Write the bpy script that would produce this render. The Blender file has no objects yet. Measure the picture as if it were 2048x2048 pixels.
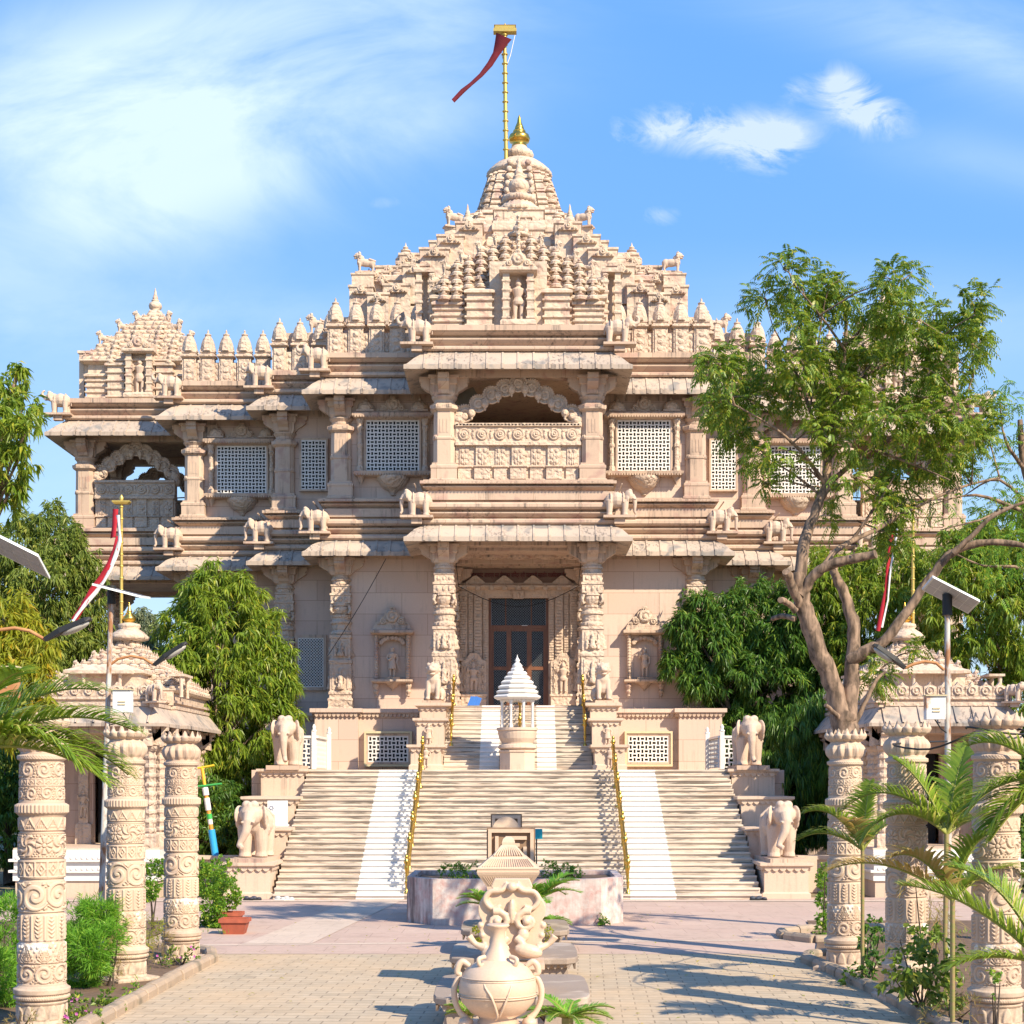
import bpy, math, random
import numpy as np
from mathutils import Vector, Matrix, Euler
random.seed(7)
RNG = np.random.RandomState(11)
R = math.radians
SC = bpy.context.scene
COL = SC.collection

# ---------------------------------------------------------------- camera, sky, sun, exposure
F = 3170.0; VX = 1044.0; HY = 1562.0; CX = 0.13; CZ = 3.2
cam_d = bpy.data.cameras.new('camera'); cam = bpy.data.objects.new('camera', cam_d); COL.objects.link(cam)
cam.location = (CX, 0, CZ); cam.rotation_euler = (R(90), 0, 0)
cam_d.sensor_width = 36; cam_d.lens = 36 * F / 2048
cam_d.shift_x = (1024 - VX) / 2048; cam_d.shift_y = (HY - 1024) / 2048
cam_d.clip_start = 0.5; cam_d.clip_end = 3000
SC.camera = cam
SUN = Vector((0.95, -1.0, 1.05)).normalized()
elev = math.asin(SUN.z); azim = math.atan2(SUN.x, SUN.y)
world = bpy.data.worlds.new("World"); SC.world = world; world.use_nodes = True
nt = world.node_tree; nt.nodes.clear()
def nd(nt, t, **k):
    n = nt.nodes.new(t)
    for a, b in k.items():
        if a == 'inp':
            for i, v in b.items():
                n.inputs[i].default_value = v
        else: setattr(n, a, b)
    return n
class NG:
    """tiny node-graph helper"""
    def __init__(s, nt): s.nt = nt
    def n(s, t, **k): return nd(s.nt, t, **k)
    def l(s, a, b): s.nt.links.new(a, b)
    def val(s, x, sock):
        if hasattr(x, 'is_output'): s.l(x, sock)
        else: sock.default_value = x
    def m(s, op, a, b=0.0, c=None, clamp=False):
        n = s.n('ShaderNodeMath', operation=op, use_clamp=clamp)
        s.val(a, n.inputs[0]); s.val(b, n.inputs[1])
        if c is not None: s.val(c, n.inputs[2])
        return n.outputs[0]
    def mix(s, f, a, b, mode='MIX'):
        n = s.n('ShaderNodeMix', data_type='RGBA', blend_type=mode)
        s.val(f, n.inputs[0])
        for x, i in ((a, 6), (b, 7)):
            if hasattr(x, 'is_output'): s.l(x, n.inputs[i])
            else: n.inputs[i].default_value = (*x, 1) if len(x) == 3 else x
        return n.outputs[2]
    def noise(s, vec, scale, detail=4, rough=.55, dist=0.0, out=0):
        n = s.n('ShaderNodeTexNoise'); n.inputs['Scale'].default_value = scale
        n.inputs['Detail'].default_value = detail; n.inputs['Roughness'].default_value = rough
        n.inputs['Distortion'].default_value = dist
        if vec is not None: s.l(vec, n.inputs['Vector'])
        return n.outputs[out]
    def ramp(s, x, lo, hi):
        n = s.n('ShaderNodeMapRange', clamp=True); s.val(x, n.inputs[0])
        n.inputs[1].default_value = lo; n.inputs[2].default_value = hi
        return n.outputs[0]
    def scale(s, vec, sx, sy, sz):
        n = s.n('ShaderNodeMapping'); s.l(vec, n.inputs[0]); n.inputs['Scale'].default_value = (sx, sy, sz)
        return n.outputs[0]
g = NG(nt)
sky = g.n('ShaderNodeTexSky', sky_type='NISHITA', sun_disc=False)
sky.sun_elevation = elev; sky.sun_rotation = azim
sky.air_density = 1.0; sky.dust_density = 0.6; sky.ozone_density = 1.6; sky.altitude = 50
tc = g.n('ShaderNodeTexCoord')
sep = g.n('ShaderNodeSeparateXYZ'); g.l(tc.outputs['Generated'], sep.inputs[0])
ya = g.m('MAXIMUM', g.m('ABSOLUTE', sep.outputs[1]), 0.05)
U = g.m('DIVIDE', sep.outputs[0], ya); V = g.m('DIVIDE', sep.outputs[2], ya)
comb = g.n('ShaderNodeCombineXYZ'); g.l(U, comb.inputs[0]); g.l(V, comb.inputs[1])
cv = comb.outputs[0]
nA = g.noise(g.scale(cv, 3.4, 8, 1), 1.0, 9, .60, 1.1)
nB = g.noise(g.scale(cv, 20, 30, 1), 1.0, 10, .68, .8)
def blob(px, py, rx, ry, tilt=0.0):
    u0 = (px - VX) / F; v0 = (HY - py) / F
    du = g.m('SUBTRACT', U, u0); dv = g.m('SUBTRACT', V, v0)
    c, s_ = math.cos(tilt), math.sin(tilt)
    a = g.m('ADD', g.m('MULTIPLY', du, c), g.m('MULTIPLY', dv, s_))
    b = g.m('SUBTRACT', g.m('MULTIPLY', dv, c), g.m('MULTIPLY', du, s_))
    a = g.m('DIVIDE', a, rx / F); b = g.m('DIVIDE', b, ry / F)
    r2 = g.m('ADD', g.m('MULTIPLY', a, a), g.m('MULTIPLY', b, b))
    return g.m('EXPONENT', g.m('MULTIPLY', r2, -1.0))
big = None
for px, py, rx, ry, t, k in [(180, 220, 560, 200, .10, 1.0), (620, 60, 420, 170, .3, .75), (150, 470, 420, 110, .15, .7), (700, 300, 300, 60, .25, .45),
                          (300, 640, 500, 60, .05, .38), (1990, 90, 260, 90, -.3, .6), (1850, 640, 400, 90, .0, .35), (1650, 30, 300, 60, -.2, .3), (2000, 330, 300, 60, -.2, .25), (40, 900, 300, 200, 0, .3)]:
    x = g.m('MULTIPLY', blob(px, py, rx, ry, t), k)
    big = x if big is None else g.m('ADD', big, x)
big = g.m('MULTIPLY', big, g.ramp(nA, .24, .62), clamp=True)
big = g.m('MULTIPLY', big, .95, clamp=True)
small = None
for px, py, rx, ry, t, k in [(1725, 215, 85, 40, -.5, 1.7), (1690, 180, 40, 40, 0, .9), (1420, 262, 135, 42, -.05, 1.15), (1520, 300, 60, 50, 0, 1.0), (1320, 250, 70, 30, .2, .6), (1575, 270, 60, 35, 0, .8), (1320, 432, 40, 18, 0, .7),
                             (1590, 180, 30, 25, 0, .5), (1235, 262, 16, 30, 0, .55), (770, 405, 60, 16, 0, .3)]:
    x = g.m('MULTIPLY', blob(px, py, rx, ry, t), k)
    small = x if small is None else g.m('ADD', small, x)
small = g.ramp(g.m('MULTIPLY', small, g.ramp(nB, .36, .64)), .08, .80)
small = g.m('MULTIPLY', small, .58)
cr = g.n('ShaderNodeValToRGB'); g.l(g.m('MULTIPLY', V, 1.6), cr.inputs[0])
el = cr.color_ramp.elements
el[0].position = 0.0; el[0].color = (2.95, 3.75, 4.5, 1)
el[1].position = 0.85; el[1].color = (.58, 1.8, 4.45, 1)
e_ = el.new(.30); e_.color = (1.75, 2.95, 4.55, 1)
e_ = el.new(.55); e_.color = (.80, 2.05, 4.55, 1)
skc = g.mix(.86, sky.outputs[0], cr.outputs[0])
c1 = g.mix(big, skc, (3.35, 4.15, 4.65))
c2 = g.mix(small, c1, (4.3, 4.6, 4.95))
bg = g.n('ShaderNodeBackground'); g.l(c2, bg.inputs[0]); bg.inputs[1].default_value = 0.116
wo = g.n('ShaderNodeOutputWorld'); g.l(bg.outputs[0], wo.inputs[0])
sun_d = bpy.data.lights.new('sun', 'SUN'); sun_d.energy = 3.85; sun_d.angle = R(0.5); sun_d.color = (1.0, .88, .68)
sun = bpy.data.objects.new('sun', sun_d); COL.objects.link(sun)
sun.rotation_euler = (-SUN).to_track_quat('-Z', 'Y').to_euler()
SC.view_settings.view_transform = 'Standard'; SC.view_settings.look = 'None'
SC.view_settings.exposure = 1.08; SC.view_settings.gamma = 1.0
try:
    SC.cycles.max_bounces = 6; SC.cycles.diffuse_bounces = 4; SC.cycles.transparent_max_bounces = 8
    SC.cycles.use_denoising = True
except Exception: pass

def W(px, py, d):
    """world point seen at photo pixel (2048 scale) at distance d"""
    return Vector(((px - VX) * d / F + CX, d, CZ + (HY - py) * d / F))
def WX(px, d): return (px - VX) * d / F + CX
def WZ(py, d): return CZ + (HY - py) * d / F

# ---------------------------------------------------------------- mesh helpers
class MB:
    def __init__(s): s.V = []; s.F = []; s.n = 0; s.sm = []
    def add(s, v, f, smooth=False):
        v = np.asarray(v, dtype=np.float64).reshape(-1, 3)
        s.V.append(v)
        if isinstance(f, np.ndarray): s.F.append(f + s.n); s.sm.append((len(f), smooth))
        else:
            by = {}
            for q in f: by.setdefault(len(q), []).append(q)
            for k, q in by.items():
                s.F.append(np.array(q, dtype=np.int64) + s.n); s.sm.append((len(q), smooth))
        s.n += len(v); return s
    def put(s, o, loc=(0, 0, 0), rz=0.0, sc=1.0, M=None):
        if M is None: M = Matrix.Translation(loc) @ Matrix.Rotation(rz, 4, 'Z') @ Matrix.Diagonal((*( (sc,)*3 if not hasattr(sc,'__len__') else sc), 1))
        A = np.array(M)
        for v in [np.concatenate(o.V)] if o.V else []:
            s.V.append(v @ A[:3, :3].T + A[:3, 3])
        for f in o.F: s.F.append(f + s.n)
        s.sm += o.sm; s.n += o.n; return s
    def box(s, x0, y0, z0, x1, y1, z1):
        x0, x1 = min(x0, x1), max(x0, x1); y0, y1 = min(y0, y1), max(y0, y1); z0, z1 = min(z0, z1), max(z0, z1)
        v = [(x, y, z) for z in (z0, z1) for y in (y0, y1) for x in (x0, x1)]
        return s.add(v, [(0, 2, 3, 1), (4, 5, 7, 6), (0, 1, 5, 4), (2, 6, 7, 3), (0, 4, 6, 2), (1, 3, 7, 5)])
    def cbox(s, cx, cy, z0, hx, hy, h): return s.box(cx - hx, cy - hy, z0, cx + hx, cy + hy, z0 + h)
    def rings(s, rings, cap=True, closed=True, smooth=False):
        """rings: list of equal length point lists, bottom to top"""
        k = len(rings[0]); v = [p for r in rings for p in r]; f = []
        m = k if closed else k - 1
        for i in range(len(rings) - 1):
            for j in range(m):
                a = i * k + j; b = i * k + (j + 1) % k
                f.append((a, b, b + k, a + k))
        s.add(v, f, smooth)
        if cap and closed:
            s.add(rings[0], [tuple(range(k))[::-1]]); s.add(rings[-1], [tuple(range(k))])
        return s
    def stack(s, cx, cy, prof, cap=True):
        """prof: list of (hx, hy, z): lofted rectangles"""
        return s.rings([[(cx - a, cy - b, z), (cx + a, cy - b, z), (cx + a, cy + b, z), (cx - a, cy + b, z)] for a, b, z in prof], cap)
    def poly_stack(s, cx, cy, shape, prof):
        """shape: list of (x,y) unit polygon; prof (scale,z)"""
        return s.rings([[(cx + x * k, cy + y * k, z) for x, y in shape] for k, z in prof])
    def lathe(s, cx, cy, prof, n=12, rot=0.0, smooth=True, flute=0.0, nf=8, axis='z', cap=True):
        rings = []
        for r, z in prof:
            ring = []
            for j in range(n):
                t = 2 * math.pi * j / n + rot
                rr = r * (1 + flute * abs(math.cos(nf * t / 2)) - flute) if flute else r
                ring.append((cx + rr * math.cos(t), cy + rr * math.sin(t), z))
            rings.append(ring)
        return s.rings(rings, cap, smooth=smooth)
    def tube(s, pts, rad, n=8, smooth=True, cap=True):
        pts = [Vector(p) for p in pts]
        if not hasattr(rad, '__len__'): rad = [rad] * len(pts)
        rings = []; up = Vector((0, 0, 1))
        prev = None
        for i, p in enumerate(pts):
            t = (pts[min(i + 1, len(pts) - 1)] - pts[max(i - 1, 0)])
            t = t.normalized() if t.length > 1e-9 else Vector((0, 0, 1))
            if prev is None:
                a = t.cross(up)
                if a.length < .05: a = t.cross(Vector((1, 0, 0)))
            else: a = prev - t * prev.dot(t)
            if a.length < 1e-6: a = t.orthogonal()
            a.normalize(); prev = a; b = t.cross(a)
            rings.append([tuple(p + (a * math.cos(2 * math.pi * j / n) + b * math.sin(2 * math.pi * j / n)) * rad[i]) for j in range(n)])
        return s.rings(rings, cap, smooth=smooth)
    def extr(s, poly, y0, y1):
        """poly: (x,z) outline extruded along y"""
        k = len(poly)
        v = [(x, y0, z) for x, z in poly] + [(x, y1, z) for x, z in poly]
        f = [tuple(range(k)), tuple(range(2 * k - 1, k - 1, -1))] + [(i, i + k, (i + 1) % k + k, (i + 1) % k) for i in range(k)]
        return s.add(v, f)
    def ell(s, c, r, rot=None, n=14):
        th = np.linspace(0, math.pi, n // 2 + 1); ph = np.linspace(0, 2 * math.pi, n, endpoint=False)
        pts = []
        for t in th:
            for p in ph:
                q = Vector((r[0] * math.sin(t) * math.cos(p), r[1] * math.sin(t) * math.sin(p), -r[2] * math.cos(t)))
                if rot is not None: q = Euler(rot).to_matrix() @ q
                pts.append(tuple(q + Vector(c)))
        f = []
        for i in range(n // 2):
            for j in range(n):
                a = i * n + j; b = i * n + (j + 1) % n
                if i == 0: f.append((a, b + n, a + n))
                elif i == n // 2 - 1: f.append((a, b, a + n))
                else: f.append((a, b, b + n, a + n))
        return s.add(pts, f, True)
    def sweep(s, plan, prof, i0=None, i1=None, closed=False, caps=True):
        """profile [(offset out, z)...] swept along plan points; outward = right of travel"""
        P = [Vector((a, b)) for a, b in plan]; n = len(P); offs = []
        for i in range(n):
            d = []
            if closed or i > 0: d.append((P[i] - P[i - 1]).normalized())
            if closed or i < n - 1: d.append((P[(i + 1) % n] - P[i]).normalized())
            ns = [Vector((q.y, -q.x)) for q in d]
            if len(ns) == 1: offs.append(ns[0])
            else:
                offs.append((ns[0] + ns[1]) / max(.2, 1 + ns[0].dot(ns[1])))
        idx = list(range(n)) if i0 is None else list(range(i0, i1 + 1))
        k = len(prof)
        v = [(P[i].x + offs[i].x * o, P[i].y + offs[i].y * o, z) for i in idx for o, z in prof]
        f = []; m = len(idx)
        for a in range(m if closed else m - 1):
            for j in range(k - 1):
                p = a * k + j; q = ((a + 1) % m) * k + j
                f.append((p, p + 1, q + 1, q))
        s.add(v, f)
        if caps and not closed and k > 2:
            s.add(v[:k], [tuple(range(k))]); s.add(v[-k:], [tuple(range(k))[::-1]])
        return s
    def build(s, name, mat, parent=None, smooth=None):
        me = bpy.data.meshes.new(name)
        V = np.concatenate(s.V) if s.V else np.zeros((0, 3))
        me.vertices.add(len(V)); me.vertices.foreach_set('co', V.astype(np.float32).ravel())
        cnt = sum(len(f) for f in s.F); loops = sum(f.size for f in s.F)
        me.loops.add(loops); me.polygons.add(cnt)
        lv = np.concatenate([f.ravel() for f in s.F]) if s.F else np.zeros(0)
        tot = np.concatenate([np.full(len(f), f.shape[1]) for f in s.F]) if s.F else np.zeros(0, int)
        st = np.concatenate([[0], np.cumsum(tot)[:-1]])
        me.loops.foreach_set('vertex_index', lv.astype(np.int32))
        me.polygons.foreach_set('loop_start', st.astype(np.int32))
        sm = np.concatenate([np.full(n_, bool(b)) for n_, b in s.sm]) if s.sm else np.zeros(0, bool)
        if smooth is not None: sm[:] = smooth
        me.polygons.foreach_set('use_smooth', sm)
        me.update(calc_edges=True); me.validate()
        if mat: me.materials.append(mat)
        o = bpy.data.objects.new(name, me); COL.objects.link(o)
        if parent: o.parent = parent
        return o
def empty(name, loc=(0, 0, 0), rz=0.0, sc=1.0):
    o = bpy.data.objects.new(name, None); COL.objects.link(o); o.location = loc; o.rotation_euler = (0, 0, rz); o.scale = (sc,) * 3 if not hasattr(sc, '__len__') else sc
    o.empty_display_size = .2
    return o
def tag(o, label=None, cat=None, group=None, kind=None):
    if label: o['label'] = label
    if cat: o['category'] = cat
    if group: o['group'] = group
    if kind: o['kind'] = kind
    return o
def inst(o, parent=None, loc=None, rz=None, sc=None):
    """a linked copy of one object and, below it, of its children"""
    c = o.copy(); COL.objects.link(c); c.parent = parent
    if loc is not None: c.location = loc
    if rz is not None: c.rotation_euler = (0, 0, rz)
    if sc is not None: c.scale = (sc,) * 3 if not hasattr(sc, '__len__') else sc
    for ch in list(o.children): inst(ch, c)
    return c
def struct(o): o['kind'] = 'structure'; return o
def remesh(mb, vox, smooth_it=2, dec=None):
    """union of overlapping solids into one continuous skin"""
    o = mb.build('tmp', None)
    m = o.modifiers.new('r', 'REMESH'); m.mode = 'VOXEL'; m.voxel_size = vox
    if smooth_it:
        q = o.modifiers.new('s', 'SMOOTH'); q.iterations = smooth_it; q.factor = .6
    if dec:
        q = o.modifiers.new('d', 'DECIMATE'); q.ratio = dec
    dg = bpy.context.evaluated_depsgraph_get(); ev = o.evaluated_get(dg); me = ev.to_mesh()
    V = np.zeros(len(me.vertices) * 3, np.float32); me.vertices.foreach_get('co', V)
    f = [tuple(p.vertices) for p in me.polygons]
    out = MB(); out.add(V.reshape(-1, 3), f, True)
    ev.to_mesh_clear(); bpy.data.objects.remove(o)
    return out

# ---------------------------------------------------------------- materials
def new_mat(name):
    m = bpy.data.materials.new(name); m.use_nodes = True; nt = m.node_tree; nt.nodes.clear()
    g = NG(nt); out = g.n('ShaderNodeOutputMaterial'); b = g.n('ShaderNodeBsdfPrincipled')
    g.l(b.outputs[0], out.inputs[0]); return m, g, b, out
def pos(g): return g.n('ShaderNodeNewGeometry').outputs['Position']
def stone(name, c1, c2, c3=None, rough=.75, bump=.25, bscale=9.0, streak=.35, joints=None, carve=0.0, carve_scale=6.0, grime=.25, coord='world', spec=.25):
    m, g, b, out = new_mat(name)
    p = pos(g) if coord == 'world' else g.n('ShaderNodeTexCoord').outputs['Object']
    n1 = g.noise(p, .55, 3, .5); n2 = g.noise(p, 5.0, 6, .6)
    col = g.mix(g.ramp(n1, .3, .7), c1, c2)
    if c3: col = g.mix(g.ramp(g.noise(p, 1.7, 2, .5, .5), .55, .68), col, c3)
    col = g.mix(g.ramp(n2, .25, .8), col, g.mix(.5, col, (.62, .62, .62), 'MULTIPLY') if False else col)
    # fine grain
    gr = g.m('MULTIPLY_ADD', g.noise(p, 45, 3, .6), .30, .85)
    col = g.mix(1.0, col, g.n('ShaderNodeCombineColor').outputs[0] if False else col, 'MIX')
    h = g.n('ShaderNodeHueSaturation'); g.l(col, h.inputs['Color']); g.l(gr, h.inputs['Value']); col = h.outputs[0]
    height = g.noise(p, bscale, 8, .65)
    if joints:
        bw, bh = joints
        s3 = g.n('ShaderNodeSeparateXYZ'); g.l(p, s3.inputs[0])
        xx = g.m('ADD', s3.outputs[0], g.m('MULTIPLY', s3.outputs[1], 1.0))
        cc = g.n('ShaderNodeCombineXYZ'); g.l(xx, cc.inputs[0]); g.l(s3.outputs[2], cc.inputs[1])
        br = g.n('ShaderNodeTexBrick'); g.l(cc.outputs[0], br.inputs['Vector'])
        br.inputs['Scale'].default_value = 1; br.inputs['Brick Width'].default_value = bw; br.inputs['Row Height'].default_value = bh
        br.inputs['Mortar Size'].default_value = .012; br.inputs['Mortar Smooth'].default_value = .2
        br.inputs['Color1'].default_value = (1.0, .98, .96, 1); br.inputs['Color2'].default_value = (.87, .82, .80, 1)
        br.inputs['Mortar'].default_value = (.62, .52, .48, 1)
        col = g.mix(.85, col, br.outputs['Color'], 'MULTIPLY')
    if streak:
        st = g.noise(g.scale(p, 9, 9, .5), 1.0, 6, .65); st2 = g.noise(p, 1.1, 4, .6)
        k = g.m('MULTIPLY', g.ramp(st, .50, .67), g.ramp(st2, .44, .59))
        col = g.mix(g.m('MULTIPLY', k, streak), col, (.10, .085, .08))
    if grime:
        k = g.ramp(g.noise(p, 2.2, 6, .7, .3), .60, .80)
        col = g.mix(g.m('MULTIPLY', k, grime), col, (.16, .12, .10))
    g.l(col, b.inputs['Base Color'])
    b.inputs['Roughness'].default_value = rough; b.inputs['Specular IOR Level'].default_value = spec
    bm = g.n('ShaderNodeBump'); bm.inputs['Strength'].default_value = bump; bm.inputs['Distance'].default_value = .02
    g.l(height, bm.inputs['Height']); nrm = bm.outputs[0]
    if carve:
        v1 = g.n('ShaderNodeTexVoronoi', feature='SMOOTH_F1'); v1.inputs['Scale'].default_value = carve_scale
        g.l(p, v1.inputs['Vector'])
        w = g.n('ShaderNodeTexWave', wave_type='RINGS'); w.inputs['Scale'].default_value = carve_scale * .5; w.inputs['Distortion'].default_value = 6
        w.inputs['Detail'].default_value = 2; w.inputs['Detail Scale'].default_value = 1.5
        g.l(p, w.inputs['Vector'])
        hh = g.m('ADD', g.m('MULTIPLY', v1.outputs[0], 1.2), g.m('MULTIPLY', w.outputs[1], .6))
        b2 = g.n('ShaderNodeBump'); b2.inputs['Strength'].default_value = carve; b2.inputs['Distance'].default_value = .05
        g.l(hh, b2.inputs['Height']); g.l(nrm, b2.inputs['Normal']); nrm = b2.outputs[0]
    g.l(nrm, b.inputs['Normal'])
    return m
def plain(name, c, rough=.6, metal=0.0, var=.15, nscale=8.0, spec=.4, bump=.1, coord='Object'):
    m, g, b, out = new_mat(name)
    p = g.n('ShaderNodeTexCoord').outputs[coord]
    n = g.noise(p, nscale, 5, .6)
    col = g.mix(g.ramp(n, .3, .75), c, tuple(x * (1 - var) for x in c))
    g.l(col, b.inputs['Base Color']); b.inputs['Roughness'].default_value = rough; b.inputs['Metallic'].default_value = metal
    b.inputs['Specular IOR Level'].default_value = spec
    if bump:
        bm = g.n('ShaderNodeBump'); bm.inputs['Strength'].default_value = bump; bm.inputs['Distance'].default_value = .01
        g.l(n, bm.inputs['Height']); g.l(bm.outputs[0], b.inputs['Normal'])
    return m
def two_tone(name, c1, c2, scale, lo, hi, rough=.6, metal=0.0, detail=6, stretch=(1, 1, 1), bump=.2, coord='Object'):
    m, g, b, out = new_mat(name)
    p = g.scale(g.n('ShaderNodeTexCoord').outputs[coord] if coord != 'world' else pos(g), *stretch)
    n = g.noise(p, scale, detail, .6, .3)
    g.l(g.mix(g.ramp(n, lo, hi), c1, c2), b.inputs['Base Color'])
    b.inputs['Roughness'].default_value = rough; b.inputs['Metallic'].default_value = metal
    bm = g.n('ShaderNodeBump'); bm.inputs['Strength'].default_value = bump; bm.inputs['Distance'].default_value = .01
    g.l(n, bm.inputs['Height']); g.l(bm.outputs[0], b.inputs['Normal'])
    return m
def leafmat(name, c1, c2, c3, trans=.35, rough=.45, nscale=.6):
    m, g, b, out = new_mat(name)
    geo = g.n('ShaderNodeNewGeometry')
    rnd = geo.outputs['Random Per Island']
    n = g.noise(geo.outputs['Position'], nscale, 2, .5)
    col = g.mix(g.ramp(g.m('ADD', g.m('MULTIPLY', rnd, .6), g.m('MULTIPLY', n, .6)), .3, .85), c1, c2)
    col = g.mix(g.ramp(rnd, .86, .97), col, c3)
    g.l(col, b.inputs['Base Color']); b.inputs['Roughness'].default_value = rough; b.inputs['Specular IOR Level'].default_value = .35
    tr = g.n('ShaderNodeBsdfTranslucent'); h = g.n('ShaderNodeHueSaturation'); h.inputs['Value'].default_value = 1.6; h.inputs['Hue'].default_value = .485
    g.l(col, h.inputs['Color']); g.l(h.outputs[0], tr.inputs[0])
    mx = g.n('ShaderNodeMixShader'); mx.inputs[0].default_value = trans
    g.l(b.outputs[0], mx.inputs[1]); g.l(tr.outputs[0], mx.inputs[2]); g.l(mx.outputs[0], out.inputs[0])
    return m
M = {}
PINK = (.515, .375, .295); CREAM = (.565, .435, .330); ROSE = (.47, .32, .255)
M['wall'] = stone('sandstone_block', (.60, .455, .375), (.645, .505, .405), None, joints=(1.9, .78), streak=.25, grime=.12, bump=.15)
M['stone'] = stone('sandstone_smooth', CREAM, (.54, .40, .30), ROSE, streak=.85, grime=.32, joints=(1.55, 30))
M['carved'] = stone('sandstone_carved', (.59, .455, .345), (.54, .40, .30), None, carve=.75, carve_scale=7, streak=.4, grime=.35)
M['roofst'] = stone('sandstone_roof', (.60, .475, .36), (.565, .425, .315), (.50, .34, .265), carve=.55, carve_scale=5, streak=.6, grime=.38)
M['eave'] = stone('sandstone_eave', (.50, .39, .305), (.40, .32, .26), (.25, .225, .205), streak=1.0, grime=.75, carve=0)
M['colst'] = stone('sandstone_column', (.57, .435, .33), (.53, .385, .285), None, coord='obj', bump=.4, bscale=30, streak=.4, grime=.3)
M['statue'] = stone('sandstone_statue', (.56, .43, .33), (.53, .39, .30), None, coord='obj', bump=.3, bscale=14, streak=.3, grime=.25)
M['marble'] = plain('white_marble', (.74, .70, .65), .45, var=.10, coord='Object')
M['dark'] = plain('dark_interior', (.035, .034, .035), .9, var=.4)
M['gold'] = plain('gilded_metal', (.85, .50, .10), .28, 1.0, .25)
M['brass'] = plain('polished_brass', (.70, .46, .10), .30, 1.0, .35, 14)
M['yellow'] = plain('yellow_gilt_pole', (.72, .50, .13), .35, .6, .25, 10)
M['wood'] = two_tone('brown_wood', (.22, .085, .035), (.12, .045, .02), 3, .3, .7, .45, stretch=(8, 8, 1))
M['frame'] = plain('cream_painted_frame', (.62, .52, .32), .5)
M['cable'] = plain('black_cable', (.02, .02, .02), .6)
M['white'] = plain('white_paint', (.72, .72, .70), .5)
M['redcloth'] = plain('red_cloth', (.45, .015, .03), .8, var=.3, nscale=3)
M['darkredcloth'] = plain('dark_red_cloth', (.16, .01, .02), .8, var=.3, nscale=3)
M['whitecloth'] = plain('white_cloth', (.75, .72, .72), .8)

# ================================================================ CARVED ANIMALS (shared shapes)
def elephant_mb(trunk='down', vox=.017):
    """stone elephant 1 m at the shoulder, facing -y"""
    mb = MB()
    mb.ell((0, .10, .64), (.31, .42, .33)); mb.ell((0, .34, .62), (.28, .28, .31)); mb.ell((0, -.16, .68), (.25, .24, .26))
    for x, y in ((-.15, -.22), (.15, -.17), (-.15, .42), (.15, .38)):
        mb.tube([(x, y, .62), (x * 1.02, y, .34), (x * 1.02, y + .01, .10), (x * 1.02, y, .0)], [.16, .135, .115, .135], 12)
    mb.ell((0, -.38, .84), (.22, .20, .24)); mb.ell((-.075, -.42, 1.02), (.095, .10, .09)); mb.ell((.075, -.42, 1.02), (.095, .10, .09))
    mb.ell((0, -.52, .78), (.13, .10, .14))
    if trunk == 'down': mb.tube([(0, -.50, .84), (0, -.60, .70), (0, -.64, .52), (0, -.63, .34), (.02, -.62, .18), (.05, -.68, .08)], [.13, .11, .085, .07, .058, .05], 12)
    elif trunk == 'side': mb.tube([(0, -.50, .84), (0, -.60, .70), (-.04, -.64, .50), (-.12, -.64, .34), (-.16, -.66, .24), (-.08, -.72, .2)], [.13, .11, .085, .07, .06, .05], 12)
    else: mb.tube([(0, -.50, .84), (0, -.64, .80), (0, -.76, .86), (0, -.80, 1.0), (0, -.74, 1.10), (0, -.66, 1.12)], [.13, .10, .08, .065, .055, .05], 12)
    for s in (-1, 1):
        mb.ell((s * .24, -.32, .82), (.045, .15, .20), (0, 0, s * .5)); mb.ell((s * .26, -.28, .68), (.04, .10, .13), (0, 0, s * .5))
        mb.tube([(s * .09, -.52, .74), (s * .11, -.64, .68), (s * .11, -.72, .70)], [.035, .028, .015], 8)
    mb.tube([(0, .58, .74), (0, .64, .55), (0, .63, .36)], [.03, .022, .03], 8)
    # saddle cloth, its hem, girth and headpiece
    q = MB(); q.ell((0, .12, .66), (.33, .28, .335)); mb.put(q)
    mb.tube([(-.30, -.14, .52), (-.28, -.14, .80), (-.12, -.14, .96), (.12, -.14, .96), (.28, -.14, .80), (.30, -.14, .52)], .028, 6)
    mb.tube([(-.29, .38, .52), (-.28, .38, .80), (-.12, .38, .95), (.12, .38, .95), (.28, .38, .80), (.29, .38, .52)], .028, 6)
    mb.ell((0, -.50, .98), (.05, .04, .10))
    return remesh(mb, vox, 1)
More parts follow.
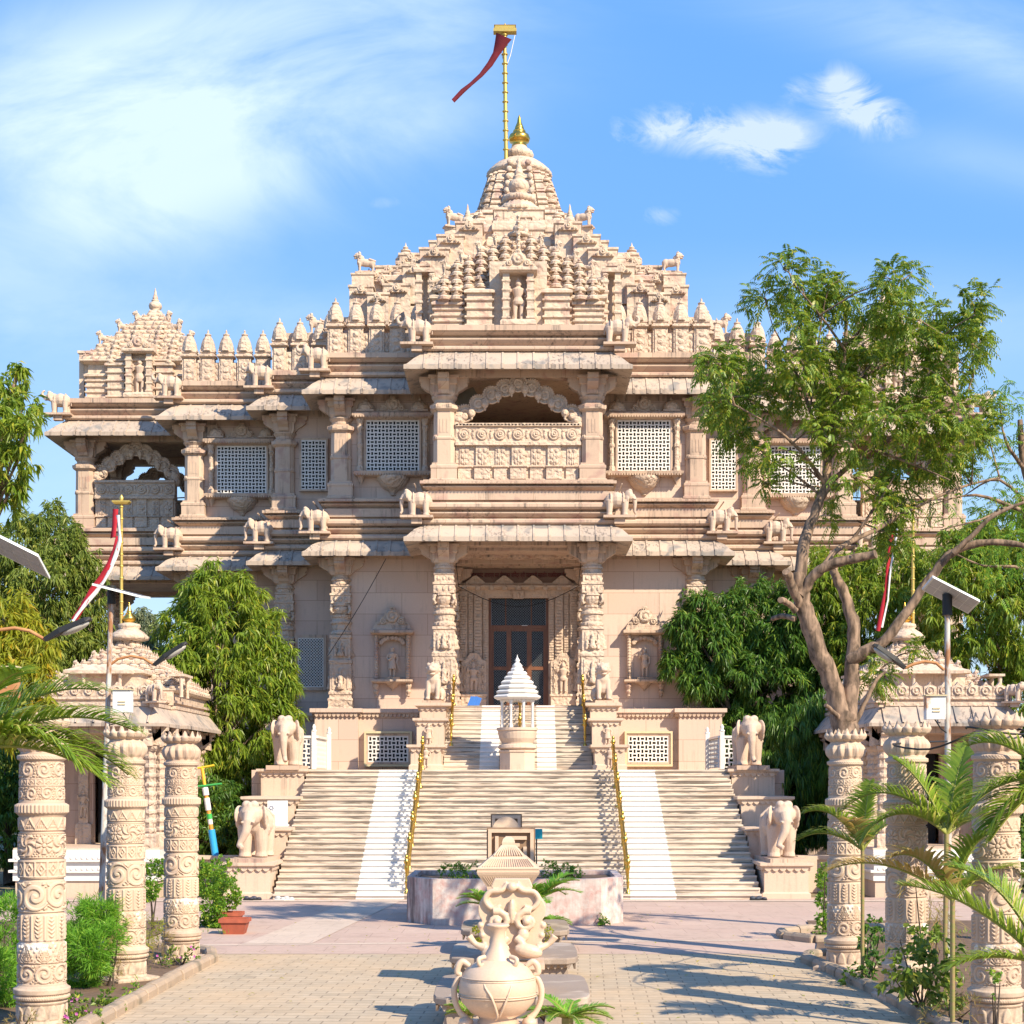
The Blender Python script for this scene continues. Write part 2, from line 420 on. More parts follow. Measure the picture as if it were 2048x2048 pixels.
def lion_mb(sit=False, vox=.017):
    """stone guardian lion ~1 m to the crown of the head, facing -y"""
    mb = MB()
    if sit:
        mb.ell((0, .20, .24), (.22, .28, .25)); mb.ell((0, .0, .46), (.20, .22, .32), (R(-20), 0, 0)); mb.ell((0, -.10, .60), (.19, .17, .22))
        for s in (-1, 1):
            mb.tube([(s * .12, -.14, .55), (s * .13, -.20, .28), (s * .13, -.22, .06)], [.09, .065, .06], 10); mb.ell((s * .13, -.28, .05), (.07, .11, .05))
            mb.ell((s * .20, .16, .18), (.10, .20, .18)); mb.ell((s * .22, -.04, .05), (.06, .13, .05))
        hx, hy, hz = 0, -.16, .84
    else:
        mb.ell((0, .14, .48), (.15, .36, .17)); mb.ell((0, -.12, .55), (.17, .19, .23)); mb.ell((0, .40, .48), (.15, .17, .19))
        for x, y in ((-.10, -.18), (.10, -.18), (-.10, .42), (.10, .42)):
            mb.tube([(x, y, .46), (x, y + (.05 if y > 0 else 0), .24), (x, y, .04)], [.085, .055, .05], 10); mb.ell((x, y - .05, .035), (.06, .10, .04))
        mb.tube([(0, .50, .56), (.10, .58, .60), (.17, .42, .62), (.16, .25, .66)], [.045, .045, .045, .05], 8); mb.ell((0, -.10, .70), (.15, .16, .16)); mb.ell((0, .15, .52), (.18, .38, .18)); mb.ell((0, .40, .50), (.19, .2, .22))
        hx, hy, hz = 0, -.24, .82
    mb.ell((hx, hy, hz), (.17, .17, .17)); mb.ell((hx, hy - .15, hz - .02), (.10, .09, .06)); mb.ell((hx, hy - .14, hz - .13), (.085, .07, .03))
    for s in (-1, 1):
        mb.ell((hx + s * .13, hy + .02, hz + .14), (.05, .03, .06)); mb.ell((hx + s * .065, hy - .145, hz + .06), (.032, .03, .03))
    for k in range(11):       # mane curls
        a = math.pi * 2 * k / 11; mb.ell((hx + .17 * math.cos(a), hy + .06, hz - .02 + .18 * math.sin(a)), (.055, .07, .055))
    for x in (-.1, 0, .1):
        for z in (-.2, -.32): mb.ell((hx + x, hy - .01, hz + z), (.055, .05, .07))
    return remesh(mb, vox, 1)
ELE = {k: elephant_mb(k) for k in ('down', 'side', 'up')}
LION = {True: lion_mb(True), False: lion_mb(False)}
def figure(pose=0):
    """standing stone figure 1 m tall, facing -y"""
    mb = MB()
    lean = .02 if pose else 0
    for s in (-1, 1):
        mb.tube([(s * .065, 0, .02), (s * .07, -.01, .25), (s * .075 + lean, 0, .50)], [.036, .048, .07], 8)
        mb.ell((s * .07, -.05, .02), (.04, .085, .03), n=8)
    if pose == 0:      # coat to the knees
        mb.lathe(0, 0, [(.15, .28), (.135, .42), (.115, .55), (.10, .62), (.13, .74), (.14, .80), (.07, .845)], 12)
    elif pose == 1:    # waist cloth
        mb.lathe(0, 0, [(.10, .34), (.13, .44), (.12, .52), (.09, .60), (.12, .72), (.145, .80), (.06, .85)], 12)
    else:
        mb.lathe(0, 0, [(.11, .40), (.13, .48), (.085, .58), (.12, .70), (.14, .79), (.05, .85)], 12)
    mb.tube([(0, 0, .82), (0, 0, .90)], [.05, .045], 8)
    mb.ell((0, -.01, .925), (.062, .07, .075), n=12); mb.ell((0, -.075, .915), (.014, .018, .02), n=6)
    for s in (-1, 1): mb.ell((s * .062, 0, .92), (.014, .02, .03), n=6)
    if pose == 0: mb.lathe(0, 0, [(.072, .96), (.085, .985), (.06, 1.02), (.01, 1.04)], 10)
    else: mb.lathe(0, 0, [(.065, .965), (.06, 1.0), (.03, 1.03), (.03, 1.05), (.005, 1.09)], 10)
    if pose == 0:
        mb.tube([(-.14, 0, .79), (-.17, -.01, .64), (-.10, -.10, .58), (-.03, -.13, .66)], [.045, .04, .033, .03], 8)
        mb.tube([(.14, 0, .79), (.18, .0, .63), (.16, -.06, .50)], [.045, .04, .03], 8)
        mb.tube([(.16, -.06, .50), (.21, -.07, .36), (.27, -.06, .22)], [.025, .02, .018], 6)
    elif pose == 1:
        mb.tube([(.14, 0, .79), (.175, .0, .64), (.16, -.04, .48)], [.045, .038, .03], 8)
        mb.tube([(-.14, 0, .79), (-.20, -.03, .68), (-.17, -.10, .80)], [.045, .038, .03], 8); mb.ell((-.17, -.11, .84), (.03, .025, .045), n=8)
    else:
        mb.tube([(.13, 0, .79), (.20, .0, .66), (.15, -.08, .60)], [.04, .033, .026], 8)
        mb.tube([(-.13, 0, .79), (-.20, .0, .70), (-.19, -.06, .86)], [.04, .033, .026], 8)
    return remesh(mb, .012, 1)
FIG = [figure(0), figure(1), figure(2)]

# ================================================================ TEMPLE
PLAN_L = [(-13.4, 71), (-18.55, 71), (-18.55, 65), (-13.4, 65), (-13.4, 62.2), (-9.6, 62.2), (-9.6, 60.6), (-7.15, 60.6), (-7.15, 58.1), (-3.2, 58.1), (-3.2, 54.6)]
PLAN = PLAN_L + [(-x, y) for x, y in PLAN_L[::-1]]
T = tag(empty('temple', (0, 54, 0)), 'large carved pink sandstone temple with stepped roofs, verandas and a tall gilded tower', 'temple')
def P(mb, name, mat, parent=None, smooth=None):
    """build a part of the temple (world coordinates kept)"""
    o = mb.build(name, M[mat] if isinstance(mat, str) else mat, None, smooth)
    par = parent or T
    o.parent = par; o.matrix_parent_inverse = Matrix.Translation(-Vector(par.location)) if par.parent is None else Matrix.Identity(4)
    return o
def PI(o, loc, rz=0.0, sc=1.0):
    """place a linked copy of a part prototype on the temple"""
    c = inst(o, T, None, rz, sc); c.matrix_parent_inverse = Matrix.Identity(4); c.location = Vector(loc) - Vector(T.location); return c
def proto(o):
    o.parent = None; return o

# perforated screens -------------------------------------------------
def perforated(mask, w, h, t, mb=None, x0=0.0, z0=0.0, y=0.0):
    """mask: 2d bool array (rows z, cols x), True = solid. plate from y (front) to y+t"""
    mb = mb or MB(); nz, nx = mask.shape; dx = w / nx; dz = h / nz
    V = []; Fc = []
    def q(a, b, c, d):
        k = len(V); V.extend((a, b, c, d)); Fc.append((k, k + 1, k + 2, k + 3))
    # merge runs of solid cells per row
    for i in range(nz):
        j = 0
        while j < nx:
            if mask[i, j]:
                k = j
                while k < nx and mask[i, k]: k += 1
                xa, xb, za, zb = x0 + j * dx, x0 + k * dx, z0 + i * dz, z0 + (i + 1) * dz
                q((xa, y, za), (xb, y, za), (xb, y, zb), (xa, y, zb))
                q((xa, y, za), (xa, y, zb), (xa, y + t, zb), (xa, y + t, za))
                q((xb, y, za), (xb, y + t, za), (xb, y + t, zb), (xb, y, zb))
                j = k
            else: j += 1
    for j in range(nx):
        for i in range(nz):
            if mask[i, j]:
                xa, xb = x0 + j * dx, x0 + (j + 1) * dx
                if i == 0 or not mask[i - 1, j]: z = z0 + i * dz; q((xa, y, z), (xa, y + t, z), (xb, y + t, z), (xb, y, z))
                if i == nz - 1 or not mask[i + 1, j]: z = z0 + (i + 1) * dz; q((xa, y, z), (xb, y, z), (xb, y + t, z), (xa, y + t, z))
    mb.add(V, Fc); return mb
CELL = ["........",
        "..####..",
        ".#....#.",
        "........"]
def jali_mask(cx, cz, frame=1):
    """alternating square and oblong openings, 6 units per cell"""
    c = 6; m = np.ones((cz * c, cx * c), bool)
    for i in range(cz):
        for j in range(cx):
            z, x = i * c, j * c
            if (i + j) % 2 == 0: m[z + 1:z + 4, x + 0:x + 5] = False
            else: m[z + 0:z + 5, x + 1:x + 4] = False
    mm = np.ones((cz * c + 2 * frame, cx * c + 2 * frame), bool)
    mm[frame:-frame, frame:-frame] = m; return mm
def diamond_mask(nx, nz, per=6, fr=2, lw=2):
    m = np.ones((nz, nx), bool)
    for i in range(nz):
        for j in range(nx):
            a = (i + j) % per; b = (i - j) % per
            m[i, j] = (a < lw) or (b < lw)
    m[:fr] = m[-fr:] = True; m[:, :fr] = m[:, -fr:] = True
    return m

# walls and slabs ------------------------------------------------------
def inset(plan, k):
    mb = MB(); P_ = [Vector(p) for p in plan]; out = []
    for i in range(len(P_)):
        d = []
        if i: d.append((P_[i] - P_[i - 1]).normalized())
        if i < len(P_) - 1: d.append((P_[i + 1] - P_[i]).normalized())
        ns = [Vector((q.y, -q.x)) for q in d]
        o = ns[0] if len(ns) == 1 else (ns[0] + ns[1]) / max(.2, 1 + ns[0].dot(ns[1]))
        out.append((P_[i].x - o.x * k, P_[i].y - o.y * k))
    return out
def slab(plan, z0, z1, mb=None):
    mb = mb or MB(); k = len(plan)
    v = [(x, y, z0) for x, y in plan] + [(x, y, z1) for x, y in plan]
    return mb.add(v, [tuple(range(k)), tuple(range(2 * k - 1, k - 1, -1))] + [(i, (i + 1) % k, (i + 1) % k + k, i + k) for i in range(k)])
full = inset(PLAN, .35) 
full[0] = (-13.4, 70.65); full[-1] = (13.4, 70.65)
body = full[:1] + full[1:-1] + full[-1:] 
P(slab(body + [(13.4, 84), (-13.4, 84)], 11.55, 13.58), 'floor_slab', 'stone')
P(slab(body + [(13.39, 83.98), (-13.39, 83.98)], 17.5, 18.85), 'roof_slab', 'stone')
mb = MB()   # main walls
for s in (-1, 1):
    for (xa, xb, y) in ((2.95, 6.75, 58.45), (6.75, 9.1, 60.95), (9.1, 12.95, 62.55)):
        for z0, z1 in ((5.8, 11.6), (13.5, 17.6)):
            mb.box(s * xa, y, z0, s * xb, y + 1.2, z1)
    for (x, ya, yb) in ((6.75, 59.65, 60.95), (9.1, 62.15, 62.55)):
        for z0, z1 in ((5.8, 11.6), (13.5, 17.6)):
            mb.box(s * x, ya, z0, s * (x - .4), yb, z1)
    for z0, z1 in ((5.8, 11.6), (13.5, 17.6)):
        mb.box(s * 12.95, 63.75, z0, s * 12.55, 83.5, z1)
    mb.box(s * 2.95, 59.65, 13.5, s * 2.6, 66, 17.6)
mb.box(-12.5, 83.2, 5.8, 12.5, 83.6, 17.6)
# entrance wall around the door (door opening 2.2 m wide)
mb.box(-2.95, 59.2, 5.8, -1.12, 59.6, 11.6); mb.box(1.12, 59.2, 5.8, 2.95, 59.6, 11.6); mb.box(-1.12, 59.2, 10.15, 1.12, 59.6, 11.6)
P(mb, 'wall', 'wall')
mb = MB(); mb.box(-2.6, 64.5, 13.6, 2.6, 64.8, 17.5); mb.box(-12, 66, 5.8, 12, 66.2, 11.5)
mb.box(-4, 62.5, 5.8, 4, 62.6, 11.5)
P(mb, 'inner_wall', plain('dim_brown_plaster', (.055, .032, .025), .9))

# plinth ---------------------------------------------------------------
PL = [(-19.6, 72), (-19.6, 64.3), (-13.9, 64.3), (-13.9, 61.5), (-9.95, 61.5), (-9.95, 60.1), (-7.3, 60.1), (-7.3, 56.8), (-5.75, 56.8), (-5.75, 57.15), (-3.3, 57.15), (-3.3, 54.75)]
PLF = PL + [(-x, y) for x, y in PL[::-1]]
mb = slab(PLF, 0, 5.62)
mb.sweep(PLF, [(0, 5.62), (.10, 5.62), (.10, 5.66), (.16, 5.66), (.16, 5.80), (0, 5.80), (-1.5, 5.80)])
mb.add([(x, y, 5.79) for x, y in PLF], [tuple(range(len(PLF)))[::-1]])
P(mb, 'plinth', 'wall')
def dentils(plan, off, z0, z1, per, w, mb=None, d=.05):
    mb = mb or MB()
    Pn = [Vector(p) for p in plan]
    for a, b in zip(Pn[:-1], Pn[1:]):
        L = (b - a).length; t = (b - a) / L; n = Vector((t.y, -t.x)); k = max(1, int(L / per))
        for i in range(k):
            c = a + t * (L * (i + .5) / k) + n * (off + d / 2)
            hx = abs(t.x) * w / 2 + abs(n.x) * d / 2; hy = abs(t.y) * w / 2 + abs(n.y) * d / 2
            mb.stack(c.x, c.y, [(hx * .35, hy * .35 if abs(t.y) > .5 else hy, z0), (hx, hy, (z0 + z1) / 2), (hx, hy, z1)])
    return mb
P(dentils(PLF[5:-5], .003, 5.50, 5.617, .15, .13, d=.09), 'scalloped_edging', 'stone')
P(dentils(PLAN[3:-3], .36, 13.40, 13.46, .12, .07, d=.04), 'dentil_course', 'stone')

# cornice courses --------------------------------------------------------
def course(z0, hs):
    """hs: list of (height, offset, kind)"""
    pr = []; z = z0
    for h, o, k in hs:
        if k == 'b': pr += [(o, z), (o, z + h)]                       # plain band
        elif k == 'r': pr += [(o - .08, z), (o, z + h * .3), (o, z + h * .7), (o - .08, z + h)]   # rounded
        elif k == 's': pr += [(o - .14, z), (o, z + h * .75), (o, z + h)]       # splayed
        z += h
    return pr
mid = course(11.9, [(.12, .0, 'b'), (.20, .18, 'r'), (.07, -.08, 'b'), (.15, .14, 's'), (.10, -.06, 'b'), (.24, .22, 'r'), (.09, -.04, 'b'), (.29, .10, 'b'), (.08, -.10, 'b'), (.11, .09, 's'), (.07, -.05, 'b'), (.10, .18, 'b'), (.05, .07, 'b')])
mid += [(-.6, mid[-1][1])]
top = course(17.9, [(.10, -.05, 'b'), (.17, .14, 'r'), (.08, -.10, 'b'), (.19, .07, 's'), (.11, -.12, 'b'), (.12, .15, 's'), (.18, .22, 'b')])
top += [(-.6, top[-1][1])]
mb = MB(); mb.sweep(PLAN, mid, caps=False); P(mb, 'cornice', 'stone')
mb = MB(); mb.sweep(PLAN, top, caps=False); P(mb, 'cornice', 'stone')
print('course tops', mid[-2], top[-2])

# eaves ------------------------------------------------------------------
def eave_prof(zb, zt):
    return [(-.30, zb + .26), (.62, zb), (.70, zb), (.70, zb + .15), (.60, zb + .20), (.36, zb + .46), (.12, zt - .10), (-.02, zt), (-.30, zt)]
def eave_piece(i0, i1, zb, zt):
    mb = MB(); mb.sweep(PLAN, eave_prof(zb, zt), i0, i1)
    Pn = [Vector(p) for p in PLAN]
    # raised ribs and the drip lip between the panels
    for i in range(i0, i1):
        a, b = Pn[i], Pn[i + 1]; L = (b - a).length; t = (b - a) / L; n = Vector((t.y, -t.x))
        conv0 = i > 0 and (Pn[i] - Pn[i - 1]).cross(b - a) > 0
        k = max(1, round(L / .52)); 
        for j in range(k + 1):
            c = a + t * (L * j / k + (0.0))
            prof = [(.725, zb + .02), (.725, zb + .185), (.61, zb + .235), (.36, zb + .495), (.12, zt - .06), (.0, zt + .01)]
            for wv, lift in ((.035, 0.0),):
                rings = []
                for o, z in prof:
                    p0 = c + n * o - t * wv; p1 = c + n * o + t * wv
                    rings.append((p0, p1, z))
                v = []; 
                for p0, p1, z in rings:
                    v += [(p0.x, p0.y, z), (p1.x, p1.y, z), (p0.x - n.x * .07, p0.y - n.y * .07, z - .04), (p1.x - n.x * .07, p1.y - n.y * .07, z - .04)]
                f = []
                for r in range(len(rings) - 1):
                    q = r * 4
                    f += [(q, q + 1, q + 5, q + 4), (q, q + 4, q + 6, q + 2), (q + 1, q + 3, q + 7, q + 5)]
                mb.add(v, f)
    return mb
SEGS = [(1, 3), (3, 5), (5, 7), (7, 9), (9, 12), (12, 14), (14, 16), (16, 18), (18, 20)]
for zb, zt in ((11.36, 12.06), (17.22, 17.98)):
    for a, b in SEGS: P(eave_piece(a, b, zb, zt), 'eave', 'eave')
# soffits / beams over columns
BEAM = inset(PLAN, .34); BEAM2 = inset(PLAN, .90)
for z0, z1 in ((11.37, 11.60), (17.20, 17.52)):
    mb = MB()
    for i in range(1, len(PLAN) - 2):
        a, b = Vector(BEAM[i]), Vector(BEAM[i + 1]); c, d = Vector(BEAM2[i + 1]), Vector(BEAM2[i])
        mb.rings([[(q.x, q.y, z0) for q in (a, b, c, d)], [(q.x, q.y, z1) for q in (a, b, c, d)]])
    P(mb, 'beam', 'stone')
    for s in (-1, 1):
        mb = MB(); mb.box(s * 17.65, 70.1, z0, s * 13.4, 70.66, z1); mb.box(s * 13.9, 65.5, z0, s * 13.4, 70.1, z1); P(mb, 'beam', 'stone')

# columns ----------------------------------------------------------------
def bracket(mb, z0, z1, reach, w):
    h = z1 - z0
    out = [(.28, z1), (reach, z1), (reach, z1 - .24 * h), (reach - .07, z1 - .28 * h), (reach - .04, z1 - .42 * h), (reach - .2, z1 - .60 * h), (reach - .36, z1 - .72 * h), (reach - .42, z0 + .12 * h), (.30, z0)]
    for s in (-1, 1):
        poly = [(s * x, z) for x, z in out]
        mb.extr(poly, -w, w)
        q = MB(); q.extr(poly, -w, w); mb.put(q, rz=R(90))
    mb.cbox(0, 0, z1 - .13 * h, reach * .62, reach * .62, .12 * h)
def lower_column():
    """5.25 m carved column, base at z=0"""
    mb = MB()
    mb.stack(0, 0, [(.47, .47, 0), (.47, .47, .10), (.44, .44, .14), (.44, .44, .34), (.46, .46, .37), (.46, .46, .42), (.40, .40, .48), (.40, .40, .56), (.43, .43, .58), (.43, .43, .66), (.385, .385, .70), (.385, .385, 1.62), (.42, .42, 1.66), (.42, .42, 1.76), (.36, .36, 1.82), (.36, .36, 2.50), (.40, .40, 2.54), (.40, .40, 2.62)])
    o8 = 22.5
    pr = [(.36, 2.62), (.40, 2.68), (.40, 2.74), (.33, 2.80), (.35, 2.86), (.35, 3.0), (.41, 3.04), (.41, 3.10), (.34, 3.16), (.34, 3.22), (.38, 3.26), (.38, 3.32)]
    mb.lathe(0, 0, pr, 16, smooth=False)
    mb.lathe(0, 0, [(.27, 3.32), (.33, 3.40), (.385, 3.52), (.385, 3.60), (.35, 3.62), (.40, 3.64), (.40, 3.72)], 20, smooth=False, flute=.06, nf=20)
    mb.stack(0, 0, [(.36, .36, 3.72), (.36, .36, 3.98), (.39, .39, 4.0), (.39, .39, 4.06), (.33, .33, 4.08), (.33, .33, 4.30), (.36, .36, 4.32), (.36, .36, 4.37)])
    mb.lathe(0, 0, [(.31, 4.37), (.33, 4.40), (.33, 4.50), (.38, 4.53), (.38, 4.58), (.33, 4.61), (.33, 4.70), (.40, 4.78), (.40, 4.82)], 20, smooth=False, flute=.05, nf=20)
    # carved figures and panels on the visible faces
    for k in range(4):
        q = MB()
        for z, hh, w in ((.76, .80, .30), (1.90, .54, .26)):
            q.box(-w, -.41 if z < 1.2 else -.385, z, -w + .05, -.36, z + hh); q.box(w - .05, -.41 if z < 1.2 else -.385, z, w, -.36, z + hh)
            y = -.40 if z < 1.2 else -.375
            q.lathe(0, y, [(.13, z), (.16, z + .06), (.10, z + hh * .3), (.09, z + hh * .38), (.12, z + hh * .55), (.05, z + hh * .64), (.07, z + hh * .72), (.06, z + hh * .84), (.01, z + hh * .92)], 8)
            for s_ in (-1, 1): q.tube([(s_ * .10, y, z + hh * .55), (s_ * .17, y - .02, z + hh * .38), (s_ * .12, y - .04, z + hh * .25)], .03, 5)
        for j in range(3):
            x = -.2 + .2 * j
            q.lathe(x, -.36, [(.07, 2.24 - .35), (.075, 2.1), (.03, 2.28), (.045, 2.34), (.01, 2.4)], 6)
        for j in range(3): q.ell((-.2 + .2 * j, -.36, 3.85), (.07, .04, .09), n=8); q.ell((-.2 + .2 * j, -.33, 4.19), (.06, .03, .07), n=8)
        for s_ in (-1, 1):     # leaf volutes at the pot
            q.tube([(s_ * .30, -.34, 3.66), (s_ * .36, -.36, 3.5), (s_ * .30, -.36, 3.36), (s_ * .24, -.34, 3.42)], [.05, .06, .045, .02], 6)
        mb.put(q, rz=R(90) * k)
    return mb
def capital_mb(z0, z1, reach=.86, w=.19):
    mb = MB(); bracket(mb, z0, z1, reach, w)
    mb.stack(0, 0, [(.34, .34, z0), (.40, .40, z0 + .12), (.40, .40, z1 - .30), (.46, .46, z1 - .26), (.46, .46, z1)])
    return mb
def upper_column():
    mb = MB()
    mb.stack(0, 0, [(.50, .50, 0), (.50, .50, .07), (.45, .45, .10), (.45, .45, .42), (.47, .47, .44), (.47, .47, .52), (.41, .41, .56), (.41, .41, .62)])
    ch = [(1, .62), (.62, 1), (-.62, 1), (-1, .62), (-1, -.62), (-.62, -1), (.62, -1), (1, -.62)]
    mb.poly_stack(0, 0, ch, [(.37, .62), (.37, 1.38), (.395, 1.40), (.395, 1.46), (.36, 1.50), (.355, 2.30)])
    mb.poly_stack(0, 0, ch, [(.36, 2.30), (.42, 2.34), (.47, 2.38), (.47, 2.50), (.40, 2.54), (.40, 2.57)])
    for k in range(4):
        q = MB()
        for x in (-.12, .0, .12): q.box(x - .035, -.372, 1.62, x + .035, -.35, 2.06)
        q.box(-.28, -.49, 2.42, -.10, -.4, 2.52); q.box(.10, -.49, 2.42, .28, -.4, 2.52)
        q.ell((-.28, -.33, 1.46), (.05, .05, .09), n=8); q.ell((.28, -.33, 1.46), (.05, .05, .09), n=8)
        mb.put(q, rz=R(90) * k)
    mb.lathe(0, 0, [(.34, 2.57), (.36, 2.60), (.36, 2.68), (.45, 2.78), (.45, 2.82)], 24, smooth=False, flute=.05, nf=24)
    return mb
lc = proto(lower_column().build('column', M['carved'])); lcap = capital_mb(4.70, 5.30).build('capital', M['stone'], lc)
uc = proto(upper_column().build('column', M['stone'])); ucap = capital_mb(2.80, 3.46).build('capital', M['stone'], uc)
colpos = []
for s in (-1, 1):
    colpos += [(s * 2.57, 55.2), (s * 6.53, 58.5), (s * 8.98, 61.0), (s * 12.78, 62.6), (s * 17.93, 65.65), (s * 17.93, 70.3), (s * 13.95, 70.3), (s * 2.57, 58.85)]
for x, y in colpos:
    if abs(y - 58.85) > .01:
        PI(lc, (x, y, 5.76), 0, (1, 1, 1.064)); PI(uc, (x, y, 13.55), 0, (1, 1, 1.062))
    else: PI(lc, (x, y, 5.76), 0, (1, 1, 1.0))
for o in (lc, uc):
    for ch in list(o.children): bpy.data.objects.remove(ch)
    bpy.data.objects.remove(o)

# windows ----------------------------------------------------------------
def small_post(mb, x, y, z0, z1, r=.085):
    h = z1 - z0
    mb.lathe(x, y, [(r * 1.5, z0), (r * 1.5, z0 + .08 * h), (r, z0 + .12 * h), (r * .9, z0 + .45 * h), (r * 1.25, z0 + .48 * h), (r * 1.25, z0 + .52 * h), (r * .9, z0 + .55 * h), (r * .9, z0 + .78 * h), (r * 1.5, z0 + .84 * h), (r * 1.1, z0 + .88 * h), (r * 1.7, z0 + .97 * h), (r * 1.7, z1)], 8, smooth=False)
def crest(mb, cx, y, z, w, h, d=.14):
    """stepped ogee pediment with discs"""
    pts = [(-1, 0), (-.92, .18), (-.72, .22), (-.66, .45), (-.45, .50), (-.38, .72), (-.2, .8), (-.14, 1.0), (.14, 1.0), (.2, .8), (.38, .72), (.45, .5), (.66, .45), (.72, .22), (.92, .18), (1, 0)]
    mb.extr([(cx + a * w, z + b * h) for a, b in pts], y, y + d)
    q = MB()
    for rx, rz_, rr in ((0, .42, .34), (-.5, .2, .17), (.5, .2, .17), (0, .82, .12), (-.78, .08, .08), (.78, .08, .08)):
        t = MB(); t.lathe(0, 0, [(rr * h, 0), (rr * h, .05), (rr * h * .6, .055), (rr * h * .45, .02), (rr * h * .3, .07), (.01, .08)], 12)
        mb.put(t, M=Matrix.Translation((cx + rx * w, y, z + rz_ * h + rr * h * .2)) @ Matrix.Rotation(R(90), 4, 'X'))
def dome(mb, x, y, z, r):
    mb.cbox(x, y, z, r * 1.05, r * 1.05, r * .18)
    mb.lathe(x, y, [(r, z + r * .18), (r * 1.08, z + r * .5), (r * .95, z + r * .95), (r * .55, z + r * 1.3), (r * .18, z + r * 1.48), (r * .26, z + r * 1.6), (r * .1, z + r * 1.75), (.01, z + r * 2.1)], 16, flute=.12, nf=16)
JM = {}
def jali_window(name='window', w=1.95, h=1.87, cells=(14, 13), rich=True, mat='marble'):
    """front plane y=0, centred x, sill z=0"""
    fr = MB(); t = .07
    fr.box(-w / 2 - t, -.17, -t, -w / 2, .02, h + t); fr.box(w / 2, -.17, -t, w / 2 + t, .02, h + t); fr.box(-w / 2, -.17, h, w / 2, .02, h + t); fr.box(-w / 2, -.17, -t, w / 2, .02, 0)
    o = fr.build(name, M['stone'])
    key = (w, h, cells)
    if key not in JM: JM[key] = perforated(jali_mask(*cells), w, h, .04, x0=-w / 2, y=-.15)
    JM[key].build('lattice', M[mat], o)
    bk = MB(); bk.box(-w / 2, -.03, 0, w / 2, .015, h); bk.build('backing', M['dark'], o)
    if rich:
        for s in (-1, 1):
            sd = MB(); small_post(sd, s * (w / 2 + .22), -.20, -.05, h + .02, .09)
            sd.box(s * (w / 2 + .075), -.08, 0, s * (w / 2 + .36), .01, h)
            sd.build('side_post', M['carved'], o)
        hd = MB(); hd.stack(0, -.16, [(w / 2 + .36, .12, h + .02), (w / 2 + .50, .30, h + .10), (w / 2 + .50, .32, h + .20), (w / 2 + .42, .20, h + .28)])
        for i in range(28): hd.cbox(-w / 2 - .42 + (w + .84) * (i + .5) / 28, -.47, h + .045, .028, .03, .06)
        hd.build('canopy', M['stone'], o)
        cr = MB(); crest(cr, 0, -.18, h + .28, .62, .62)
        dome(cr, -w / 2 - .02, -.10, h + .28, .30); dome(cr, w / 2 + .02, -.10, h + .28, .30)
        cr.build('crest', M['carved'], o)
        si = MB(); si.stack(0, -.18, [(w / 2 + .34, .16, -.22), (w / 2 + .44, .28, -.15), (w / 2 + .46, .30, -.06), (w / 2 + .40, .2, -.03)])
        for i in range(28): si.cbox(-w / 2 - .38 + (w + .76) * (i + .5) / 28, -.45, -.21, .028, .03, .06)
        for s in (-1, 1): si.lathe(s * (w / 2 + .2), -.14, [(.01, -.52), (.05, -.46), (.05, -.42), (.10, -.38), (.10, -.30), (.15, -.22)], 8)
        si.build('sill', M['stone'], o)
        bw = MB(); bw.lathe(0, 0, [(.02, -.90), (.10, -.87), (.07, -.82), (.15, -.76), (.17, -.71), (.32, -.66), (.45, -.54), (.53, -.40), (.60, -.33), (.60, -.22)], 28, flute=.10, nf=28)
        bw.build('bracket_bowl', M['carved'], o)
    return proto(o)
wp = jali_window()
for s in (-1, 1):
    PI(wp, (s * 4.62, 58.42, 14.60)); PI(wp, (s * 10.90, 62.52, 14.52))
w2 = jali_window(w=.95, h=1.9, cells=(7, 13), rich=False)
for s in (-1, 1): PI(w2, (s * 7.86, 60.92, 14.38))
w4 = jali_window(w=1.45, h=.95, cells=(10, 6), rich=False)
f4 = MB(); 
for a, b, c, d in ((-.86, -.16, .86, -.08), (-.86, 1.03, .86, 1.11), (-.86, -.08, -.79, 1.03), (.79, -.08, .86, 1.03)): f4.box(a, -.22, b, c, .02, d)
f4.build('outer_frame', M['frame'], w4)
for s in (-1, 1): PI(w4, (s * 4.68, 57.12, 3.88))
# diamond lattice windows downstairs
o = MB(); 
for a, b, c, d in ((-.60, -.12, .60, -.0), (-.60, 1.9, .60, 2.02), (-.60, 0, -.49, 1.9), (.49, 0, .60, 1.9)): o.box(a, -.08, b, c, .05, d)
w3 = proto(o.build('window', M['stone']))
perforated(diamond_mask(62, 118, 7, 2), .98, 1.9, .03, x0=-.49, y=-.06).build('lattice', M['marble'], w3)
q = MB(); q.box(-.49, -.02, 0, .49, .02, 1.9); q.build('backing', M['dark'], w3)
for s in (-1, 1): PI(w3, (s * 7.98, 60.92, 6.80))
for o in (wp, w2, w4, w3):
    for ch in list(o.children): bpy.data.objects.remove(ch)
    bpy.data.objects.remove(o)

# statues used in niches and shrines ----------------------------------------

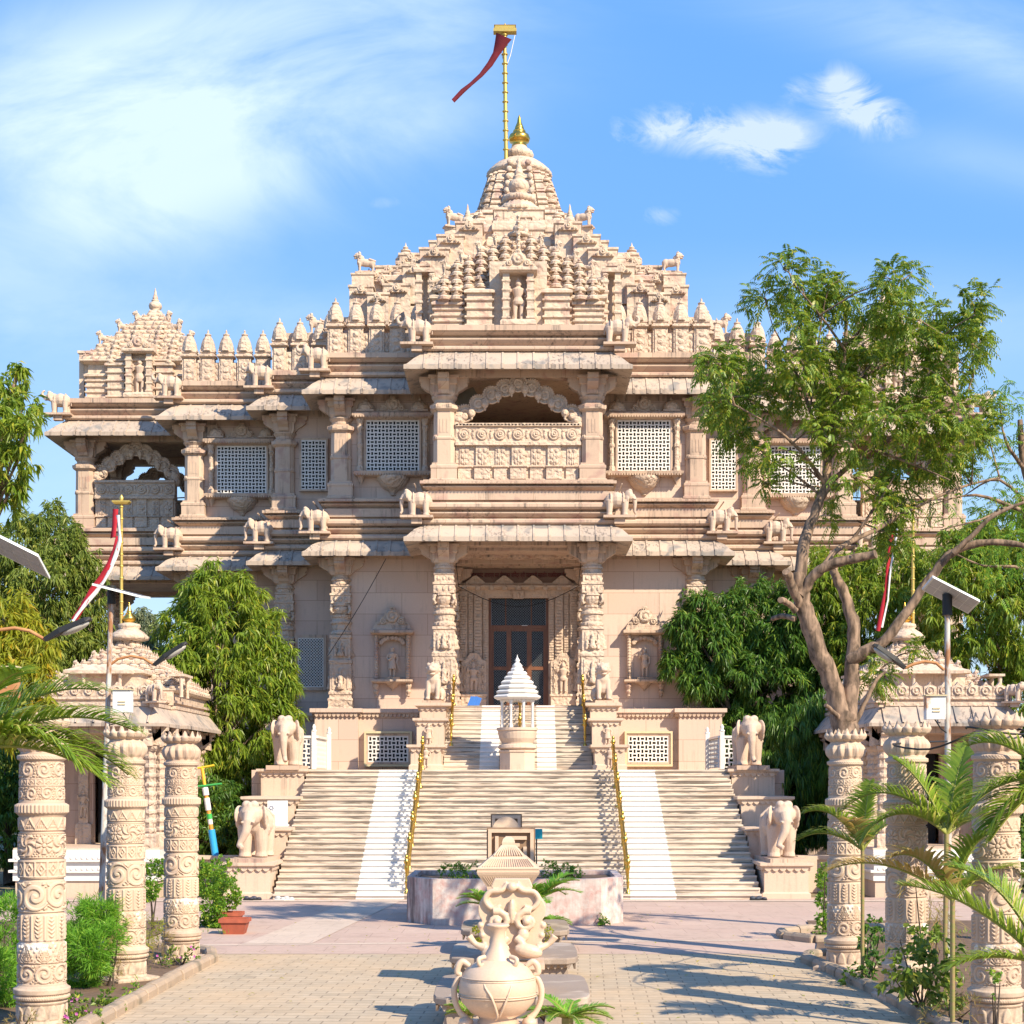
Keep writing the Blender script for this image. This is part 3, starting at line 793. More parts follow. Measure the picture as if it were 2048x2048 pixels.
# wall niches with figures ---------------------------------------------------
def niche(pose):
    mb = MB()
    # frame: posts, canopy, base
    for s in (-1, 1):
        for k in range(15):
            z = .02 + k * .128
            mb.lathe(s * .70, -.22, [(.075, z), (.095, z + .05), (.095, z + .075), (.075, z + .128)], 8, smooth=False)
        mb.lathe(s * .72, -.2, [(.02, -.78), (.08, -.72), (.06, -.66), (.12, -.55), (.12, -.5), (.08, -.45), (.14, -.3), (.14, -.22), (.10, -.18), (.16, -.10)], 8, smooth=False)
        mb.box(s * .56, -.1, 0, s * .74, 0, 1.95)
    mb.stack(0, -.16, [(.86, .2, -.16), (.92, .28, -.10), (.92, .28, -.02), (.80, .2, 0)])
    mb.stack(0, -.14, [(.84, .2, 1.95), (.96, .34, 2.02), (.96, .34, 2.12), (.84, .2, 2.2), (.80, .16, 2.36)])
    for i in range(17): mb.cbox(-.8 + 1.6 * (i + .5) / 17, -.30, 2.24, .03, .02, .08)
    mb.lathe(0, -.02, [(.02, -.50), (.06, -.46), (.05, -.42), (.12, -.36), (.30, -.2), (.36, -.16)], 16, flute=.08, nf=16)
    # cusped arch
    for k in range(9):
        t = math.pi * (k + .5) / 9
        x, z = .50 * math.cos(t), 1.56 + .26 * math.sin(t)
        a = MB(); a.lathe(0, 0, [(.105, 0), (.105, .06), (.06, .08)], 10); mb.put(a, M=Matrix.Translation((x, -.14, z)) @ Matrix.Rotation(R(90), 4, 'X'))
    mb.box(-.62, -.12, 1.80, .62, 0, 1.95)
    mb.stack(0, -.15, [(.34, .12, 0), (.34, .14, .1)])
    o = MB(); o.put(mb); n_ = o.build('wall_niche', M['stone'])
    c = MB(); crest(c, 0, -.26, 2.34, .78, .86, .2); c.build('crest', M['carved'], n_)
    s_ = MB(); s_.put(FIG[pose], (0, -.17, .1), 0, (1.3, 1.1, 1.28) if pose == 0 else (1.25, 1.05, 1.22)); s_.build('carved_figure', M['statue'], n_)
    return proto(n_)
for s, pose in ((-1, 0), (1, 1)):
    n_ = niche(pose); PI(n_, (s * 4.64, 58.43, 7.05 - .12), sc=(.83, 1, .84))
    for ch in list(n_.children): bpy.data.objects.remove(ch)
    bpy.data.objects.remove(n_)

# porch ceiling, door -------------------------------------------------------
mb = MB(); mb.box(-2.9, 55.6, 11.28, 2.9, 59.2, 11.5)
for i in range(5):
    a = MB(); a.lathe(0, 0, [(.42, 0), (.42, .08), (.34, .09), (.34, .04), (.22, .05), (.2, .1), (.05, .12)], 20); mb.put(a, M=Matrix.Translation((-1.96 + .98 * i, 57.0, 11.28)) @ Matrix.Rotation(R(180), 4, 'X'))
for y in (57.6, 58.1, 58.7): mb.box(-2.9, y, 11.10, 2.9, y + .22, 11.28)
for s in (-1, 1): mb.box(s * 2.35, 55.8, 11.0, s * 2.9, 59.1, 11.28)
P(mb, 'porch_ceiling', 'stone')
mb = MB(); mb.box(-2.3, 59.0, 10.55, 2.3, 59.19, 11.1)
P(mb, 'inscription_panel', plain('dusky_stone', (.26, .165, .12), .8))
try:
    fc = bpy.data.curves.new('inscription', 'FONT'); fc.body = 'श्री मनोज्ञानंद आचार्य सह तीर्थंकर जिनेंद्र श्री पद्मावती महावीर गाजियाबाद जैन मंदिर'
    import os
    fp = os.path.join(bpy.utils.resource_path('LOCAL'), 'datafiles', 'fonts', 'NotoSansDevanagari-Regular.woff2')
    fc.size = .30; fc.extrude = .012; fc.align_x = 'CENTER'; fc.resolution_u = 2
    fo = bpy.data.objects.new('tmp', fc); COL.objects.link(fo)
    dg = bpy.context.evaluated_depsgraph_get(); ev = fo.evaluated_get(dg); me = bpy.data.meshes.new_from_object(ev)
    co = np.zeros(len(me.vertices) * 3); me.vertices.foreach_get('co', co); co = co.reshape(-1, 3)
    w_ = co[:, 0].max() - co[:, 0].min(); k = 4.1 / w_; print('text width', w_)
    mt = MB(); mt.add(np.stack([co[:, 0] * k, -co[:, 2], (co[:, 1]) * max(k, .8)], 1), [tuple(p.vertices) for p in me.polygons])
    bpy.data.objects.remove(fo)
    q = MB(); q.put(mt, (0, 58.975, 10.78)); P(q, 'inscription_lettering', plain('maroon_lettering', (.16, .012, .015), .7))
except Exception as e: print('font', e)
# carved door surround
mb = MB()
for s in (-1, 1):
    for k, (xa, xb, d) in enumerate(((1.12, 1.34, .14), (1.36, 1.66, .22), (1.68, 1.88, .16), (1.90, 2.22, .24))):
        mb.box(s * xa, 59.2 - d, 5.8, s * xb, 59.2, 10.2 + .02 * k)
        n = 26 if k != 1 else 20
        for i in range(n):
            z = 7.7 + (2.45) * (i + .5) / n
            mb.cbox(s * (xa + xb) / 2, 59.2 - d - .02, z - .035, (xb - xa) * .36, .03, .07)
    # figure panel at the foot
mb.box(-2.25, 59.0, 10.2, 2.25, 59.2, 10.32); mb.stack(0, 59.0, [(2.35, .14, 10.32), (2.5, .34, 10.38), (2.5, .34, 10.44), (2.3, .2, 10.52)])
for i in range(9):
    x = -2.0 + .5 * i; mb.lathe(x, 58.72, [(.10, 10.28), (.12, 10.34), (.08, 10.44), (.03, 10.5)], 8)
mb.box(-1.5, 59.02, 10.02, 1.5, 59.2, 10.2); mb.cbox(0, 58.98, 9.98, .19, .08, .3); mb.ell((0, 58.9, 10.12), (.08, .05, .1), n=8)
for i in range(4):
    x = -1.6 + 1.07 * i; mb.stack(x, 58.9, [(.35, .1, 10.52), (.35, .1, 10.58), (.05, .1, 10.82)]); 
mb.box(-2.3, 58.85, 10.5, 2.3, 59.0, 10.56)
P(mb, 'door_surround', 'carved')
for s in (-1, 1):
    mb = MB(); x = s * 1.66
    mb.stack(x, 58.9, [(.46, .2, 5.8), (.46, .2, 6.3), (.50, .24, 6.34), (.50, .24, 6.42)])
    mb.extr([(x - .46, 6.42), (x + .46, 6.42), (x + .46, 7.65), (x + .30, 7.72), (x + .12, 7.95), (x - .12, 7.95), (x - .30, 7.72), (x - .46, 7.65)], 58.84, 59.1)
    for dx in (-.33, .33):
        for z in (6.5, 6.85, 7.2): mb.put(FIG[2], (x + dx, 58.82, z), 0, .34)
    arch = MB()
    for k in range(11):
        t = math.pi * k / 10; mb.ell((x + .2 * math.cos(t), 58.83, 7.25 + .45 * math.sin(t)), (.04, .03, .05), n=6)
    o = P(mb, 'carved_panel', 'carved')
    f_ = MB(); f_.put(FIG[2], (x, 58.78, 6.5), 0, (1.15, .8, 1.05)); q = P(f_, 'carved_figure', 'statue', o)
# door
d_ = MB()
for a, b, c, d in ((-1.12, 5.82, -1.02, 10.15), (1.02, 5.82, 1.12, 10.15), (-1.02, 10.05, 1.02, 10.15), (-1.02, 8.90, 1.02, 9.02), (-1.02, 5.82, 1.02, 5.95)): d_.box(a, 59.25, b, c, 59.38, d)
door = P(d_, 'door', 'wood')
q = MB()
for a, b, c, d in ((-.50, 9.02, -.46, 10.05), (.46, 9.02, .50, 10.05)): q.box(a, 59.27, b, c, 59.35, d)
P(q, 'transom_bar', 'wood', door)
for xa, xb in ((-1.02, -.36), (-.36, .40), (.40, 1.02)):
    q = MB()
    for a, b, c, d in ((xa, 5.95, xa + .09, 8.90), (xb - .09, 5.95, xb, 8.90), (xa + .09, 8.8, xb - .09, 8.90), (xa + .09, 7.35, xb - .09, 7.48), (xa + .09, 5.95, xb - .09, 6.05)): q.box(a, 59.27, b, c, 59.36, d)
    lf = P(q, 'door_leaf', 'wood', door)
mesh_m = plain('pale_wire_mesh', (.20, .22, .24), .4, .5)
q = MB(); perforated(diamond_mask(150, 300, 7, 1, 1), 2.04, 4.1, .012, q, -1.02, 5.95, 59.30); P(q, 'wire_mesh', mesh_m, door)
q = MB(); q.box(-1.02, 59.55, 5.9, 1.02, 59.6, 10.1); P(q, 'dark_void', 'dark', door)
q = MB(); q.box(.12, 59.2, 9.0, .34, 59.24, 9.02); P(q, 'tube_light', 'white')

# balcony parapets (upper porch and corner pavilions) --------------------------
def parapet(w, n_ros):
    """centred on x, front face y=0, z from 0 to 2.0"""
    mb = MB()
    mb.stack(0, .25, [(w / 2, .36, 0), (w / 2, .36, .06), (w / 2, .28, .10), (w / 2, .28, .44), (w / 2, .32, .47), (w / 2, .32, .53), (w / 2, .22, .56)])
    mb.box(-w / 2, .06, .5, w / 2, .4, 1.24)
    k = n_ros
    for i in range(k):
        x = -w / 2 + w * (i + .5) / k
        hw = w / k * (.36 if i % 2 else .27); d = -.02 if i % 2 else .02
        mb.box(x - hw, d, .5, x + hw, .1, 1.24)
        mb.stack(x, .1, [(hw + .05, .16 + (.10 if i % 2 else .04), .06), (hw + .05, .16 + (.10 if i % 2 else .04), .44), (hw + .09, .22 + (.10 if i % 2 else .04), .48), (hw + .02, .1, .55)])
        for j in range(3):
            for q_ in (-1, 1): mb.ell((x + q_ * hw * .4, d - .005, .66 + .2 * j), (hw * .33, .03, .08), n=8)
        mb.ell((x, d - .01, .76), (hw * .25, .03, .22), n=8)
    o = mb.build('balcony_parapet', M['carved'])
    mb = MB(); mb.stack(0, .2, [(w / 2, .30, 1.24), (w / 2, .30, 1.34), (w / 2, .24, 1.38), (w / 2, .24, 1.86), (w / 2, .32, 1.90), (w / 2, .32, 2.0)])
    for i in range(k):
        x = -w / 2 + w * (i + .5) / k
        t = MB(); t.lathe(0, 0, [(.21, 0), (.21, .03), (.18, .06), (.15, .02), (.12, .02), (.10, .06), (.06, .06), (.03, .02), (.03, .07), (.005, .08)], 18)
        mb.put(t, M=Matrix.Translation((x, -.04, 1.63)) @ Matrix.Rotation(R(90), 4, 'X'))
        if i < k - 1: mb.ell((x + w / k / 2, -.04, 1.60), (.07, .04, .16), n=8); mb.ell((x + w / k / 2, -.05, 1.74), (.05, .04, .05), n=8)
    for i in range(int(w / .12)): mb.cbox(-w / 2 + .12 * (i + .5), -.105, 1.92, .035, .015, .05)
    mb.build('rail', M['carved'], o)
    return proto(o)
pp = parapet(4.36, 7); PI(pp, (0, 55.0, 13.60))
pe = parapet(3.3, 6)
for s in (-1, 1):
    PI(pe, (s * 15.84, 65.4, 13.60)); PI(pe, (s * 17.75, 67.98, 13.60), R(90) * s); PI(pe, (s * 15.84, 70.5, 13.60), R(180))
for o in (pp, pe):
    for ch in list(o.children): bpy.data.objects.remove(ch)
    bpy.data.objects.remove(o)

# cusped torana arches ---------------------------------------------------------
def torana(w, rise, n=9):
    """arch spanning w, apex at z=rise; front y=0"""
    mb = MB(); hw = w / 2
    def pt(t):   # t from -1 to 1
        x = t * hw; z = rise * (1 - abs(t) ** 1.35); return x, z
    N = 9
    for i in range(N):
        t = -1 + 2 * (i + .5) / N; x, z = pt(t * .97)
        q = MB(); q.lathe(0, 0, [(.29, -.04), (.31, .04), (.31, .10), (.27, .12), (.25, .05), (.19, .04), (.16, .11), (.10, .12), (.08, .05), (.04, .05), (.02, .1)], 22)
        mb.put(q, M=Matrix.Translation((x, .05, z)) @ Matrix.Rotation(R(90), 4, 'X'))
        # rim beads
        for k in range(12):
            a = math.pi * (k + .5) / 12
            mb.ell((x + .31 * math.cos(a), -.06, z + .31 * math.sin(a)), (.03, .05, .03), n=6)
    for i in range(N - 1):
        t = -1 + 2 * (i + 1) / N; x, z = pt(t * .97)
        mb.ell((x, -.05, z - .10), (.15, .08, .14), n=10)
        mb.lathe(x, -.06, [(.005, z - .42), (.05, z - .36), (.04, z - .32), (.11, z - .26), (.14, z - .16), (.10, z - .06)], 8, flute=.15, nf=8)
    pts = [(pt(t)[0], .12, pt(t)[1] - .02) for t in np.linspace(-1, 1, 21)]
    mb.tube(pts, .16, 8)
    # springing makara blocks
    for s in (-1, 1):
        mb.ell((s * (hw - .10), -.02, .05), (.24, .16, .26), n=10); mb.ell((s * (hw - .02), -.02, -.18), (.16, .14, .2), n=10); mb.ell((s * (hw - .28), -.06, .12), (.14, .12, .13), n=10)
    return mb
ta = torana(4.3, 1.28); q = MB(); q.put(ta, (0, 55.12, 15.74)); P(q, 'torana_arch', 'carved')
te = torana(3.4, 1.2)
for s in (-1, 1):
    for x, y, rz in ((s * 15.84, 65.6, 0), (s * 15.84, 70.35, 0), (s * 17.95, 67.98, R(90))):
        q = MB(); q.put(te, (x, y, 15.75), rz); P(q, 'torana_arch', 'carved')
# things in the upper porch
q = MB(); q.put(MB().box(-.42, -.03, -.28, .42, .03, .28), M=Matrix.Translation((-1.85, 56.2, 16.78)) @ Euler((R(-20), R(-25), R(15))).to_matrix().to_4x4()); P(q, 'floodlight_panel', plain('grey_panel', (.22, .20, .15), .5))
# bracing bars seen through the corner pavilion
for s in (-1, 1):
    q = MB(); q.tube([(s * 17.4, 70.9, 15.75), (s * 13.6, 70.9, 15.95)], .03, 6); q.tube([(s * 15.2, 71, 16.4), (s * 14.0, 71, 15.7)], .03, 6); q.tube([(s * 14.1, 71, 16.5), (s * 14.9, 71, 15.7)], .03, 6); P(q, 'bracing_bar', 'cable')

# parapet of little spires -------------------------------------------------------
def mini_spire():
    mb = MB()
    mb.box(-.27, -.02, 0, .27, .3, .98); mb.box(-.20, -.06, .05, .20, -.01, .92)
    for j in range(3): mb.ell((0, -.06, .22 + .25 * j), (.12, .035, .10), n=10)
    mb.stack(0, .12, [(.27, .2, .98), (.33, .27, 1.02), (.33, .27, 1.08), (.26, .2, 1.12), (.26, .2, 1.16), (.29, .23, 1.18), (.29, .23, 1.22)])
    cross = [(1, .4), (.72, .72), (.4, 1), (-.4, 1), (-.72, .72), (-1, .4), (-1, -.4), (-.72, -.72), (-.4, -1), (.4, -1), (.72, -.72), (1, -.4)]
    mb.poly_stack(0, .12, cross, [(.275, 1.22), (.27, 1.40), (.24, 1.58), (.185, 1.74), (.11, 1.86)])
    mb.lathe(0, .12, [(.09, 1.86), (.13, 1.89), (.13, 1.93), (.06, 1.96), (.03, 2.0), (.045, 2.04), (.005, 2.13)], 10)
    for k in range(4):
        q = MB(); q.add([(-.12, -.31, 1.24), (.12, -.31, 1.24), (.055, -.24, 1.6), (-.055, -.24, 1.6), (-.12, -.2, 1.24), (.12, -.2, 1.24), (.055, -.12, 1.6), (-.055, -.12, 1.6)], [(0, 1, 2, 3), (0, 3, 7, 4), (1, 5, 6, 2), (3, 2, 6, 7)])
        mb.put(q, (0, .12, 0), R(90) * k)
    return mb
def screen_panel(w=.24):
    mb = MB(); mb.box(-w / 2, .06, 0, w / 2, .22, .82)
    for j in range(3): mb.ell((0, .06, .16 + .25 * j), (w * .3, .03, .10), n=8)
    return mb
sp = proto(mini_spire().build('parapet_spire', M['carved']))
gap = proto(screen_panel().build('parapet_panel', M['carved']))
LN = [(-9.6, 60.6), (-7.15, 58.1)]
TZ = 18.83
def spires(x0, x1, y, n, rz, big=1.0):
    for i in range(n):
        t = (i + .5) / n
        if rz == 0: loc = (x0 + (x1 - x0) * t, y, TZ); 
        else: loc = (x0, y + (x1 - y) * t, TZ)
        PI(sp, loc, rz, (1, 1, 1) if big == 1 else big)
        st = (x1 - x0) / n if rz == 0 else (x1 - y) / n
        g_ = (loc[0] + st / 2, loc[1], TZ) if rz == 0 else (loc[0], loc[1] + st / 2, TZ)
        if i < n - 1: PI(gap, g_, rz)
for s in (-1, 1):
    spires(s * 7.1, s * 3.3, 58.12, 5, 0)
    spires(s * 9.55, s * 7.2, 60.65, 3, 0)
    spires(s * 13.3, s * 9.7, 62.25, 5, 0)
    spires(s * 7.12, 60.4, 58.9, 2, R(90) * s if s > 0 else R(-90))
    spires(s * 13.36, 65.0, 63.2, 2, R(90) * s)
bpy.data.objects.remove(sp); bpy.data.objects.remove(gap)

# bell-covered pyramid roofs -----------------------------------------------------
def bell(r=.17):
    mb = MB()
    mb.lathe(0, 0, [(r * 1.12, 0), (r * 1.15, r * .14), (r * .86, r * .20), (r * .92, r * .48), (r * .62, r * .80), (r * .30, r * .88), (r * .55, r * 1.0), (r * .55, r * 1.12), (r * .2, r * 1.2), (r * .32, r * 1.42), (r * .12, r * 1.6), (.004, r * 2.0)], 12, flute=.22, nf=12, smooth=False)
    return mb
def kalash(r):
    mb = MB()
    mb.lathe(0, 0, [(r * .5, 0), (r * .75, r * .1), (r * .45, r * .25), (r * .95, r * .6), (r * 1.05, r * 1.0), (r * .92, r * 1.4), (r * .5, r * 1.72), (r * .62, r * 1.82), (r * .58, r * 1.95), (r * .35, r * 2.05), (r * .45, r * 2.2), (r * .40, r * 2.4), (r * .22, r * 2.9), (r * .16, r * 3.4), (.005, r * 3.9)], 20)
    return mb
def amalaka(r, h, n=20):
    mb = MB(); mb.lathe(0, 0, [(r * .75, 0), (r * .95, h * .2), (r, h * .5), (r * .92, h * .8), (r * .6, h)], n * 2, flute=.12, nf=n); return mb
def samvarana(hw, hd, z0, wall, rows, dz, mb, cx, cy, br=.17, keep=lambda i, x: True, shrink=None):
    """stepped roof over a hw x hd box; bells in offset rows on every step"""
    b = bell(br)
    for i in range(rows):
        t = i / rows; t2 = (i + 1) / rows
        a, c = hw * (1 - t) + .12 * t, hd * (1 - t) + .12 * t
        z = z0 + wall + dz * i
        mb.stack(cx, cy, [(a - .03, c - .03, z - .02), (a + .05, c + .05, z + .04), (a + .05, c + .05, z + .09), (a - .08, c - .08, z + .12), (a - .1, c - .1, z + dz)])
        n = max(1, int(2 * a / (br * 2.15))); 
        for j in range(n):
            x = -a + 2 * a * (j + .5) / n
            if n % 2 == 0 and i % 2: x += 0
            mb.put(b, (cx + x, cy - c + br * .55, z + .08)); 
        m = max(1, int(2 * c / (br * 2.3)))
        for j in range(m):
            y = -c + 2 * c * (j + .5) / m
            for s in (-1, 1): mb.put(b, (cx + s * (a - br * .55), cy + y, z + .08))
    return mb
def roof_niche(x, y, z, sc=1.0):
    """box niche with carved figure, front of posts at y"""
    mb = MB()
    mb.stack(x, y + .35, [(.52, .30, z - .30), (.62, .42, z - .2), (.62, .42, z - .08), (.56, .36, z)])
    mb.lathe(x, y + .2, [(.02, z - .52), (.12, z - .46), (.3, z - .3), (.45, z - .28)], 8)
    for s in (-1, 1):
        for k in range(5): mb.stack(x + s * .42, y + .14, [(.12, .12, z + k * .32), (.15, .15, z + k * .32 + .04), (.15, .15, z + k * .32 + .08), (.115, .115, z + k * .32 + .11), (.115, .115, z + k * .32 + .32)])
    mb.box(x - .56, y + .4, z, x + .56, y + .7, z + 1.6)
    mb.stack(x, y + .2, [(.56, .25, z + 1.6), (.66, .36, z + 1.66), (.66, .36, z + 1.74), (.6, .3, z + 1.78)])
    crest(mb, x, y - .04, z + 1.78, .62, .62, .2)
    return mb
def kutas(mb, xs, y, z0, z1, w):
    """vertical wall piers with stacked mouldings"""
    for x, d in xs:
        h = z1 - z0; pr = []
        for k in range(4):
            za = z0 + h * k / 4
            pr += [(w, .3, za), (w + .05, .35, za + .04), (w + .05, .35, za + .09), (w - .02, .28, za + .12), (w - .02, .28, za + h / 4)]
        pr += [(w + .08, .38, z1), (w + .08, .38, z1 + .08), (w * .7, .2, z1 + .2)]
        mb.stack(x, y + d + .3, pr)
PZ = top[-2][1]
# front (porch) pyramid
mb = MB()
mb.box(-2.97, 55.45, PZ - .1, 2.97, 60.47, 20.2)
mb.sweep([(-3.0, 60.5), (-3.0, 55.4), (3.0, 55.4), (3.0, 60.5)], [(0, PZ), (.1, PZ + .02), (.1, PZ + .12), (.02, PZ + .16), (.02, PZ + .5), (.08, PZ + .54), (.08, PZ + .62), (0, PZ + .66), (0, 20.0), (.1, 20.05), (.1, 20.14), (0, 20.2)], caps=False)
kutas(mb, [(-2.45, -.12), (2.45, -.12)], 55.4, PZ + .12, 19.8, .50)
kutas(mb, [(-1.35, -.35), (1.35, -.35)], 55.4, PZ + .12, 20.15, .46)
mb.box(-1.0, 55.2, PZ, 1.0, 56, 21.3)
for s in (-1, 1):        # side pavilion posts (front corners)
    for x in (3.05, 3.50): mb.stack(s * x, 55.9, [(.10, .12, PZ - .1)] + sum([[(.10, .12, PZ + .05 + .36 * k), (.14, .16, PZ + .1 + .36 * k), (.14, .16, PZ + .16 + .36 * k), (.10, .12, PZ + .2 + .36 * k)] for k in range(6)], []) + [(.10, .12, 21.1)])
    mb.box(s * 2.95, 55.7, 21.1, s * 3.68, 56.6, 21.25); mb.box(s * 2.95, 56.3, PZ - .1, s * 3.6, 57.6, 21.1)
samvarana(2.95, 2.5, 20.35, 0, 12, .225, mb, 0, 58.0, .165)
bb = bell(.215)
for x, zb, zt in ((.46, 21.4, 22.6), (.90, 20.95, 22.3), (1.32, 20.45, 22.0), (1.74, 20.40, 21.65), (2.16, 19.95, 21.35), (2.6, 19.95, 20.9)):
    n = int((zt - zb) / .34) + 1
    for i in range(n):
        for s_ in (-1, 1):
            z = zb + .34 * i; y = 55.25 + max(0, (z - 20.0)) * .62
            mb.stack(s_ * x, y + .3, [(.17, .3, z - .1), (.2, .33, z - .02), (.2, .33, z + .02)]); mb.put(bb, (s_ * x, y, z))
for i in range(7):
    z = 21.6 + .27 * i; y = 55.2 + (z - 20.0) * .60
    mb.put(LION[False], (0, y, z), 0, .36)
for s_ in (-1, 1):
    for x, z in ((2.55, 21.15), (1.95, 21.6), (1.35, 22.0), (.75, 22.35), (2.95, 20.6)):
        mb.put(LION[False], (s_ * x, 55.5 + (z - 20) * .62, z), R(60) * s_, .52)
mb.put(amalaka(.42, .18), (0, 57.8, 23.0)); mb.put(kalash(.20), (0, 57.8, 23.12))
q = roof_niche(0, 54.72, 19.15); mb.put(q)
front = P(mb, 'roof_pyramid', 'roofst')
f_ = MB(); f_.put(FIG[2], (0, 54.95, 19.15), 0, (1.6, 1.1, 1.38)); P(f_, 'carved_figure', 'statue', front)

# main hall stepped roof -----------------------------------------------------------
mb = MB()
tiers = [(6.25, 60.6, 21.2), (6.08, 61.2, 22.68), (4.78, 61.8, 23.5), (3.38, 62.3, 24.15), (2.81, 62.8, 24.95), (2.25, 63.3, 25.4)]
sub = []
prev = (6.9, 60.2, PZ)
rnd = random.Random(3)
for i, (hw, yf, zt) in enumerate(tiers):
    z0 = tiers[i - 1][2] if i else PZ
    yb = 76 - (yf - 60)
    a, cyy, c = hw, (yf + yb) / 2, (yb - yf) / 2
    nst = max(1, round((zt - z0) / .45)); h = (zt - z0) / nst
    for k in range(nst):
        z = z0 + h * k
        mb.stack(0, cyy, [(a - .06, c - .06, z), (a - .06, c - .06, z + h * .55), (a + .02, c + .02, z + h * .62), (a + .02, c + .02, z + h * .95), (a - .04, c - .04, z + h)])
    # cascading projecting blocks in the middle of the front
    if i < 5:
        nxt = tiers[i + 1][0]
        for k in range(4):
            w = a * (.86 - .17 * k)
            mb.stack(0, yf - .1 - .22 * k + .3, [(w, .4, z0), (w, .4, zt - .28 + .0 * k), (w + .06, .46, zt - .22), (w + .06, .46, zt - .06), (w, .4, zt + .05 * k)])
    # crouching blocks, carved leaves and knobs along the front edge
    n = int(2 * a / .55)
    for j in range(n):
        x = -a + 2 * a * (j + .5) / n
        d = max(0, .9 * (1 - abs(x) / a))
        kind = rnd.random()
        zz = zt + .02
        if kind < .45: mb.stack(x, yf - d + .3, [(.2, .2, zz - .3), (.2, .2, zz), (.26, .26, zz + .03), (.26, .26, zz + .1), (.14, .14, zz + .16), (.06, .06, zz + .3)])
        elif kind < .75: crest(mb, x, yf - d - .12, zt - .30, .24, .34, .12)
        else: mb.put(bell(.2), (x, yf - d + .3, zz))
        if rnd.random() < .5: mb.ell((x, yf - d - .1, zt - .45 + .2 * rnd.random()), (.12, .1, .14), n=8)
# extra stepped blocks on the flanks of the upper tiers (staggered silhouette)
for s in (-1, 1):
    for x, z, w, h, y in ((5.55, 22.68, .5, .25, 61.9), (5.05, 22.68, .5, .55, 62.2), (4.2, 23.5, .45, .32, 62.5), (5.2, 22.9, .22, .0, 62.1), (3.1, 24.15, .4, .3, 62.9), (6.0, 21.2, .45, .9, 61.0), (6.5, 21.2 - .6, .35, .35, 61.3),
                        (4.6, 21.2, .5, .8, 60.5), (3.9, 21.9, .5, .9, 60.7), (3.2, 22.6, .55, .9, 60.9), (2.6, 23.2, .5, .9, 61.2), (5.3, 21.0, .4, .6, 60.3), (1.9, 23.9, .5, .8, 61.5)):
        mb.stack(s * x, y, [(w, .6, z - .6), (w, .6, z + h - .12), (w + .05, .65, z + h - .08), (w + .05, .65, z + h)])
        crest(mb, s * x, y - .74, z + h - .36, w * .8, .34, .12)
    mb.put(amalaka(.42, .22), (s * 4.45, 62.4, 23.5)); mb.put(bell(.36), (s * 4.45, 62.4, 23.68))
    mb.stack(s * 6.0, 61.4, [(.42, .42, 22.3), (.42, .42, 22.66), (.46, .46, 22.68), (.46, .46, 22.74)])
    mb.stack(s * 2.62, 63.0, [(.30, .35, 24.6), (.30, .35, 25.0), (.33, .38, 25.02), (.33, .38, 25.08)])
    mb.put(kalash(.24), (s * 2.05, 63.6, 25.42))
# crowning bell of the hall
mb.stack(0, 65, [(2.0, 1.6, 25.3), (2.0, 1.6, 25.65), (1.7, 1.4, 25.7)])
mb.stack(0, 65, [(1.0, .8, 25.6), (1.0, .8, 26.3), (1.06, .86, 26.33), (1.06, .86, 26.42)]); mb.lathe(0, 65, [(1.0, 26.4), (1.05, 26.5), (.8, 26.65), (.6, 26.85), (.45, 26.9)], 40, flute=.10, nf=20)
mb.put(amalaka(.72, .34, 18), (0, 65, 26.85)); mb.put(kalash(.42), (0, 65, 27.15))
for s in (-1, 1): mb.put(bell(.36), (s * 1.55, 64.2, 25.65)); mb.put(amalaka(.46, .22), (s * 1.55, 64.2, 25.5))
P(mb, 'hall_roof', 'roofst')

# sanctum tower (shikhara) -----------------------------------------------------------
def lerp_(a, b, t): return a + (b - a) * t
def cross_poly(a):
    """stepped square outline, half width 1"""
    q = [(1.0, .36), (.88, .36), (.88, .44), (.92, .44), (.92, .66), (.80, .66), (.80, .80)]
    p1 = [(1.0, 0.0)] + q; p2 = [(y, x) for x, y in q[::-1]]
    quad = q + p2[1:]
    out = []
    for k in range(4):
        c, s_ = math.cos(math.pi / 2 * k), math.sin(math.pi / 2 * k)
        out += [(x * c - y * s_, x * s_ + y * c) for x, y in quad]
    return out
CP = cross_poly(1); mb = MB(); TY = 76.0
hts = [(4.6, 18.8), (4.3, 22), (3.6, 25.5), (3.05, 28.2), (2.55, 29.8), (2.10, 30.0), (1.95, 30.5), (1.80, 31.0), (1.64, 31.5), (1.48, 32.0)]
rings = []
for i in range(len(hts) - 1):
    (a, z), (b, z2) = hts[i], hts[i + 1]; n = 1 if z > 30 else 2
    for k in range(n):
        t = k / n; t2 = (k + 1) / n; ra = a + (b - a) * t; rb = a + (b - a) * t2; za = z + (z2 - z) * t; zb = z + (z2 - z) * t2; h = zb - za
        for r_, zz in ((ra, za), (lerp_(ra, rb, .5), za + h * .5), (lerp_(ra, rb, .5) * .965, za + h * .53), (lerp_(ra, rb, .7) * .965, za + h * .70), (lerp_(ra, rb, .7) * 1.01, za + h * .73), (rb * 1.01, zb - .05), (rb * .97, zb - .04), (rb * .97, zb - .005)):
            rings.append([(x * r_, TY + y * r_, zz) for x, y in CP])
mb.rings(rings)
for s in (-1, 1):
    for z, r_, off in ((30.25, .27, 1.48), (30.85, .22, 1.40), (31.4, .19, 1.26)):
        for dy in (-1, 1):
            mb.put(amalaka(r_, r_ * .5, 12), (s * off, TY + dy * off, z - .12)); mb.put(bell(r_ * .9), (s * off, TY + dy * off, z + r_ * .35))
            mb.ell((s * off, TY + dy * off, z - .12), (r_ * .9, r_ * .9, r_ * .5), n=12)
for x in (-.62, 0, .62):
    for k in range(6): mb.ell((x * (1 - .06 * k), TY - 2.15 + .12 * k, 30.4 + .38 * k), (.15, .07, .14), n=8)
tower = P(mb, 'sanctum_tower', 'roofst')
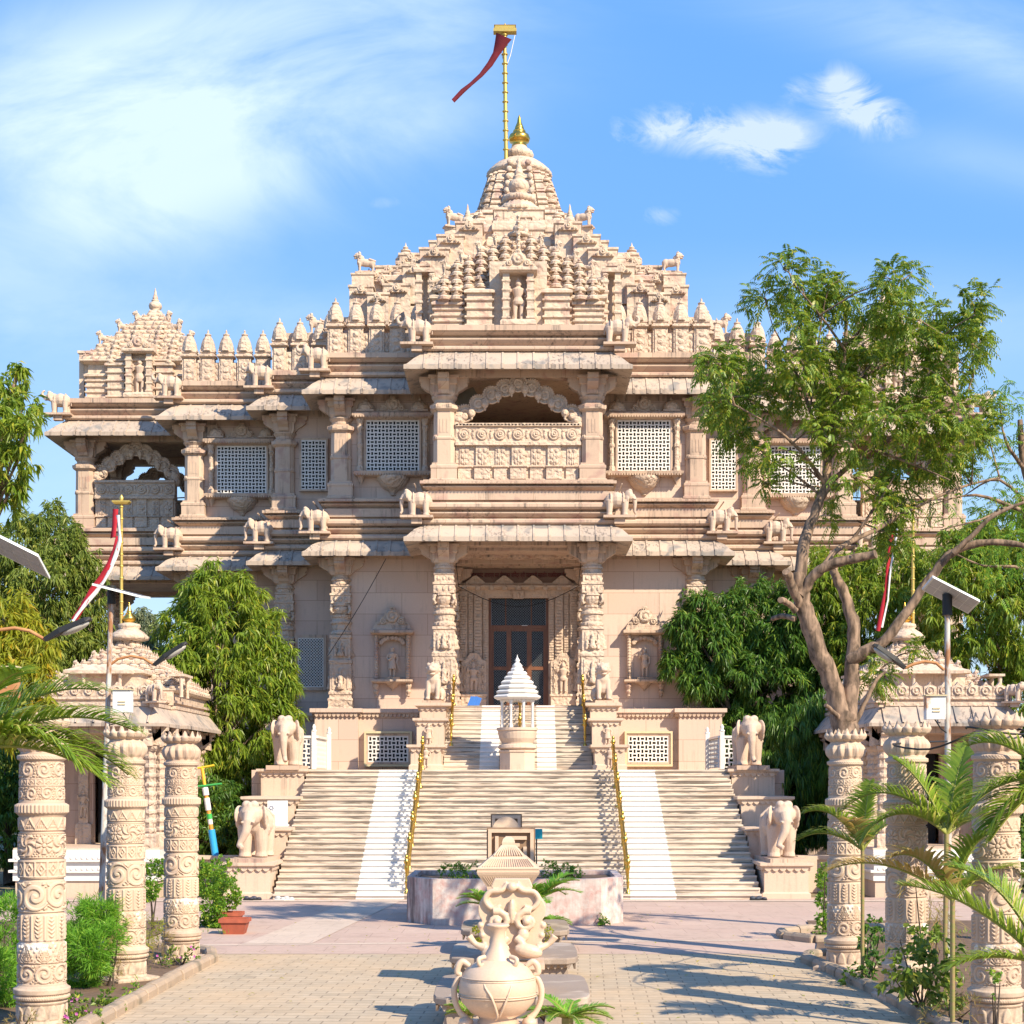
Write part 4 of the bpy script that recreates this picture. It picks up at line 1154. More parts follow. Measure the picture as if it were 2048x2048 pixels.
mb = MB(); mb.lathe(0, TY, [(1.28, 31.9), (1.30, 32.0), (1.55, 32.12), (1.60, 32.20), (1.54, 32.32), (1.22, 32.62), (.9, 32.84), (.6, 32.96), (.45, 33.0)], 60, flute=.035, nf=30)
mb.put(amalaka(.70, .46, 18), (0, TY, 32.98)); mb.lathe(0, TY, [(.5, 33.38), (.42, 33.5), (.3, 33.66)], 20)
P(mb, 'amalaka_disc', 'roofst', tower)
mb = MB(); mb.put(kalash(.50), (0, TY, 33.6), 0, (1.0, 1.0, .80)); P(mb, 'golden_finial', 'gold', tower)

# corner pavilion roofs ------------------------------------------------------------
for s in (-1, 1):
    mb = MB(); cx, cy = s * 15.6, 68.0
    mb.box(cx - 2.17, 65.53, PZ - .1, cx + 2.17, 70.47, 20.54)
    mb.sweep([(cx - 2.2, 70.5), (cx - 2.2, 65.5), (cx + 2.2, 65.5), (cx + 2.2, 70.5)], [(0, PZ), (.1, PZ + .02), (.1, PZ + .12), (.02, PZ + .16), (.02, PZ + .6), (.08, PZ + .64), (.08, PZ + .72), (0, PZ + .76), (0, 20.4), (.3, 20.5), (.3, 20.57)], caps=False)
    kutas(mb, [(cx - 1.85, -.05), (cx + 1.85, -.05)], 65.5, PZ + .12, 19.9, .42); kutas(mb, [(cx - 1.0, -.25), (cx + 1.0, -.25)], 65.5, PZ + .12, 20.3, .36)
    mb.box(cx - 2.42, 65.72, 19.75, cx + 2.42, 70.2, 20.56)
    for x in (-2.55, -2.2): mb.stack(cx + x * (1 if s < 0 else -1), 65.9, [(.10, .12, PZ - .1), (.10, .12, 20.9), (.16, .18, 20.95), (.16, .18, 21.05)])
    samvarana(2.5, 2.5, 20.55, 0, 11, .245, mb, cx, cy, .15)
    for i in range(10):
        for x in (-.5, .5, -1.2, 1.2):
            t = i / 10
            if abs(x) < 2.2 * (1 - t): mb.put(bell(.19), (cx + x, 65.35 + 2.3 * t, 20.4 + .27 * i))
    mb.lathe(cx, cy, [(.42, 22.95), (.45, 23.1), (.25, 23.35)], 20, flute=.1, nf=14); mb.put(kalash(.27), (cx, cy, 23.3))
    mb.put(roof_niche(cx, 65.0, 19.15), (0, 0, 0)); mb.put(MB().box(cx - .6, 65.3, 19, cx + .6, 65.8, 21.2))
    rp = P(mb, 'roof_pyramid', 'roofst')
    f_ = MB(); f_.put(FIG[1], (cx, 65.22, 19.15), 0, (1.5, 1.1, 1.36)); P(f_, 'carved_figure', 'statue', rp)
# ground-level side porches (open corner pavilions) floor edge

# ---------------------------------------------------------------- elephants and lions standing on the building
ele_me = {}
def statue(kind, loc, rz, sc, label, cat, group, key, plinth=None, smooth=True):
    mesh = (ELE if kind == 'elephant' else LION)[key]
    k = (kind, key)
    e = tag(empty(kind + '_statue', loc, rz, sc), label, cat, group)
    if k not in ele_me:
        o = mesh.build('body', M['statue'], e); ele_me[k] = o.data
    else:
        o = bpy.data.objects.new('body', ele_me[k]); COL.objects.link(o); o.parent = e
    pl = ('plinth', kind, plinth)
    if plinth:
        if pl not in ele_me:
            q = MB()
            if plinth == 'eave': q.box(-.32, -.68, -.10, .32, .68, -.003); q.box(-.16, -.22, -.34, .16, .22, -.10)
            elif plinth == 'slab': q.box(-.36, -.82, -.10, .36, .72, -.003)
            else: q.box(-.26, -.42, -.08, .26, .6, -.003)
            o = q.build('plinth', M['stone'], e); ele_me[pl] = o.data
        else:
            o = bpy.data.objects.new('plinth', ele_me[pl]); COL.objects.link(o); o.parent = e
    return e
BAYS = [(3.2, 54.6, 'central porch'), (7.15, 58.1, 'second bay'), (9.6, 60.6, 'third bay'), (13.4, 62.2, 'fourth bay'), (18.55, 65.0, 'corner pavilion')]
for s in (-1, 1):
    sd = 'shaded half of the facade' if s < 0 else 'neem-tree half of the facade'
    for i, (x, y, nm) in enumerate(BAYS):
        for lv, (z, key, lbl) in enumerate(((12.30, 'down', 'lower'), (18.22, 'up', 'upper'))):
            statue('elephant', (s * (x + .28), y - .18, z), R(90) * s, .83, 'stone elephant on the %s eave corner of the %s, %s' % (lbl, nm, sd), 'elephant statue', 'elephants on the %s eaves' % lbl, key, 'eave')
    statue('lion', (s * 6.0, 61.2, 22.80), R(78) * s, .80, 'stone lion on the wide end block of the hall roof, ' + sd, 'lion statue', 'lions on the hall roof', False, 'small')
    statue('lion', (s * 2.65, 62.75, 25.14), R(70) * s, .78, 'stone lion near the tower foot on the hall roof, ' + sd, 'lion statue', 'lions on the hall roof', False, 'small')
    statue('lion', (s * 7.9, 60.1 + 1.5, 20.55), R(80) * s, .80, 'stone lion just behind the small spires of the third bay, ' + sd, 'lion statue', 'lions on the hall roof', False, 'small')
    q = MB(); q.box(s * 7.2, 61.1, PZ - .1, s * 9.2, 62.4, 20.47); P(q, 'roof_block', 'roofst')
    for j, (dx, z, dy, w) in enumerate(((.60, 22.62, -.45, 'highest'), (1.18, 22.10, -1.05, 'middle'), (1.82, 21.42, -1.7, 'lowest'))):
        for t in (-1, 1):
            statue('lion', (s * 15.6 + t * dx, 68 + dy, z), R(65) * t, .60, '%s small lion on the %s slope of the corner pavilion roof, %s' % (w, 'outer' if t == s else 'inner', sd.replace(' of the facade', '')), 'lion statue', 'lions on the pavilion roofs', False, 'small')

# ================================================================ GROUND, PAVING
def paving_mat(name, c1, c2, c3, bw, bh, mortar, rot=0.0, msize=.012):
    m, g, b, out = new_mat(name); p = pos(g)
    mp = g.n('ShaderNodeMapping'); g.l(p, mp.inputs[0]); mp.inputs['Rotation'].default_value = (0, 0, rot)
    br = g.n('ShaderNodeTexBrick'); g.l(mp.outputs[0], br.inputs['Vector']); br.inputs['Scale'].default_value = 1
    br.inputs['Brick Width'].default_value = bw; br.inputs['Row Height'].default_value = bh; br.inputs['Mortar Size'].default_value = msize; br.inputs['Mortar Smooth'].default_value = .3
    br.inputs['Color1'].default_value = (*c1, 1); br.inputs['Color2'].default_value = (*c2, 1); br.inputs['Mortar'].default_value = (*mortar, 1)
    n = g.noise(p, .35, 4, .6); col = g.mix(g.m('MULTIPLY', g.ramp(n, .42, .68), .6), br.outputs['Color'], c3)
    n2 = g.noise(p, 7, 7, .7); n4 = g.noise(p, 1.3, 7, .7, .6); col = g.mix(g.m('MULTIPLY', g.ramp(n4, .52, .70), .38), col, tuple(x * .5 for x in c2)); col = g.mix(g.m('MULTIPLY', g.ramp(n2, .45, .8), .35), col, tuple(x * .55 for x in c3))
    g.l(col, b.inputs['Base Color']); b.inputs['Roughness'].default_value = .85; b.inputs['Specular IOR Level'].default_value = .2
    bm = g.n('ShaderNodeBump'); bm.inputs['Strength'].default_value = .3; bm.inputs['Distance'].default_value = .01
    g.l(g.m('SUBTRACT', g.m('MULTIPLY', n2, .5), br.outputs['Fac']), bm.inputs['Height']); g.l(bm.outputs[0], b.inputs['Normal'])
    return m
M['paver'] = paving_mat('tan_block_paving', (.52, .41, .29), (.44, .35, .25), (.56, .39, .235), .42, .25, (.24, .19, .14), .04)
M['pave_pink'] = paving_mat('pink_sandstone_paving', (.53, .385, .31), (.49, .345, .28), (.46, .34, .27), 1.2, .9, (.33, .22, .18), 0, .008)
M['pave_cream'] = paving_mat('cream_marble_paving', (.60, .47, .37), (.56, .43, .34), (.5, .4, .32), .9, .6, (.4, .3, .25), 0, .008)
M['soil'] = two_tone('garden_soil', (.20, .12, .07), (.10, .06, .035), 6, .3, .7, .95, bump=.8, coord='world')
M['earth'] = two_tone('dry_earth', (.26, .19, .12), (.12, .12, .05), .6, .3, .7, .95, bump=.6, coord='world')
def sheet(name, pts, z, mat):
    mb = MB(); mb.add([(x, y, z) for x, y in pts], [tuple(range(len(pts)))]); return struct(mb.build(name, M[mat]))
def sheet_ccw(name, pts, z, mat):
    a = sum(pts[i][0] * pts[(i + 1) % len(pts)][1] - pts[(i + 1) % len(pts)][0] * pts[i][1] for i in range(len(pts)))
    return sheet(name, pts if a > 0 else pts[::-1], z, mat)
sheet_ccw('ground', [(-500, -60), (500, -60), (500, 1500), (-500, 1500)], -.03, 'earth')
# central path of block paving
LC = [(-5.45, -10), (-5.45, 22), (-5.42, 25.5), (-5.38, 28.2), (-5.6, 29.2), (-6.2, 29.9), (-7.3, 30.5)]
RC = [(5.6, -10), (5.6, 19), (5.5, 23), (5.3, 26.5), (5.15, 28.0)]
def lerp(a, b, t): return a + (b - a) * t
sheet_ccw('paved_path', [(-5.45, -10), (-5.45, 29.0), (-7, 30.4), (9, 30.8), (5.15, 28.6), (5.3, 26.5), (5.6, 19), (5.6, -10)], .0, 'paver')
sheet_ccw('forecourt', [(-18, 29.3), (18, 29.3), (18, 43.5), (-18, 43.5)], .004, 'pave_pink')
sheet_ccw('forecourt_line', [(-7.5, 30.6), (-7.5, 30.85), (9, 32.3), (9, 32.05)], .008, 'pave_cream')
sheet_ccw('forecourt_strip', [(-5.35, 31.0), (-4.0, 31.1), (-3.05, 42.8), (-4.35, 42.8)], .012, 'pave_cream')
sheet_ccw('forecourt_edge', [(-12, 41.9), (12, 41.9), (12, 42.35), (-12, 42.35)], .016, 'pave_cream')
sheet_ccw('garden_soil', [(-30, -5), (-5.6, -5), (-5.6, 29.2), (-7.4, 30.6), (-7.4, 36), (-30, 36)], .035, 'soil')
sheet_ccw('garden_soil', [(30, -5), (5.75, -5), (5.75, 19), (5.3, 28.0), (5.9, 31.0), (6.6, 36), (30, 36)], .035, 'soil')
# kerbs of rounded stones
M['kerb'] = stone('kerb_stone', (.42, .31, .22), (.34, .26, .19), (.22, .18, .13), streak=0, grime=.6, bump=.5)
def kerb(pts, w=.11, h=.17, seg=.62):
    mb = MB(); pts = [Vector((x, y, 0)) for x, y in pts]; tot = []
    for a, b in zip(pts[:-1], pts[1:]):
        L = (b - a).length; n = max(1, round(L / seg))
        for i in range(n):
            p = a.lerp(b, i / n); q = a.lerp(b, (i + .97) / n); t = (q - p).normalized(); nrm = Vector((t.y, -t.x, 0))
            hh = h * random.uniform(.92, 1.05); off = nrm * random.uniform(-.015, .015); p = p + off; q = q + off
            prof = [(-w, -.02), (-w, hh * .6), (-w * .7, hh * .9), (0, hh), (w * .7, hh * .9), (w, hh * .6), (w, -.02)]
            e = t * .03
            mb.rings([[tuple(p + nrm * x * .9 + Vector((0, 0, z * .95))) for x, z in prof], [tuple(p + e + nrm * x + Vector((0, 0, z))) for x, z in prof], [tuple(q - e + nrm * x + Vector((0, 0, z))) for x, z in prof], [tuple(q + nrm * x * .9 + Vector((0, 0, z * .95))) for x, z in prof]])
    return mb
for pts in (LC, RC + [(5.3, 28.6), (5.9, 29.0)], [(6.9, 31.4), (5.9, 31.3), (5.45, 32.0), (5.5, 32.9), (6.3, 33.6), (8, 33.8)]):
    struct(kerb([(x, y) for x, y in pts]).build('kerb', M['kerb']))

# ================================================================ STAIRS
def step_mat(name, base, stain, k=.9, rough=.5):
    m, g, b, out = new_mat(name); p = pos(g)
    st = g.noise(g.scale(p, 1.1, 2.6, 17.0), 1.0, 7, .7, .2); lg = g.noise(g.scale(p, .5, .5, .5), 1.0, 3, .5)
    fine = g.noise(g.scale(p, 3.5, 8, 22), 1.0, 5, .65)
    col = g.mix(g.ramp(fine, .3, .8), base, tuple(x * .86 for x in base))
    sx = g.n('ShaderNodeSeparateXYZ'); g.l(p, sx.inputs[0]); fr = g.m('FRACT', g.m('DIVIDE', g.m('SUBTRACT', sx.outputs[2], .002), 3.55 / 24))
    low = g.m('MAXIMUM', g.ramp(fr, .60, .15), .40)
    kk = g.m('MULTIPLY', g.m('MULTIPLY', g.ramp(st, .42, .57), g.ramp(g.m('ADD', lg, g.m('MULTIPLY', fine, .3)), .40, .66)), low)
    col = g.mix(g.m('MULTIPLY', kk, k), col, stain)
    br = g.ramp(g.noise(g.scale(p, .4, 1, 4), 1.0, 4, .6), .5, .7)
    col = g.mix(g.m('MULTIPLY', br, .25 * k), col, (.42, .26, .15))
    g.l(col, b.inputs['Base Color']); b.inputs['Roughness'].default_value = rough; b.inputs['Specular IOR Level'].default_value = .3
    bm = g.n('ShaderNodeBump'); bm.inputs['Strength'].default_value = .15; bm.inputs['Distance'].default_value = .01
    g.l(fine, bm.inputs['Height']); g.l(bm.outputs[0], b.inputs['Normal'])
    return m
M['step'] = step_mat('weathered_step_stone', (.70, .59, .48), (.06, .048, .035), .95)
M['stepw'] = step_mat('white_marble_steps', (.80, .76, .71), (.45, .40, .33), .25, .4)
M['band'] = stone('cream_sandstone_trim', (.60, .46, .35), (.55, .41, .31), None, streak=.4, grime=.3)
def flight(x0, x1, y0, z0, n, rise, run, over=.05, th=.05):
    """risers facing -y with projecting nosings"""
    mb = MB()
    pr = [(y0, z0)]
    for i in range(n):
        y = y0 + run * i; z = z0 + rise * i
        pr += [(y, z), (y, z + rise - th), (y - over, z + rise - th), (y - over, z + rise), (y + run, z + rise)]
    k = len(pr)
    v = [(x0, y, z) for y, z in pr] + [(x1, y, z) for y, z in pr]
    f = [(i, i + k, i + 1 + k, i + 1) for i in range(k - 1)]
    mb.add(v, f)
    side = [p for p in pr] + [(pr[-1][0], z0 - .02)]
    for x, o in ((x0, 1), (x1, -1)):
        for i in range(n):
            y = y0 + run * i; z = z0 + rise * i
            mb.add([(x, y, z0), (x, pr[-1][0], z0), (x, pr[-1][0], z + rise), (x, y, z + rise)] if i == 0 else [(x, y, z), (x, pr[-1][0], z), (x, pr[-1][0], z + rise), (x, y, z + rise)], [(0, 1, 2, 3)])
    return mb
NS = 24; RISE = 3.55 / NS; RUN = .30
ST = tag(empty('staircase', (0, 42.8, 0)), 'broad lower stairway with stained cream steps climbing from the forecourt to the terrace', 'staircase')
def SP(mb, name, mat, par):
    o = mb.build(name, M[mat]); o.parent = par; o.matrix_parent_inverse = Matrix.Translation(-Vector(par.location)); return o
for xa, xb, m_, nm in ((-6.6, -4.36, 'step', 'side_steps'), (-4.36, -3.05, 'stepw', 'marble_strip'), (-3.05, 3.05, 'step', 'middle_steps'), (3.05, 4.30, 'stepw', 'marble_strip'), (4.30, 6.6, 'step', 'side_steps')):
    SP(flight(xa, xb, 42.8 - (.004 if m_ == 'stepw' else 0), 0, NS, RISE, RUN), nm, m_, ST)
mb = MB(); mb.box(-8.4, 50.0, 0, 8.4, 60.2, 3.548); SP(mb, 'terrace_base', 'wall', ST)
mb = MB(); mb.box(-8.2, 49.9, 3.50, 8.2, 60, 3.556); SP(mb, 'terrace_floor', 'band', ST)
NS2 = 14; R2 = (5.80 - 3.556) / NS2; RUN2 = .25
S2 = tag(empty('staircase', (0, 51.4, 3.556)), 'narrow upper stairway from the terrace up to the carved temple doorway', 'staircase')
for xa, xb, m_, nm in ((-2.42, -1.25, 'step', 'side_steps'), (-1.25, -.62, 'stepw', 'marble_strip'), (-.62, .62, 'step', 'middle_steps'), (.62, 1.25, 'stepw', 'marble_strip'), (1.25, 2.42, 'step', 'side_steps')):
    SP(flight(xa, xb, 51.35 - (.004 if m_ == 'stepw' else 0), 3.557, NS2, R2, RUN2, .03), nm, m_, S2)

# pedestals beside the stairs ----------------------------------------------------
def scallop_block(x0, x1, y0, y1, z0, z1, base=True, cap=.10, over=.13):
    mb = MB(); mb.box(x0, y0, z0, x1, y1, z1 - cap)
    cx, cy, hx, hy = (x0 + x1) / 2, (y0 + y1) / 2, (x1 - x0) / 2, (y1 - y0) / 2
    mb.stack(cx, cy, [(hx + over * .5, hy + over * .5, z1 - cap - .02), (hx + over, hy + over, z1 - cap + .02), (hx + over, hy + over, z1)])
    if base: mb.stack(cx, cy, [(hx + .06, hy + .06, z0), (hx + .06, hy + .06, z0 + .14), (hx, hy, z0 + .18)])
    pl = [(x0, y1), (x0, y0), (x1, y0), (x1, y1)]
    # scallops hanging under the lip
    for (a, b, fx) in (((x0, y0), (x1, y0), 0), ((x0, y0), (x0, y1), 1), ((x1, y0), (x1, y1), 1)):
        L = math.hypot(b[0] - a[0], b[1] - a[1]); n = max(2, round(L / .19))
        for i in range(n):
            t = (i + .5) / n; x = a[0] + (b[0] - a[0]) * t; y = a[1] + (b[1] - a[1]) * t
            w = L / n * .5; zz = z1 - cap - .02
            pts = [(-w, 0), (-w * .95, -.05), (-w * .5, -.10), (0, -.12), (w * .5, -.10), (w * .95, -.05), (w, 0)]
            if fx == 0: mb.add([(x + p, y - .055, zz + q) for p, q in pts] + [(x + p, y - .001, zz + q) for p, q in pts], [tuple(range(7))[::-1]] + [(k, k + 1, k + 8, k + 7) for k in range(6)])
            else:
                sx = -1 if x <= x0 else 1
                mb.add([(x + sx * .055, y + p, zz + q) for p, q in pts] + [(x + sx * .001, y + p, zz + q) for p, q in pts], [tuple(range(7))[::-1] if sx > 0 else tuple(range(7))] + [(k, k + 1, k + 8, k + 7) for k in range(6)])
    return mb
SIDE = {-1: 'shaded', 1: 'neem-tree'}
for s in (-1, 1):
    side = 'on the potted hedge side' if s < 0 else 'on the neem-tree side'
    P0 = tag(empty('stepped_pedestal', (s * 7.2, 43.2, 0)), 'stepped sandstone side wall of the lower stairs ' + side, 'pedestal', 'stepped walls beside the stairs')
    def blk(nm, xa, xb, *a, **k):
        x0, x1 = sorted((s * xa, s * xb)); SP(scallop_block(x0, x1, *a, **k), nm, 'band', P0)
    blk('lowest_block', 6.72, 7.92, 43.1, 45.4, 0, .98)
    blk('second_block', 6.64, 7.5, 45.5, 47.2, 0, 1.86)
    blk('third_block', 6.66, 8.1, 47.2, 49.3, 0, 2.74)
    blk('top_block', 6.66, 8.0, 49.35, 51.6, 0, 3.58)
    U0 = tag(empty('stepped_pedestal', (s * 2.9, 50.6, 3.556)), 'carved pedestal wall of the upper stairs ' + side, 'pedestal', 'stepped walls beside the stairs')
    def blk2(nm, xa, xb, *a, **k):
        x0, x1 = sorted((s * xa, s * xb)); return SP(scallop_block(x0, x1, *a, **k), nm, 'band', U0)
    b1 = blk2('lowest_block', 2.45, 3.42, 50.55, 51.9, 3.556, 4.36)
    b2 = blk2('second_block', 2.43, 3.32, 51.95, 53.1, 3.556, 5.26, base=False)
    b3 = blk2('top_block', 2.42, 3.30, 53.15, 54.72, 3.556, 5.82, base=False, cap=.12, over=.17)
    for (z, y, k) in ((3.66, 50.50, 2), (4.42, 51.90, 0)):
        q = MB(); q.put(FIG[k], (s * 2.93, y - .02, z), 0, (.75, .5, .62)); f_ = q.build('carved_figure', M['statue']); f_.parent = U0; f_.matrix_parent_inverse = Matrix.Translation(-Vector(U0.location))
# blank marble plaque with a small emblem on the shaded side wall
q = MB(); q.box(-7.05, 47.10, 1.98, -6.72 + .02, 47.135, 2.62)
pq = q.build('marble_plaque', M['marble']); tag(pq, 'white marble plaque fixed beside the standing elephant on the lower stair wall', 'plaque')
bpy.data.objects.remove(pq)
q = MB(); q.box(-7.42, 47.0, 1.92, -6.82, 47.06, 2.62); q.stack(-7.12, 47.0, [(.34, .05, 1.86), (.34, .05, 1.92)]); pq = q.build('marble_plaque', M['white']); tag(pq, 'white marble plaque with a small ring emblem behind the lower standing elephant', 'plaque')
q = MB(); q.put(MB().lathe(0, 0, [(.055, 0), (.055, .008), (.04, .008), (.04, 0)], 16, cap=False), M=Matrix.Translation((-7.30, 46.998, 2.40)) @ Matrix.Rotation(R(90), 4, 'X'))
for k in range(6): q.box(-7.30 + .07 * math.cos(k * 1.047) - .008, 46.985, 2.40 + .07 * math.sin(k * 1.047) - .008, -7.30 + .07 * math.cos(k * 1.047) + .008, 46.998, 2.40 + .07 * math.sin(k * 1.047) + .008)
o = q.build('emblem', plain('grey_ink', (.2, .2, .3))); o.parent = pq

# brass handrails -----------------------------------------------------------------
def handrail(x, ya, za, yb, zb, n, label, hgt=.95):
    e = tag(empty('handrail', (x, ya, za)), label, 'handrail', 'brass handrails of the stairways')
    for i in range(n):
        t = i / (n - 1); y, z = (yb - ya) * t, (zb - za) * t
        q = MB(); q.lathe(0, y, [(.07, z), (.07, z + .05), (.035, z + .08), (.035, z + .28), (.055, z + .32), (.035, z + .36), (.035, z + .62), (.06, z + .68), (.065, z + .74), (.04, z + .80), (.075, z + .86), (.06, z + .93), (.03, z + .96), (.05, z + 1.0), (.04, z + 1.05), (.01, z + 1.08)], 12)
        q.build('post', M['brass'], e)
    q = MB(); q.tube([(0, 0, hgt * .88), (0, yb - ya, zb - za + hgt * .88)], .035, 8); q.build('top_bar', M['brass'], e)
    q = MB(); q.tube([(0, 0, .2), (0, yb - ya, zb - za + .2)], .02, 6)
    m_ = int((yb - ya) / .22)
    for i in range(m_):
        t = (i + .5) / m_; y = (yb - ya) * t; z = (zb - za) * t
        q.tube([(0, y, z + .2), (0, y, z + .84)], .016, 6)
        for zz in (.36, .52, .68):    # leaf-shaped ornament
            q.put(MB().lathe(0, 0, [(.01, -.05), (.045, 0), (.01, .05)], 6), (0, y, z + zz))
    q.build('baluster_lattice', M['brass'], e)
for s in (-1, 1):
    w = 'on the shaded side of the planter' if s < 0 else 'on the neem-tree side'
    handrail(s * 3.0, 42.95, RISE * .9, 49.9, 3.55, 7, 'long ornate brass handrail of the lower stairs ' + w)
    handrail(s * 2.22, 52.6, 3.556 + R2 * 5, 54.6, 5.8, 3, 'short brass handrail at the doorway landing ' + w)
handrail(.06, 51.5, 3.65, 54.5, 5.85, 4, 'brass centre handrail of the upper stairs behind the marble shrine', .9)

# white marble miniature shrine on the terrace ------------------------------------------
SH = tag(empty('marble_shrine', (-.02, 50.6, 3.556)), 'small white marble canopy shrine on a fluted round base in the middle of the terrace', 'shrine')
q = MB(); o8 = [(math.cos(R(22.5 + 45 * k)), math.sin(R(22.5 + 45 * k))) for k in range(8)]
q.poly_stack(0, 0, o8, [(.60, 0), (.60, .55), (.64, .57), (.64, .62)]); q.lathe(0, 0, [(.52, .62), (.62, .70), (.60, .78), (.50, .82), (.50, .86), (.58, 1.0), (.62, 1.18), (.62, 1.24), (.66, 1.26), (.66, 1.34)], 32, flute=.05, nf=32, smooth=False)
q.build('base', M['band'], SH)
for k in range(8):
    a = R(22.5 + 45 * k); c = MB()
    c.lathe(.52 * math.cos(a), .52 * math.sin(a), [(.055, 1.34), (.055, 1.42), (.04, 1.46), (.036, 2.0), (.055, 2.06), (.04, 2.1), (.075, 2.2), (.075, 2.24)], 10); c.build('pillar', M['marble'], SH)
c = MB()
for k in range(8):
    a0, a1 = R(22.5 + 45 * k), R(67.5 + 45 * k)
    for j in range(5):
        t = (j + .5) / 5; x = .54 * lerp(math.cos(a0), math.cos(a1), t); y = .54 * lerp(math.sin(a0), math.sin(a1), t); c.ell((x, y, 2.18 + .06 * math.sin(math.pi * t)), (.06, .06, .06), n=6)
c.build('scalloped_arch', M['marble'], SH)
c = MB(); z = 2.24
for k, (r0, h) in enumerate(((.80, .17), (.72, .15), (.66, .15), (.56, .15), (.45, .14), (.34, .14), (.22, .12))):
    c.poly_stack(0, 0, o8, [(r0 * .86, z), (r0, z + h * .35), (r0, z + h * .55), (r0 * .82, z + h)]); z += h
c.lathe(0, 0, [(.12, z - .01), (.17, z + .06), (.10, z + .14), (.05, z + .18), (.09, z + .23), (.05, z + .28), (.02, z + .34), (.005, z + .42)], 16); c.build('tiered_roof', M['marble'], SH)

# white marble fences on the terrace ends -------------------------------------------------
for s in (-1, 1):
    e = tag(empty('marble_fence', (s * 7.3, 52.2, 3.556)), 'white marble fence with finialled posts behind the upper elephant ' + ('near the drooping pale-leaved tree' if s < 0 else 'near the dark weeping trees'), 'fence', 'white fences at the terrace ends')
    for (x, y) in ((7.95, 52.2), (6.72, 52.2), (6.55, 54.9)):
        q = MB(); q.box(s * x - s * 7.3 - .07, y - 52.27, 0, s * x - s * 7.3 + .07, y - 52.13, 1.28); q.lathe(s * (x - 7.3), y - 52.2, [(.09, 1.28), (.09, 1.32), (.04, 1.35), (.07, 1.43), (.01, 1.52)], 10); q.build('post', M['marble'], e)
    q = MB(); mk = jali_mask(7, 6); perforated(mk, 1.09, .98, .05, q, -.545 + s * .035, .08, 0); q.build('panel', M['marble'], e)
    t_ = MB(); perforated(jali_mask(16, 6), 2.6, .98, .05, t_, 0, .08, 0); q = MB(); q.put(t_, (s * (6.64 - 7.3), .05, 0), R(90)); q.build('panel', M['marble'], e)
    q = MB(); q.box(s * .62 - .62 + (0 if s < 0 else -.0), -.04, 1.06, s * .0 + .62, .06, 1.14) if False else q.box(-.6, -.04, 1.06, .6, .08, 1.14); q.box(s * -.72, .0, 1.06, s * -.60, 2.6, 1.14); q.build('coping', M['marble'], e)
# beige compound wall beside the neem-side pedestal, and on the shaded side
for s in (-1, 1):
    q = MB(); q.box(s * 8.1, 45.6, 0, s * 9.4, 45.9, .95); q.box(s * 8.05, 45.5, .95, s * 9.4, 46.0, 1.05)
    for k in range(1): q.box(s * (8.3 + 1.8 * k), 45.5, 0, s * (8.6 + 1.8 * k), 45.6, .95)
    tag(q.build('boundary_wall', M['band']), 'low pink sandstone garden wall running off from the stair pedestal ' + ('behind the hedge' if s < 0 else 'under the weeping trees'), 'wall', 'low garden walls')

# shoes left at the foot of the stairs ------------------------------------------------------
def shoe(l=.27):
    mb = MB(); mb.stack(0, 0, [(.045, l / 2, 0), (.05, l / 2, .015), (.05, l / 2, .03)])
    mb.ell((0, l * .22, .055), (.045, l * .27, .05)); mb.ell((0, -l * .28, .045), (.048, l * .22, .032)); return mb
for i, (px, c, rz, lb) in enumerate(((497, (.05, .05, .07), 80, 'dark shoe near the hedge end of the bottom step, beside its pair'), (512, (.06, .06, .08), 95, 'second dark shoe of the pair at the hedge end of the bottom step'), (560, (.55, .53, .5), 75, 'pale worn shoe lying before the shaded bottom steps'), (577, (.45, .43, .42), 110, 'pale shoe with raised tongue at the bottom steps'), (1510, (.05, .06, .08), 88, 'black slipper on the kerb before the neem-side pedestal'), (1524, (.07, .07, .09), 70, 'second black slipper before the neem-side pedestal'))):
    e = tag(empty('shoe', (WX(px, 42.3), 42.3 + .05 * (i % 2), .02), R(rz)), lb, 'shoe', 'shoes left before the stairs')
    q = MB(); q.stack(0, 0, [(.045, .14, 0), (.052, .14, .02), (.05, .14, .035)]); q.build('sole', M['white'] if i in (2, 3) else M['cable'], e)
    q = MB(); q.ell((0, .06, .06), (.047, .085, .055)); q.ell((0, -.07, .05), (.05, .07, .035)); q.build('upper', plain('shoe_upper', c), e)
# blue folded mats at the door, loose cable on the wall, small fittings
e = tag(empty('folded_mat', (-1.72, 56.2, 5.8)), 'bright blue folded mat leaning beside the temple door', 'mat'); 
for k in range(3):
    q = MB(); q.put(MB().box(-.11, -.03, 0, .11, .03, .42), M=Matrix.Translation((k * .09, k * .05, 0)) @ Euler((R(-18), R(20), 0)).to_matrix().to_4x4()); q.build('fold', plain('blue_plastic', (.01, .12, .45), .4), e)
q = MB(); a, b = W(772, 1117, 57.4), W(655, 1312, 57.9); q.tube([a + (b - a) * t + Vector((0, 0, -.12 * math.sin(math.pi * t))) for t in np.linspace(0, 1, 9)], .014, 5)
tag(q.build('cable', M['cable']), 'thin black cable slanting from the lower eave across the shaded wall', 'cable')
q = MB(); q.tube([(-2.2, 55.9, 10.9)] + [(-2.2 + 4.4 * t, 58.2, 10.35 - .75 * math.sin(math.pi * t)) for t in np.linspace(0, 1, 11)] + [(2.2, 55.9, 10.9)], .015, 5)
tag(q.build('cable', M['cable']), 'black cable sagging across the top of the temple doorway', 'cable')
